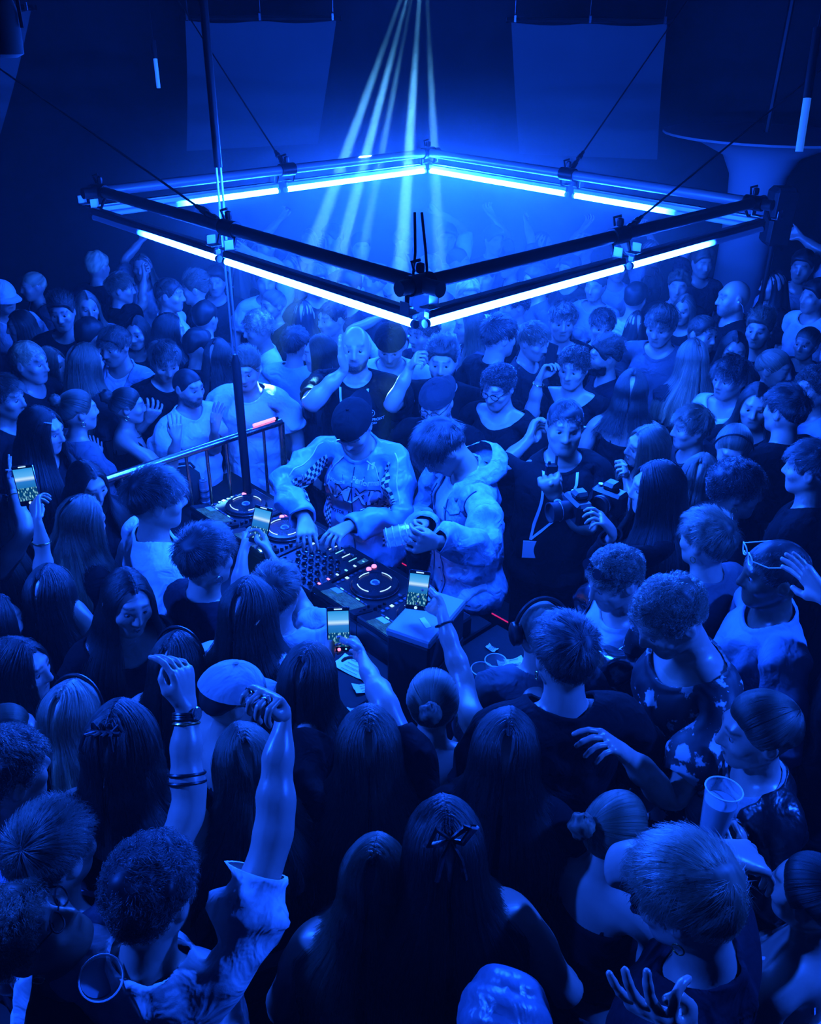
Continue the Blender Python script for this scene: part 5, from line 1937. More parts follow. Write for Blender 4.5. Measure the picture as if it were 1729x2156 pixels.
P('curlblond', 545, 690, 246, 'M', ('curly', 'l'), TW, 'person with light curls and white T-shirt facing left', hp=12, h=1.8)
P('darkback1', 460, 748, 15, 'F', ('long', 'k'), LB, 'dark haired person with back turned left of the barrier pole', h=1.72)
P('vestman', 396, 812, 122, 'M', ('buzz', 'k'), ('tee', 'w', {'fold': 1.3}), 'cropped bearded person in white T-shirt lifting an open hand', stub=1.0, hp=10, h=1.675, fix=1, acc=[('necklace', .1)], L=dict(w=(452, 905), e=(452, 985), f=(462, 838), p='open', n='fwd', r=.66, far=False))
P('bunwoman', 268, 852, 72, 'F', ('bun', 'd', {'tie': (0, -.10, 1.69)}), BK, 'person with sleek bun and chain straps raising a flat hand', h=1.68, acc=[('earring',), ('necklace', .04, 'steel', .004)], R=dict(w=(372, 925), e=(368, 1000), f=(362, 845), p='flat', n='in', r=.66, far=False))
P('fadecurl', 347, 757, 152, 'M', ('short', 'd'), LB, 'person in black with short curls looking down, hand at chest', hp=26, h=1.78, R=dict(w=(312, 885), f=(332, 845), p='claw', n='back', r=.6, far=False))
P('sparkvest', 243, 726, 206, 'M', ('fringe', 'd'), ('open_jacket', 'lb', {'inner': 'w', 'gap': .08}), 'smiling person with fringe in open pale shirt over white', hp=12, h=1.8)
P('peek', 289, 698, 185, 'F', ('bob', 'k'), TD, 'face peeking out behind the fringe of the open shirt wearer', h=1.72)
P('darkcrown', 190, 706, 30, 'M', ('short', 'k'), LB, 'dark head turned away left of the fringed person', h=1.79, lod=1)
P('brownlong', 180, 762, 40, 'F', ('long', 'm'), TD, 'person with long light brown hair seen from behind on the left', h=1.70)
P('profileblond', 106, 765, 98, 'F', ('long', 'm', {'front': 40}), LB, 'person with straight brown hair in profile facing right', h=1.68)
P('darklong2', 356, 694, 60, 'F', ('long', 'k'), LB, 'person with long black hair behind the cropped bearded one', h=1.75)
P('clawhair', 163, 862, 48, 'F', ('bun', 'b', {'tie': (0, -.10, 1.70), 'bun': .034}), TG, 'person with clipped up hair in grey T-shirt clapping', h=1.67, acc=[('earring',)], L=dict(w=(150, 960), f=(160, 925), p='flat', n='in', r=.55), R=dict(w=(205, 965), f=(200, 915), p='flat', n='in', r=.55))
P('clipgirl', 88, 902, 98, 'F', ('long', 'k', {'front': 46}), LB, 'person in profile with a bright hair clip facing right', h=1.66, hp=14, acc=[('clip', 'white_plastic', (.05, .05, 1.72)), ('earring',)], R=dict(w=(92, 1010), f=(72, 950), p='open', n='fwd', r=.6))
P('edgeface', 8, 835, 95, 'M', ('short', 'd'), LB, 'face in profile at the left edge above the raised hands', h=1.75)
P('capleft', 6, 622, 130, 'M', ('capf', 'd', {'c': 'w'}), ('tee', 'w'), 'person in white peaked cap at the left edge', h=1.8, lod=0)
P('leftlong', 44, 684, 235, 'F', ('wavy', 'd'), TD, 'long wavy haired person looking down at the far left', h=1.7)
P('blondwave', 184, 645, 150, 'F', ('wavy', 'l'), TL, 'fair wavy haired person holding one arm straight up', h=1.69, R=dict(w=(137, 645), e=(135, 700), f=(140, 605), p='half', n='fwd', r=.8))
P('fistup', 253, 606, 75, 'M', ('short', 'b'), LB, 'person with a fist punched up high at the back left', h=1.8, R=dict(w=(303, 580), e=(298, 650), f=(306, 545), p='fist', n='fwd', r=.9))
P('profile6', 356, 618, 92, 'M', ('crop', 'd'), TW, 'person with white collar in profile facing right at the back', h=1.79)
P('profile7', 410, 606, 262, 'M', ('swept', 'b'), LB, 'person with quiff in profile facing left at the back', h=1.82)
P('hazehead1', 640, 662, 5, 'F', ('long', 'k'), LB, 'dark long haired back of a head under the left front tube', h=1.74, lod=1)
P('hazehead2', 432, 668, 20, 'M', ('short', 'k'), TD, 'dark head turned away behind the curly blond person', h=1.8, lod=1)
P('earguy', 418, 728, 60, 'M', ('short', 'k'), LB, 'dark haired person with visible ear left of the pole', h=1.78, lod=1)

# --- right of the booth, back
P('whitetank', 1338, 628, 30, 'M', ('short', 'k'), ('tank', 'w'), 'person in white vest top with bare shoulders at the back right', h=1.84, lod=1)
P('dark1', 1268, 684, 184, 'M', ('short', 'k'), TD, 'dark haired person below the white vest wearer', h=1.76)
P('longback', 1340, 684, 5, 'F', ('long', 'k'), LB, 'black hair seen from behind beside the white vest wearer', h=1.74, lod=1)
P('downman', 1393, 682, 214, 'M', ('fringe', 'd'), TG, 'person in grey shirt looking down and clasping hands', hp=18, h=1.85, L=dict(rel=(-.05, .30, -.22), p='half'), R=dict(rel=(.02, .30, -.18), p='half'))
P('baldguard', 1546, 624, 268, 'M', ('bald', 'k'), ('jacket', 'k', {'fold': .6}), 'bald guard in black jacket with earpiece in profile facing left', h=1.93, fat=.02, acc=[('earpiece', -1)], stub=.5)
P('dimwoman', 1630, 598, 265, 'F', ('long', 'k'), LB, 'dim long haired person behind the bald guard', h=1.75, lod=1)
P('edgewhite', 1716, 622, 250, 'M', ('short', 'k'), TW, 'person in white shirt cut by the right edge', h=1.8, lod=1)
P('halfface', 1545, 736, 190, 'F', ('long', 'k'), LB, 'half hidden face under the bald guard', h=1.72)
P('fringeboy', 1540, 794, 240, 'M', ('fringe', 'k', {'vol': 1.2}), ('tee', 'w', {'neck': .12}), 'person with thick dark fringe in white T-shirt', h=1.76, acc=[('necklace', .1)])
P('smilewoman', 1630, 774, 130, 'F', ('slick', 'm'), BK, 'smiling person with pulled back hair looking right', h=1.68, acc=[('earring', -1)])
P('frame_hands', 1458, 752, 350, 'F', ('long', 'l'), TD, 'fair haired person lifting both hands to film the booth', h=1.7, L=dict(w=(1402, 812), e=(1398, 880), f=(1412, 768), p='claw', n='away', r=.66), R=dict(w=(1470, 820), e=(1486, 892), f=(1452, 785), p='claw', n='away', r=.66))
P('shaved', 1656, 862, 330, 'M', ('short', 'k', {'sides': .5}), LB, 'person with dark crop and bright neck seen from behind', h=1.8)
P('edgecurl', 1716, 815, 260, 'M', ('curly', 'd'), ('tee', 'lb'), 'curly headed person in pale top at the right edge', h=1.77)
P('strapback', 1330, 818, 15, 'F', ('long', 'k', {'len': .22}), BK, 'dark haired person with bare back and thin straps', h=1.68)
P('tiltsmile', 1364, 936, 262, 'F', ('long', 'l', {'front': 44}), LB, 'laughing fair haired person in profile, fist at the chin', h=1.66, hr=-14, acc=[('mouth',)], L=dict(w=(1318, 1000), f=(1306, 962), p='fist', n='fwd', r=.55, far=False))
P('faceleft', 1458, 898, 266, 'M', ('short', 'b'), TD, 'person with raised arm in profile behind the sunglasses', h=1.74, R=dict(w=(1485, 905), e=(1515, 960), r=.7))
P('blondclip', 1545, 940, 200, 'F', ('slick', 'l'), LB, 'fair haired person with parted hair looking down', h=1.64, hp=26, acc=[('hairband',)])
P('earfade', 1710, 985, 305, 'M', ('short', 'k', {'sides': .4}), LB, 'person with faded crop and large ear at the right edge', h=1.84, acc=[('earring',)])
P('curlmop', 1474, 1002, 30, 'F', ('wavy', 'b', {'len': .2}), TD, 'person with bushy wavy hair turned away', h=1.67)
P('neckman', 1548, 1028, 95, 'M', ('curly', 'k'), LB, 'dark curly haired person with chain kissing towards the right', h=1.78, acc=[('necklace', .08, 'steel', .003), ('earring',)])
P('camgirl', 1384, 1024, 272, 'F', ('long', 'k', {'front': 40}), ('long', 'k', {'neck': .13}), 'long black haired person holding a camera out to the guard', h=1.70, L=dict(w=(1288, 1122), e=(1286, 1185), f=(1240, 1060), p='claw', n='fwd', r=.66, far=False), R=dict(rel=(.04, .10, -.42)))

# --- right side, middle
P('greyback', 1490, 1135, 325, 'M', ('short', 'b', {'vol': 1.1}), TG, 'person with brushed hair in dark grey T-shirt seen from behind', h=1.78, acc=[('earring', -1)])
P('shades', 1632, 1206, 274, 'M', ('crop', 'k'), ('jacket', (.30, .36, .48), {'fold': .9}), 'person with white framed glasses on the head in pale zipped jacket', skin=3, h=1.80, acc=[('glasses', True, 'white_plastic')], leg='k')
P('curlshades', 1296, 1214, 250, 'M', ('curly', 'b', {'vol': .8, 'sides': .7}), ('open_jacket', 'g', {'mat': 'sequin_cloth', 'inner': 'lg', 'gap': .10, 'fold': 1.2}), 'curly haired person in sequined jacket with sunglasses on the head, arm round a friend', hp=24, h=1.76, acc=[('sunglasses',)], L=dict(w=(1132, 1436), e=(1225, 1425), f=(1112, 1525), p='relax', n='down', r=.8, far=False))
P('leafshirt', 1412, 1294, 252, 'M', ('curly', 'b', {'vol': .85, 'sides': .6}), ('tee', (.2, .2, .2), {'mat': 'printed_cloth', 'neck': .125, 'sleeve': .40}), 'person in dark leaf print shirt leaning in, looking down', hp=28, lean=8, h=1.82, stub=.3, L=dict(w=(1315, 1588), e=(1448, 1618), f=(1238, 1535), r=.66, p='relax', n='down', far=False))
P('phones', 1140, 1322, 350, 'M', ('buzz', 'b'), TG, 'person wearing large headphones with back turned', h=1.72, acc=[('headphones',)])
P('whorl', 1190, 1376, 352, 'M', ('short', 'k'), ('tee', 'k', {'loose': .012}), 'dark haired person in black with another hand on the shoulder', h=1.80, hp=14, acc=[('earring', -1)])
P('cupwoman', 1600, 1532, 272, 'F', ('slick', 'd'), ('open_jacket', 'k', {'inner': 'lg', 'mat': 'satin', 'gap': .09}), 'laughing person in shiny dark jacket holding a plastic cup', h=1.72, hp=12, acc=[('mouth',), ('necklace', .1)], R=dict(w=(1540, 1760), e=(1660, 1760), f=(1505, 1725), p='grip', n='in', r=.62, far=False))
P('ponytail', 1300, 1742, 48, 'F', ('bun', 'm', {'tie': (-.03, -.105, 1.685), 'bun': .036}), BK, 'person with fair hair tied in a low knot facing right', h=1.64, acc=[('earring', -1, .02)])
P('armover', 1450, 1882, 310, 'M', ('fringe', 'm', {'vol': 1.1}), TN, 'person with streaked fringe and an arm crooked over the head', h=1.80, hp=24, R=dict(world=at_z(1512, 1802, 1.80), e=(1400, 1830), f=(1600, 1815), p='relax', n='down'), L=dict(w=(1432, 2158), f=(1325, 2095), p='ring', n='in', r=.6, far=False), acc=[('earring', -1)])
P('halter', 1712, 1880, 318, 'F', ('bun', 'k', {'tie': (0, -.09, 1.735)}), ('bandeau', 'w', {'straps': True, 'top': 1.26}), 'person in white halter top with bare back at the right edge', h=1.66)
P('edgehand', 1860, 1290, 300, 'M', ('short', 'k'), ('tee', 'k'), 'person beyond the right edge reaching an open hand in', h=1.80, L=dict(w=(1742, 1262), e=(1800, 1300), f=(1702, 1222), p='open', n='fwd', r=.55))
P('scarfhead', 1062, 2158, 0, 'F', ('bald', 'd'), ('tank', 'n'), 'head in a shiny scarf at the bottom edge', h=1.62, acc=[('scarf',)] if 'scarf' in ACC else ())

# --- foreground and left
P('liftphone', 912, 1474, 6, 'F', ('bun', 'b', {'tie': (0, -.11, 1.68), 'bun': .036}), ('bandeau', 'n', {'straps': True, 'mat': 'satin', 'top': 1.36}), 'person with knotted hair filming with one bare arm straight up', h=1.68, acc=[('bracelet', 'R', .16, 'black_plastic', .004), ('earring', 1, .02)], R=dict(w=(928, 1292), e=(992, 1480), f=(893, 1240), p='grip', n=(-.55, .6, .3), r=.96, far=True))
P('bow', 936, 1776, 355, 'F', ('long', 'k', {'len': .42}), BK, 'person with a black ribbon bow in long black hair', h=1.74, acc=[('bow',), ('earring', -1)], R=dict(rel=(.13, .16, -.36)))
P('part1', 1064, 1574, 8, 'F', ('long', 'k', {'part': .006}), LB, 'parted long black hair directly behind the arm holder in black', h=1.66)
P('part2', 776, 1566, 356, 'F', ('long', 'd', {'len': .42}), LB, 'parted long hair in front of the papers, arms holding a phone', h=1.70, L=dict(w=(695, 1372), r=.97, f=(692, 1335), p='claw', n='in'), R=dict(w=(760, 1382), e=(812, 1480), r=.93, f=(735, 1345), p='grip', n='in'))
P('part3', 648, 1420, 14, 'F', ('long', 'k', {'len': .4, 'part': .012}), ('long', 'k'), 'long black parted hair right behind the ringed fist', h=1.67)
P('part4', 520, 1606, 340, 'F', ('long', 'd', {'part': -.01}), BK, 'side parted dark hair in front of the raised bare arm', h=1.62, hp=22)
P('lowblond', 790, 1846, 8, 'F', ('long', 'b'), BK, 'person with lit crown and bare shoulders low in the middle', h=1.56, hp=14)
P('fistarm', 318, 1880, 14, 'M', ('curly', 'k', {'sides': .6}), ('tee', 'w', {'fold': 1.6, 'loose': .008}), 'curly haired person in white T-shirt with a ringed fist raised', h=1.73, hp=16, acc=[('ring', 'R', 'middle'), ('ring', 'R', 'pinky')], R=dict(w=(592, 1502), e=(708, 1680), f=(533, 1432), p='half', n=(-.45, -.7, -.5), r=.84, far=False, lift=1.2), L=dict(rel=(-.12, .1, -.46)))
P('denimarm', 108, 1790, 22, 'M', ('short', 'd', {'sides': .6}), ('tee', (.16, .2, .28), {'mat': 'denim', 'fold': 1.3}), 'short haired person in denim shirt, raised arm with watch', h=1.82, acc=[('watch', 'R', .07), ('armband', 'R', .62), ('bracelet', 'R', .14, 'gold', .003)], R=dict(w=(392, 1492), e=(432, 1660), f=(362, 1335), p='relax', n=(-1, .3, -.3), r=.94, far=True))
P('longback2', 255, 1562, 5, 'F', ('bob', 'k', {'len': .2}), BK, 'person with glossy black hair over bare shoulders', h=1.72, acc=[('claw_clip',)])
P('specsman', 52, 1966, 78, 'M', ('curly', 'b'), LB, 'person with curly hair and glasses tilting the face up', h=1.64, hp=-36, acc=[('glasses',), ('earring',)])
P('leftcurl', 12, 1626, 40, 'M', ('curly', 'd', {'sides': .5}), TD, 'curly crop at the left edge below the pointing finger', h=1.72)
P('stern', 40, 1402, 96, 'F', ('long', 'k', {'front': 40}), LB, 'stern profile with long black hair at the left edge', h=1.68)
P('parted5', 150, 1506, 12, 'F', ('long', 'l', {'len': .34}), TD, 'fair straight parted hair with hair band seen from behind', h=1.62, hp=18, acc=[('hairband',)])
P('pointer', 14, 1545, 60, 'F', ('bun', 'b'), TK, 'person at the left edge with braided hair pointing a finger up', h=1.60, R=dict(w=(70, 1590), f=(52, 1495), p='point', n='fwd', r=.5), acc=[('bracelet', 'R', .1, 'steel')])
P('singer', 268, 1262, 152, 'F', ('long', 'k', {'front': 58}), ('tee', 'k', {'neck': .135}), 'singing person with long dark hair and open mouth', h=1.66, hp=10, hr=-10, hy=-10, acc=[('mouth',), ('necklace', .1, 'steel')])
P('back6', 105, 1246, 8, 'F', ('long', 'k'), TK, 'long black hair with lit crown left of the singer', h=1.68, R=dict(w=(82, 1096), e=(88, 1200), f=(66, 1020), p='grip', n='fwd', r=.82), acc=[('bracelet', 'R', .35)])
P('blondbend', 172, 1096, 40, 'F', ('long', 'l', {'len': .34}), LB, 'person with long straight fair hair, head bowed', h=1.66, hp=22)
P('browface', 184, 1016, 128, 'F', ('long', 'k', {'front': 54}), LB, 'bowed face with black hair behind the fair haired one', h=1.64, hp=20)
P('fadewhite', 326, 1050, 62, 'M', ('short', 'k', {'sides': .35, 'vol': 1.2}), ('tee', 'w', {'fold': 1.4, 'loose': .01}), 'person with faded crop in bright white T-shirt facing the decks', h=1.82, acc=[('necklace', .05, 'steel')])
P('tousled', 432, 1172, 38, 'M', ('short', 'k', {'vol': 1.2}), ('tee', 'n'), 'tousled dark haired person with earring in front of the decks', h=1.80, acc=[('earring', 1, .014, 'steel')])
P('phoneout', 582, 1246, 10, 'M', ('short', 'd'), ('tee', 'lg', {'sleeve': .40}), 'person in pale shirt filming the decks, mostly hidden by hair', h=1.72, R=dict(w=(570, 1176), e=(632, 1285), f=(548, 1108), p='claw', n=(-.5, .5, .2), r=.80), L=dict(w=(512, 1172), e=(498, 1250), f=(528, 1108), p='claw', n=(.5, .5, .2), r=.74))
P('clipback', 524, 1282, 18, 'F', ('long', 'k', {'len': .36}), ('tee', 'w'), 'long black hair with a small clip over a pale shirt', h=1.68, acc=[('clip', 'steel', (.07, -.07, 1.655))])
P('handhair', 372, 1392, 14, 'F', ('long', 'k'), BK, 'long black hair with headband behind the raised watch hand', h=1.66, acc=[('hairband',)])
P('palecap', 490, 1462, 60, 'F', ('capf', 'k', {'c': 'lg'}), BK, 'person in a pale peaked cap with bare shoulders', h=1.57, hp=14)
P('vhand', 2, 1090, 70, 'F', ('long', 'd', {'front': 52}), TK, 'person at the left edge raising a splayed hand with bracelet', h=1.66, R=dict(w=(26, 1032), e=(45, 1145), f=(12, 940), p='peace', n='fwd', r=.62), acc=[('bracelet', 'R', .22)])
P('darkleft', -12, 1310, 40, 'F', ('long', 'k'), LB, 'dark hair cut by the left edge above the stern profile', h=1.66)

# --- fill the gaps that the photograph shows as dim heads and shoulders
_r = random.Random(5)
FILL = [(70, 600, 'F'), (205, 560, 'M'), (455, 590, 'M'), (505, 566, 'F'), (560, 590, 'M'), (610, 560, 'F'), (665, 590, 'M'), (700, 566, 'F'), (735, 604, 'M'), (790, 590, 'F'), (905, 566, 'M'), (965, 548, 'F'),
        (1020, 580, 'M'), (1075, 556, 'F'), (1130, 590, 'M'), (1200, 566, 'M'), (1255, 600, 'F'), (1430, 600, 'M'), (1478, 552, 'M'), (1300, 560, 'M'), (1690, 560, 'M'), (990, 684, 'F'), (893, 700, 'M'), (985, 620, 'M'),
        (1085, 640, 'M'), (1000, 640, 'F'), (1440, 650, 'F'), (700, 668, 'M'), (575, 640, 'F'), (300, 560, 'F'), (560, 520, 'M'), (650, 505, 'F'), (760, 518, 'M'), (850, 505, 'F'), (940, 500, 'M'), (1040, 505, 'M'), (1140, 512, 'F'), (130, 655, 'M'),
        (700, 500, 'M'), (1230, 520, 'M'), (1370, 530, 'F'), (1600, 690, 'M'), (1480, 700, 'M'), (60, 760, 'M'), (1700, 720, 'F'), (1590, 850, 'F'), (1200, 1000, 'M'), (1330, 880, 'M')]
WHERE = ['in the haze', 'far back in the crowd', 'among the dim heads']
_used = set()
for i, (x, y, sx) in enumerate(FILL[:46]):
    while True:
        a = _r.choice((180, 170, 200, 150, 230, 215, 100, 260, 20))
        hair = (_r.choice(('long', 'wavy', 'slick', 'long')) if sx == 'F' else _r.choice(('short', 'fringe', 'curly', 'crop', 'swept')), _r.choice('kkdbbml'))
        tc_ = _r.choice(('k', 'k', 'dg', 'n', 'w', 'g', 'lg'))
        kw = {}
        up = ''
        if y < 600 and _r.random() < .45:
            sd = _r.choice('LR'); kw[sd] = dict(w=(x + _r.uniform(-32, 32), y - _r.uniform(35, 60)), r=.9, p=_r.choice(('fist', 'open', 'point', 'claw', 'grip')), n='fwd'); up = ', one arm raised'
        hn = {'long': 'long straight', 'wavy': 'long wavy', 'slick': 'pulled back', 'short': 'short', 'fringe': 'fringed', 'curly': 'curly', 'crop': 'cropped', 'swept': 'swept back'}[hair[0]]
        cn = {'k': 'black', 'dg': 'charcoal', 'n': 'navy', 'w': 'white', 'g': 'grey', 'lg': 'pale grey'}[tc_]
        hcn = {'k': 'black', 'd': 'dark', 'b': 'brown', 'm': 'light brown', 'l': 'fair'}[hair[1]]
        side = 'left' if x < 500 else 'right' if x > 1230 else 'middle'
        view = 'back turned' if a < 60 else 'facing right' if a == 100 else 'facing left' if a == 260 else 'facing the booth'
        row = 'rear row' if y < 545 else 'second row' if y < 585 else 'third row' if y < 650 else 'mid crowd'
        lab = '%s %s hair, %s top, %s%s, %s, %s' % (hn, hcn, cn, view, up, row, side)
        if lab not in _used and len(lab.split()) <= 16:
            _used.add(lab); break
    P('fill%d' % i, x, y, a, sx, hair, ('tee', tc_), lab, lod=0 if y >= 640 else 1, h=(1.80 if sx == 'M' else 1.70) + _r.uniform(-.05, .05), **kw)

build_people()
# ------------------------------------------------------------------ the booth: table, players, mixer
A0 = at_z(503, 1067, 1.02)[:2]; AX = unit(at_z(777, 1237, 1.02)[:2] - A0); AY = np.array([-AX[1], AX[0]])      # along the table / towards the performers
TZ = .90
MT = Matrix(((AX[0], AY[0], 0, 0), (AX[1], AY[1], 0, 0), (0, 0, 1, 0), (0, 0, 0, 1)))
RZT = math.atan2(AX[1], AX[0])


def tb(u, v, z=0.0):
    p = A0 + AX * u + AY * v
    return np.array([p[0], p[1], TZ + z])


def screen_mat(name, kind, strength):
    m, nt, b = new_mat(name); L = nt.links.new
    tc = N(nt, 'TexCoord'); sp = N(nt, 'SeparateXYZ'); L(tc.outputs['Generated'], sp.inputs[0])
    mp = N(nt, 'Mapping'); L(tc.outputs['Generated'], mp.inputs[0])
    if kind == 'deck':
        mp.inputs['Scale'].default_value = (2, 22, 1)
        n = N(nt, 'TexNoise', Scale=3.0, Detail=2.0); L(mp.outputs[0], n.inputs['Vector'])
        r = N(nt, 'ValToRGB'); r.color_ramp.elements[0].position = .42; r.color_ramp.elements[0].color = (.003, .02, .09, 1); r.color_ramp.elements[1].position = .62; r.color_ramp.elements[1].color = (.02, .16, .5, 1)
        L(n.outputs['Fac'], r.inputs[0]); out = r.outputs[0]
    else:   # camera view on a phone: pale glow above, crowd below
        r = N(nt, 'ValToRGB'); e = r.color_ramp.elements
        e[0].position = 0; e[0].color = (.0, .08, .3, 1); e[1].position = 1; e[1].color = (.02, .3, .75, 1)
        q = e.new(.42); q.color = (.01, .16, .45, 1); q = e.new(.60); q.color = (.02, .2, .62, 1); q = e.new(.68); q.color = (.55, .8, 1, 1); q = e.new(.76); q.color = (.1, .45, .9, 1)
        L(sp.outputs[1], r.inputs[0])
        mp.inputs['Scale'].default_value = (9, 7, 1)
        vo = N(nt, 'TexVoronoi', Scale=1.3); L(mp.outputs[0], vo.inputs['Vector'])
        cr = N(nt, 'ValToRGB'); cr.color_ramp.elements[0].position = .15; cr.color_ramp.elements[0].color = (.3, .75, .85, 1); cr.color_ramp.elements[1].position = .5; cr.color_ramp.elements[1].color = (.0, .05, .15, 1); L(vo.outputs['Distance'], cr.inputs[0])
        lo = N(nt, 'Math', operation='LESS_THAN'); L(sp.outputs[1], lo.inputs[0]); lo.inputs[1].default_value = .40
        mx = N(nt, 'MixRGB'); L(lo.outputs[0], mx.inputs[0]); L(r.outputs[0], mx.inputs[1]); L(cr.outputs[0], mx.inputs[2]); out = mx.outputs[0]
    b.inputs['Base Color'].default_value = (.01, .01, .01, 1); b.inputs['Roughness'].default_value = .15
    L(out, b.inputs['Emission Color']); b.inputs['Emission Strength'].default_value = strength
    MATS[name] = m


screen_mat('deck_screen', 'deck', 1.1); screen_mat('phone_view', 'phone', 1.0)
simple('led_white', (.6, .6, .6), .3, emit=(.45, .7, 1.0), estr=1.3); simple('led_pink', (.6, .4, .4), .3, emit=(1.0, .25, .45), estr=1.8); simple('led_teal', (.4, .5, .5), .3, emit=(.2, .75, .85), estr=1.0)
simple('led_red', (.5, .1, .1), .3, emit=(.75, .01, .06), estr=.8); simple('deck_black', (.008, .008, .009), .38); simple('platter', (.02, .02, .022), .25, .3)
simple('tape', (.6, .6, .62), .6); simple('clear_plastic', (.8, .8, .8), .1); simple('dark_print', (.1, .1, .12), .6)
_m = MATS['clear_plastic']; _b = _m.node_tree.nodes['Principled BSDF']; _b.inputs['Alpha'].default_value = .28; _b.inputs['Specular IOR Level'].default_value = .9

# table
t = thing('booth_table', 'long black table carrying the players and mixer', 'table', tuple(np.append(A0 + AX * .46 - AY * .13, 0)), RZT)
b = MB(); b.box((0, 0, TZ - .02), (2.1, .94, .04), None, .006); b.build('table_top', 'matte_black', t)
for sx in (-1, 1):
    for sy in (-1, 1):
        b = MB(); b.tube([(sx * .98, sy * .40, 0), (sx * .98, sy * .40, TZ - .04)], .022, 10); b.build('leg', 'black_metal', t, True)
b = MB(); b.box((0, .34, TZ * .5 - .03), (1.7, .02, TZ - .12), None, .004); b.build('back_panel', 'matte_black', t)


t = thing('side_table', 'small dark table with cups and notes right of the tall box', 'table', tuple(np.append(A0 + AX * 1.86 + AY * .12, 0)), RZT)
b = MB(); b.box((0, 0, TZ - .02), (.66, .46, .04), None, .006); b.build('table_top', 'matte_black', t)
for sx in (-1, 1):
    for sy in (-1, 1):
        b = MB(); b.tube([(sx * .28, sy * .19, 0), (sx * .28, sy * .19, TZ - .04)], .018, 10); b.build('leg', 'black_metal', t, True)


def player(u, v, label, rot=0.0, z=0.0):
    t = thing('media_player', label, 'media player', tuple(tb(u, v, z)), RZT + rot, 'players and mixer on the booth table')
    b = MB(); b.box((0, 0, .05), (.32, .41, .10), None, .008); b.build('body', 'deck_black', t)
    # jog wheel: dish, rim, lit ring, display
    b = MB(); b.lathe([(.108, .10), (.112, .112), (.106, .122), (.086, .124), (.084, .121), (0, .121)], c=(0, .045, 0), n=40); w = b.build('jog_wheel', 'platter', t, True)
    b = MB(); b.tube([(.1125 * math.cos(a), .045 + .1125 * math.sin(a), .1085) for a in np.linspace(0, 2 * math.pi, 48, endpoint=False)], .0028, 5, closed=True); b.build('rim', 'steel', w, True)
    for a0, a1 in ((-2.1, -1.1), (1.2, 2.0), (-.45, .35), (2.75, 3.5)):
        b = MB(); b.tube([(.083 * math.cos(a), .045 + .083 * math.sin(a), .1265) for a in np.linspace(a0, a1, 12)], .0024, 5); b.build('ring_light', 'led_white', w, True)
    b = MB(); b.lathe([(.024, .1215), (.024, .1235), (.0, .1235)], c=(0, .045, 0), n=24); b.build('display', 'dark_print', w, True)
    b = MB(); b.tube([(.018 * math.cos(a), .045 + .018 * math.sin(a), .1245) for a in np.linspace(.5, 5.6, 24)], .0035, 5); b.build('display_mark', 'print_white', w, True)
    # raised screen at the far edge
    M = Matrix.Rotation(math.radians(-14), 4, 'X')
    b = MB(); b.box((0, -.155, .118), (.30, .115, .03), M, .006); s = b.build('screen_housing', 'deck_black', t)
    b = MB(); b.box((0, 0, 0), (.20, .098, .004), None, .001); o = b.build('screen', 'deck_screen', s); o.location = (.01, -.158, .1345); o.rotation_euler = (math.radians(-14), 0, 0)
    b = MB(); b.box((0, 0, 0), (.055, .038, .002)); o = b.build('cover_art', 'print_grey', s); o.location = (-.05, -.142, .1415); o.rotation_euler = (math.radians(-14), 0, 0)
    for k in range(4):
        b = MB(); b.lathe([(.007, 0), (.006, .012), (0, .013)], c=(.135, -.115 - .025 * k, .128 + .004 * (k == 0)), n=10); b.build('screen_knob', 'black_plastic', s, True)
    # transport buttons, pads, tempo fader, knobs
    for k, mt in ((0, 'led_pink'), (1, 'led_pink')):
        b = MB(); b.lathe([(.013, .10), (.012, .107), (0, .108)], c=(-.128, .155 - .034 * k - .30 * 0, 0), n=16); b.build('play_button', mt, t, True)
    for k in range(8):
        b = MB(); b.box((-.115 + .028 * k, -.085, .103), (.022, .012, .006), None, .002); b.build('cue_pad', 'led_teal' if k in (1, 5) else 'dark_print', t)
    for k in range(6):
        b = MB(); b.box((-.142, -.06 + .028 * k, .102), (.018, .016, .005), None, .002); b.build('button', 'led_white' if k == 2 else 'dark_print', t)
    b = MB(); b.box((.138, .09, .1008), (.006, .13, .002)); b.build('tempo_slot', 'rubber', t)
    b = MB(); b.box((.138, .075, .106), (.022, .014, .012), None, .003); b.build('tempo_fader', 'grey_metal', t)
    for k in range(3):
        b = MB(); b.lathe([(.009, .10), (.008, .115), (0, .116)], c=(.135, -.02 - .028 * k, 0), n=12); b.build('knob', 'black_plastic', t, True)
    b = MB(); b.box((0, .203, .095), (.29, .003, .006)); b.build('edge_trim', 'grey_metal', t)
    return t


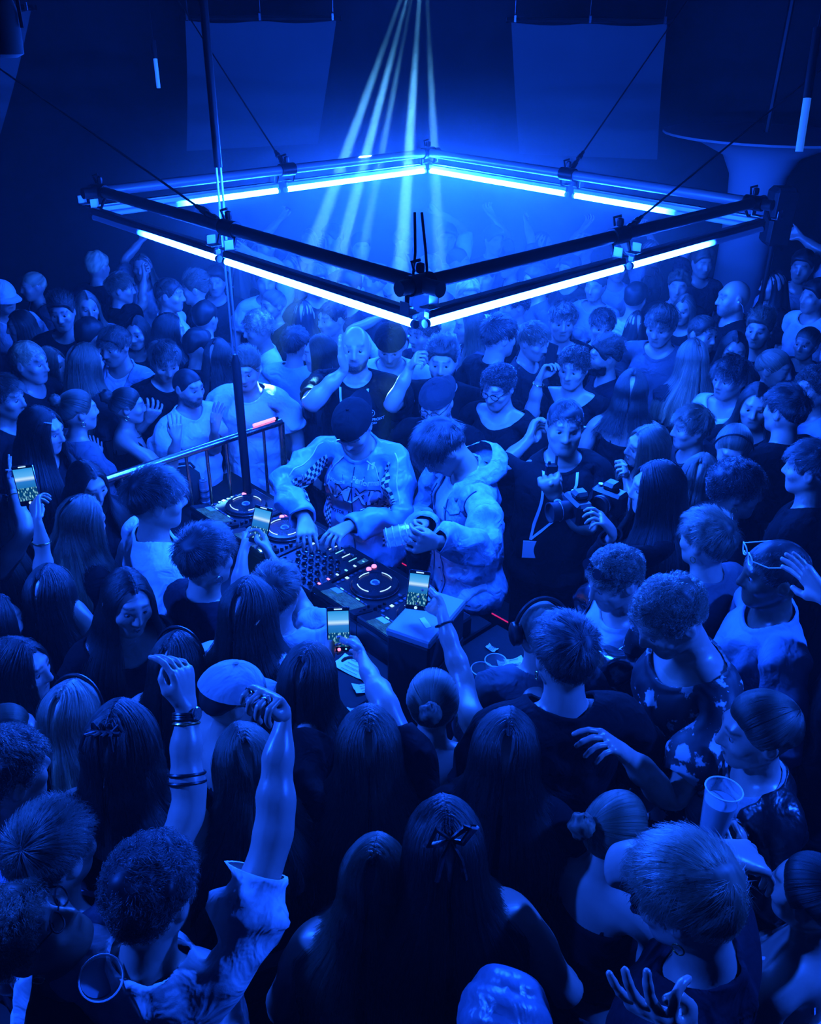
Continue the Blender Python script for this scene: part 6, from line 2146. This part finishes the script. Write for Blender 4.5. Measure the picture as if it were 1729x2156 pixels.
def mixer(u, v, label):
    t = thing('mixer', label, 'mixer', tuple(tb(u, v)), RZT, 'players and mixer on the booth table')
    b = MB(); b.box((0, 0, .05), (.335, .41, .10), None, .008); b.build('body', 'deck_black', t)
    for c in range(6):
        for r in range(6):
            if c in (0, 5) and r in (2, 5): continue
            b = MB(); x, y = -.125 + .05 * c, -.165 + .042 * r
            b.lathe([(.0125, .10), (.0125, .104), (.0095, .106), (.009, .122), (.0, .123)], c=(x, y, 0), n=14); k = b.build('knob', 'black_plastic', t, True)
            b = MB(); b.tube([(x + .0135 * math.cos(a), y + .0135 * math.sin(a), .1015) for a in np.linspace(0, 2 * math.pi, 18, endpoint=False)], .0012, 4, closed=True); b.build('knob_ring', 'steel', k, True)
    for c in range(4):
        b = MB(); b.box((-.075 + .05 * c, .125, .101), (.005, .085, .002)); b.build('fader_slot', 'rubber', t)
        b = MB(); b.box((-.075 + .05 * c, .10 + .013 * c, .107), (.02, .012, .014), None, .003); b.build('fader', 'grey_metal', t)
        b = MB(); b.box((-.05 + .05 * c, .12, .1015), (.004, .05, .003)); b.build('level_meter', 'led_teal' if c % 2 else 'led_white', t)
    b = MB(); b.box((0, .188, .106), (.022, .012, .014), None, .003); b.build('cross_fader', 'grey_metal', t)
    for k, mt in enumerate(('led_pink', 'led_pink', 'led_white', 'led_teal', 'led_white', 'led_teal')):
        b = MB(); b.box((.15, -.13 + .055 * k, .102), (.017, .011, .005), None, .002); b.build('button', mt, t)
    for k in range(3):
        b = MB(); b.box((-.15, .02 + .045 * k, .1015), (.014, .03, .004), None, .001); b.build('button', 'led_white' if k == 1 else 'dark_print', t)
    b = MB(); b.box((.145, .145, .102), (.03, .05, .004), None, .001); b.build('display', 'deck_screen', t)
    return t


player(0, 0, 'media player at the far left end of the row, beside the can')
player(.345, 0, 'second media player from the left, under the forearm of the racing jacket')
mixer(.69, 0, 'mixer with rows of knobs between the media players')
player(1.035, 0, 'media player right of the mixer, with the bright round emblem on its jog wheel')
player(1.345, 0, 'media player at the right end, half hidden by the dark box')
player(.20, -.44, 'extra media player turned away on the crowd side of the table', .25)

# dark box at the right end with tape on its lid
BT = 1.5
F_, FL_, FR_ = at_z(905, 1355, BT)[:2], at_z(832, 1318, BT)[:2], at_z(982, 1263, BT)[:2]
ax = unit(FR_ - F_); ay = np.array([-ax[1], ax[0]]); l1 = np.linalg.norm(FR_ - F_); l2 = max(.17, (FL_ - F_) @ ay); c2 = F_ + ax * l1 / 2 + ay * l2 / 2; rz = math.atan2(ax[1], ax[0])
t = thing('speaker_box', 'tall dark box with lid coloured as lit and tape strip before the denim jacket', 'box', (c2[0], c2[1], 0), rz)
b = MB(); b.box((0, 0, BT / 2 - .015), (l1 - .006, l2 - .006, BT - .03), None, .008); b.build('cabinet', 'matte_black', t)
b = MB(); b.box((0, 0, BT - .015), (l1, l2, .03), None, .006); b.build('lid', simple('lid_lit_tone', (.22, .22, .24), .55), t)  # paler than the cabinet: light on the top is put into the colour
b = MB(); b.box((-.05, -.02, BT + .0012), (.06, .02, .0015), Matrix.Rotation(.9, 4, 'Z')); b.build('tape_strip', 'tape', t)
b = MB(); b.box((0, -l2 / 2 - .003, .75), (l1 * .86, .006, 1.2), None, .003); b.build('grille', 'black_metal', t)

# bag and can at the left end
pbag = at_z(384, 1028, TZ + .1)
t = thing('record_bag', 'black rounded bag with white lettering at the left end of the table', 'bag', (pbag[0], pbag[1], TZ), .3)
b = MB(); b.box((0, 0, .11), (.21, .16, .22), None, .05); b.build('shell', 'rubber', t, True)
b = MB(); b.tube([(-.08, 0, .218), (-.06, 0, .25), (.06, 0, .25), (.08, 0, .218)], .008, 8); b.build('handle', 'rubber', t, True)
v, f = text_mesh('UDG', .07, 0, .002)
b = MB(); b.add([(-.01 + p[1] * 1.0 * 0 + .0 + (p[1]), -.0815, .115 - p[0]) for p in v], f); b.build('lettering', 'print_white', t)
pc = at_z(434, 1064, TZ)
t = thing('drink_can', 'tall slim pale drink can beside the black bag', 'can', (pc[0], pc[1], TZ))
b = MB(); b.lathe([(.022, 0), (.0265, .006), (.0265, .145), (.022, .158)], n=26); b.build('can_body', simple('can_paint', (.45, .55, .68), .3, .5), t, True)
b = MB(); b.lathe([(.0225, .156), (.0225, .160), (.0205, .158), (.0, .156)], n=26); b.build('can_lid', 'steel', t, True)
b = MB(); b.lathe([(.0095, .1575), (.0095, .1595), (.004, .1595)], c=(0, .004, 0), n=14); b.build('pull_tab', 'steel', t, True)
for k in range(5):
    b = MB(); b.lathe([(.0268, .03 + .02 * k), (.0268, .036 + .02 * k + .004 * (k % 2))], n=26); b.build('label_band', 'dark_print' if k % 2 else 'print_white', t, True)


# papers on the crowd side of the table
def paper(x, y, z, w, h, rz, label, curl=.012):
    p = at_z(x, y, z)
    t = thing('paper_note', label, 'paper', tuple(p), rz, 'notes on the booth table')
    n1, n2 = 6, 5; V = [((i / 5 - .5) * w, (k / 4 - .5) * h, .003 + curl * ((i / 5 - .5) ** 2 * 3 + .2 * math.sin(k * 2 + i))) for i in range(n1) for k in range(n2)]
    q = grid_quads(n1, n2); V = np.array(V)
    link('sheet', mesh_np('sheet', np.concatenate([V, V + [0, 0, .0012]]), np.concatenate([q[:, ::-1], q + 30]), mats=['paper'], smooth=False), t)
    b = MB()
    for k in range(4):
        b.box((-.0, (k / 4 - .38) * h, .0058 + curl * .35), (w * .5, .0022, .0006))
    b.build('handwriting', 'dark_print', t)
    return t


paper(700, 1352, TZ, .12, .085, .7, 'pale note below the held phone, nearest the mixer')
paper(662, 1332, TZ, .13, .06, -.5, 'pale card beside the splayed fingers')
paper(746, 1408, TZ, .17, .09, -.6, 'curled sheet of paper behind the dark sleeve')
paper(772, 1450, TZ, .11, .06, .4, 'small torn paper under the dark sleeve', .02)
paper(840, 1460, TZ, .13, .08, -.4, 'paper with print beside the knotted hair')
paper(1036, 1368, TZ, .05, .03, -.7, 'small scrap of paper near the red light')
paper(1090, 1405, TZ, .085, .11, .35, 'upright note at the shoulder hand')
paper(1060, 1402, TZ, .05, .05, .1, 'folded scrap beside the plastic cup')
paper(1024, 1455, TZ, .07, .03, .9, 'narrow paper strip below the plastic cup')
paper(745, 1500, TZ - .0, .05, .04, .2, 'tiny white tag at the end of the table')


def cup(p, tilt, label, hgt=.125, r0=.031, r1=.044, liquid=.7):
    t = thing('plastic_cup', label, 'cup', tuple(p)); t.rotation_euler = tilt
    b = MB(); b.lathe([(0, 0), (r0, 0), (r0 + (r1 - r0) * .5, hgt * .5), (r1, hgt), (r1 - .0015, hgt), (r0 + (r1 - r0) * .5 - .0015, hgt * .5), (r0 - .0015, .002), (0, .002)], n=30); c = b.build('cup_wall', 'clear_plastic', t, True)
    b = MB(); b.tube([(r1 * math.cos(a), r1 * math.sin(a), hgt) for a in np.linspace(0, 2 * math.pi, 30, endpoint=False)], .0022, 6, closed=True); b.build('rim', 'white_plastic', t, True)
    if liquid:
        rl = r0 + (r1 - r0) * liquid - .003
        b = MB(); b.lathe([(0, .004), (r0 - .004, .004), (rl, hgt * liquid), (0, hgt * liquid)], n=26); b.build('drink', simple('drink', (.35, .4, .45), .15), t, True)
    return t


cup(at_z(1040, 1440, TZ), (0, 0, 0), 'clear plastic cup standing on the table', liquid=.55)
cup(at_z(1012, 1452, TZ) , (0, 0, 0), 'empty clear plastic cup with thin rim beside the other one', hgt=.11, liquid=0)

# crowd barrier
BZ = 1.30; q0, q1 = at_z(205, 1016, BZ)[:2], at_z(592, 888, BZ)[:2]
dv = q1 - q0; ln = np.linalg.norm(dv)
t = thing('crowd_barrier', 'steel crowd barrier with vertical bars behind the left end of the table', 'barrier', (*((q0 + q1) / 2), 0), math.atan2(dv[1], dv[0]))
for nm, z, r in (('top_rail', BZ, .021), ('bottom_rail', .16, .017)):
    b = MB(); b.tube([(-ln / 2, 0, z), (ln / 2, 0, z)], r, 12); b.build(nm, 'steel', t, True)
for k in range(10):
    x = -ln / 2 + ln * k / 9
    b = MB(); b.tube([(x, 0, .02 if k in (0, 9) else .16), (x, 0, BZ)], .019 if k in (0, 9) else .009, 10); b.build('post' if k in (0, 9) else 'bar', 'steel', t, True)
for s in (-1, 1):
    b = MB(); b.tube([(s * ln / 2.3, -.28, .012), (s * ln / 2.3, .28, .012)], .014, 8); b.build('foot', 'steel', t, True)
t = thing('light_stick', 'short pink glowing stick lying on the barrier rail', 'light stick', tuple(np.append(q0 + dv * .90, BZ + .032)), math.atan2(dv[1], dv[0]))
b = MB(); b.tube([(-.075, 0, 0), (.07, 0, 0)], .009, 10); b.build('tube', 'led_pink', t, True)
b = MB(); b.tube([(.07, 0, 0), (.09, 0, 0)], .0105, 10); b.build('cap', 'black_plastic', t, True)
# red strip along the riser edge behind the performers
r0, r1 = at_z(828, 1176, .32), at_z(1086, 1320, .32)
c_ = (r0 + r1) / 2; dv3 = r1 - r0
t = thing('riser', 'low black riser with a thin red light line, at the feet of the performers', 'riser', (c_[0], c_[1], 0), math.atan2(dv3[1], dv3[0]))
L_ = np.linalg.norm(dv3)
b = MB(); b.box((0, .09, .155), (L_ + .1, .16, .31), None, .01); b.build('edge_board', 'matte_black', t)
b = MB(); b.box((0, .01, .313), (L_, .008, .007), None, .002); b.build('red_light_strip', 'led_red', t)


# ------------------------------------------------------------------ things in hands
def phone(pos, up, nrm, label, view='phone_view', lit=True, controls=False):
    """upright phone: up = direction of its top, nrm = where the screen looks"""
    up = unit(up); nrm = unit(np.array(nrm) - up * (np.array(nrm) @ up)); rt = np.cross(up, nrm)
    t = thing('mobile_phone', label, 'phone', tuple(pos), 0, 'phones filming the booth')
    t.matrix_world = Matrix(((rt[0], up[0], nrm[0], pos[0]), (rt[1], up[1], nrm[1], pos[1]), (rt[2], up[2], nrm[2], pos[2]), (0, 0, 0, 1)))
    b = MB(); b.box((0, 0, 0), (.074, .150, .0085), None, .004); b.build('case', 'black_plastic', t)
    b = MB(); b.tube([(sx * .036, sy * .074, .0005) for sx, sy in ((-.9, -1), (.9, -1), (1, -.95), (1, .95), (.9, 1), (-.9, 1), (-1, .95), (-1, -.95))], .0012, 5, closed=True); b.build('edge', 'steel', t, True)
    if lit:
        b = MB(); b.box((0, .004, .0046), (.066, .118, .0012), None, .0004); b.build('screen', view, t)
        b = MB(); b.box((0, .0695, .0048), (.026, .004, .0012), None, .0004); b.build('status_bar', 'led_white', t)
        b = MB(); b.lathe([(.0055, .0045), (.0055, .006), (0, .006)], c=(.0, -.064, 0), n=16); b.build('shutter', 'led_pink' if controls else 'led_white', t, True)
        if controls:
            for k, mt in ((-1, 'led_red'), (1, 'led_teal')):
                b = MB(); b.lathe([(.003, .0045), (.003, .006), (0, .006)], c=(.022 * k, -.063, 0), n=12); b.build('control', mt, t, True)
    b = MB(); b.lathe([(.006, -.0045), (.006, -.0065), (0, -.0068)], c=(-.02, .055, 0), n=14); b.build('camera_lens', 'iris', t, True)
    return t


def on_ray(x, y, ref):
    """point seen at (x, y), as deep in the room as the reference point"""
    d = ray(x, y); return CAM + d * (np.linalg.norm(np.asarray(ref) - CAM))


hd = PEOPLE['liftphone']['hands']['R']['palm']; pp = on_ray(880, 1243, hd); phone(pp, (.10, .15, 1), CAM - pp, 'phone held high by the raised bare arm, screen glowing')
hd = PEOPLE['part2']['hands']['R']['palm']; pp = on_ray(713, 1326, hd); phone(pp, (-.03, .35, 1), CAM - pp, 'phone with red and pink buttons held in two hands before the mixer', controls=True)
hd = PEOPLE['phoneout']['hands']['R']['palm']; pp = on_ray(549, 1106, hd); phone(pp, (.22, .30, 1), np.array([-.2, -1, .5]), 'phone tilted over the left media players')
hd = PEOPLE['back6']['hands']['R']['palm']; pp = on_ray(56, 1022, hd); phone(pp, (-.12, .2, 1), CAM - pp + np.array([-.9, 0, 0]), 'phone in the raised left hand at the left edge')
hd = PEOPLE['phoneman']['hands']['R']['palm']; pp = on_ray(1160, 752, hd); phone(pp, (.15, .1, 1), np.array([.8, .6, .1]), 'dark phone seen from the side in front of the curly smiling person', lit=False)
hd = (PEOPLE['frame_hands']['hands']['R']['palm'] + PEOPLE['frame_hands']['hands']['L']['palm']) / 2; pp = on_ray(1432, 782, hd); phone(pp, (1, .1, .05), CAM - pp, 'dark phone held sideways in two raised hands', lit=False)
hd = PEOPLE['guard2']['hands']['L']['palm']
t = thing('radio', 'two way radio held at the chest of the heavy guard', 'radio', tuple(on_ray(1160, 1000, hd)))
b = MB(); b.box((0, 0, 0), (.055, .032, .11), None, .006); b.build('body', 'black_plastic', t); b = MB(); b.tube([(.018, 0, .05), (.018, 0, .10)], .006, 8); b.build('aerial', 'rubber', t, True); b = MB(); b.lathe([(.007, .055), (.007, .067), (0, .067)], c=(-.012, 0, 0), n=10); b.build('dial', 'black_plastic', t, True)


def camera_obj(pos, rz, label, lens=.09):
    t = thing('photo_camera', label, 'camera', tuple(pos), rz, 'cameras')
    b = MB(); b.box((0, 0, 0), (.135, .07, .095), None, .012); b.box((0, -.005, .06), (.06, .06, .035), None, .012); b.build('body', 'black_plastic', t)
    b = MB(); b.lathe([(.034, 0), (.037, .02), (.037, lens * .8), (.041, lens), (.036, lens), (.03, lens - .012), (0, lens - .014)], c=(0, .03, 0), n=24, M=Matrix.Rotation(-math.pi / 2, 4, 'X')); b.build('lens', 'matte_black', t, True)
    b = MB(); b.tube([(.0385 * math.cos(a), .03 + lens * .55, .0385 * math.sin(a)) for a in np.linspace(0, 2 * math.pi, 24, endpoint=False)], .002, 5, closed=True); b.build('lens_ring', 'steel', t, True)
    b = MB(); b.lathe([(.010, .0), (.010, .008), (0, .009)], c=(.045, 0, .047), n=12); b.build('dial', 'steel', t, True)
    return t


hd = PEOPLE['camgirl']['hands']['L']['palm']; camera_obj(on_ray(1216, 1070, hd + FWD * .12), 1.9, 'camera in the outstretched hand of the long haired person'); 
camera_obj(on_ray(1283, 1052, hd + FWD * .16), 2.4, 'black camera behind the outstretched hand', .05)
hd = PEOPLE['cupwoman']['hands']['R']['palm']; cp = on_ray(1500, 1752, hd); cup(cp, (-.10, .06, 0), 'big clear plastic cup of drink in the hand at the lower right', hgt=.145, r0=.034, r1=.047, liquid=.72)
hd = PEOPLE['dj2']['hands']['L']['palm']; cp = on_ray(838, 1128, hd)
t = thing('cut_glass', 'faceted clear tumbler tipped on its side in the hands of the denim jacket wearer', 'glass', tuple(cp)); t.rotation_euler = (.2, 1.35, .3)
b = MB(); b.lathe([(0, -.05), (.036, -.05), (.040, 0), (.041, .05), (.039, .05), (.037, 0), (.033, -.042), (0, -.042)], n=12); b.build('glass_wall', 'clear_plastic', t)
for k in range(4):
    b = MB(); b.tube([((.0405 + .0005 * k) * math.cos(a), (.0405 + .0005 * k) * math.sin(a), -.04 + .026 * k) for a in np.linspace(0, 2 * math.pi, 24, endpoint=False)], .002, 5, closed=True); b.build('ridge', 'white_plastic', t, True)
hd = PEOPLE['specsman']['hw']; cup(on_ray(188, 2030, hd) - np.array([0, 0, .05]), (.5, .5, 0), 'plastic cup at the lips of the person tilting the face up', hgt=.12)

# ------------------------------------------------------------------ prints on clothes
r = PEOPLE['dj']
for s in (1, -1):
    piping(r, [(s * .06, 0, 1.455), (s * .10, 0, 1.42), (s * .135, 0, 1.36), (s * .145, 0, 1.30), (s * .175, 0, 1.27)])
    piping(r, [(s * .185, 0, 1.475), (s * .30, 0, 1.455), (s * .45, 0, 1.445)], frm=(0, .5, .85))
    piping(r, [(s * .18, 0, 1.372), (s * .32, 0, 1.375), (s * .47, 0, 1.38), (s * .66, 0, 1.388)], frm=(0, .9, -.3))
    checker(r, s * .19, s * .66, 1.384, 1.452, 26, 4)
    checker(r, s * .125, s * .165, .98, 1.24, 4, 20)
    piping(r, [(s * .40, 0, 1.46), (s * .40, 0, 1.42), (s * .40, 0, 1.385)], r=.003)
piping(r, [(0, 0, 1.42), (.004, 0, 1.2), (0, 0, .92)], 'print_navy', .003, name='zip')
print_text(r, 'AMXIN', .112, .0, 1.288, 'print_navy', -.10, .18, .0075, lift=.0035)
print_text(r, 'AMXIN', .112, .0, 1.288, 'print_white', -.10, .18, .002, lift=.0055)
print_text(r, 'Performance', .036, -.088, 1.362, 'print_white', -.08, .1, .001)
print_poly(r, [(-.055, 0, 1.385), (-.125, 0, 1.392), (-.128, 0, 1.366), (-.055, 0, 1.362)], 'print_navy', 'chest_flash')
print_text(r, 'EDITION', .030, -.03, 1.175, 'print_navy', -.08, .1, .0008)
print_text(r, 'TRACKSIDE', .020, .088, 1.352, 'print_white', .05, 0, .0006)
print_text(r, 'MOTOR', .022, .09, 1.17, 'print_navy', 0, 0, .0006)
print_poly(r, [(.045, 0, 1.365), (.12, 0, 1.385), (.125, 0, 1.405), (.05, 0, 1.387)], 'print_navy', 'chest_flash')
print_poly(r, [(.122, 0, 1.386), (.15, 0, 1.392), (.148, 0, 1.412), (.126, 0, 1.406)], 'print_red', 'chest_flash')
print_poly(r, [(-.07, 0, 1.412), (-.098, 0, 1.413), (-.098, 0, 1.44), (-.07, 0, 1.438)], 'print_white', 'patch')
# denim jacket seams, pockets, placket
r = PEOPLE['dj2']
for s in (1, -1):
    piping(r, [(s * .075, 0, 1.40), (s * .08, 0, 1.2), (s * .085, 0, .90)], 'seam', .003, name='seam')
    piping(r, [(s * .06, 0, 1.355), (s * .12, 0, 1.35), (s * .175, 0, 1.37)], 'seam', .003, name='seam')
    piping(r, [(s * .09, 0, 1.28), (s * .125, 0, 1.262), (s * .16, 0, 1.28)], 'seam', .003, name='seam')
    print_poly(r, [(s * .088, 0, 1.345), (s * .160, 0, 1.352), (s * .158, 0, 1.30), (s * .125, 0, 1.282), (s * .090, 0, 1.298)], 'pocket', 'pocket_flap')
    piping(r, [(s * .205, 0, 1.48), (s * .205, 0, 1.42), (s * .205, 0, 1.36)], 'seam', .003, (s * .1, .9, .2), 'seam')
    piping(r, [(s * .66, 0, 1.46), (s * .66, 0, 1.42), (s * .66, 0, 1.38)], 'seam', .003, name='cuff_seam')
    for k in range(6):
        p = gproj(r, [(s * .062, 0, 1.36 - .078 * k)], (0, 1, 0), .003)[0]
        b = MB(); b.lathe([(0, -.004), (.008, 0), (0, .004)], c=p, n=10); b.build('button', 'steel', r['top'], True)
piping(r, [(-.2, 0, .905), (-.1, 0, .90), (.1, 0, .90), (.2, 0, .905)], 'seam', .003, name='hem_seam')
# staff emblems
for pid in ('guard1', 'guard2', 'baldguard'):
    r = PEOPLE[pid]
    pts = [(-.085 + .016 * math.cos(a), 0, 1.325 + .016 * math.sin(a)) for a in np.linspace(0, 2 * math.pi, 17)]
    piping(r, pts, 'print_white', .0016, name='emblem_ring', n=40)
    print_text(r, 'v', .026, -.085, 1.327, 'print_white', 0, 0, .001, 'emblem')
    print_text(r, 'WATERFRONT', .019, -.085, 1.292, 'print_white', 0, 0, .0006)
    print_text(r, 'STUDIO', .014, -.085, 1.272, 'print_white', 0, 0, .0004)

# tiny lamps glow but are too small to light the room: keep them out of the light sampling
for m_ in bpy.data.materials:
    if m_.name.startswith(('led_white', 'led_pink', 'led_teal', 'led_red', 'deck_screen', 'phone_view', 'beam_lens')):
        m_.cycles.emission_sampling = 'NONE'
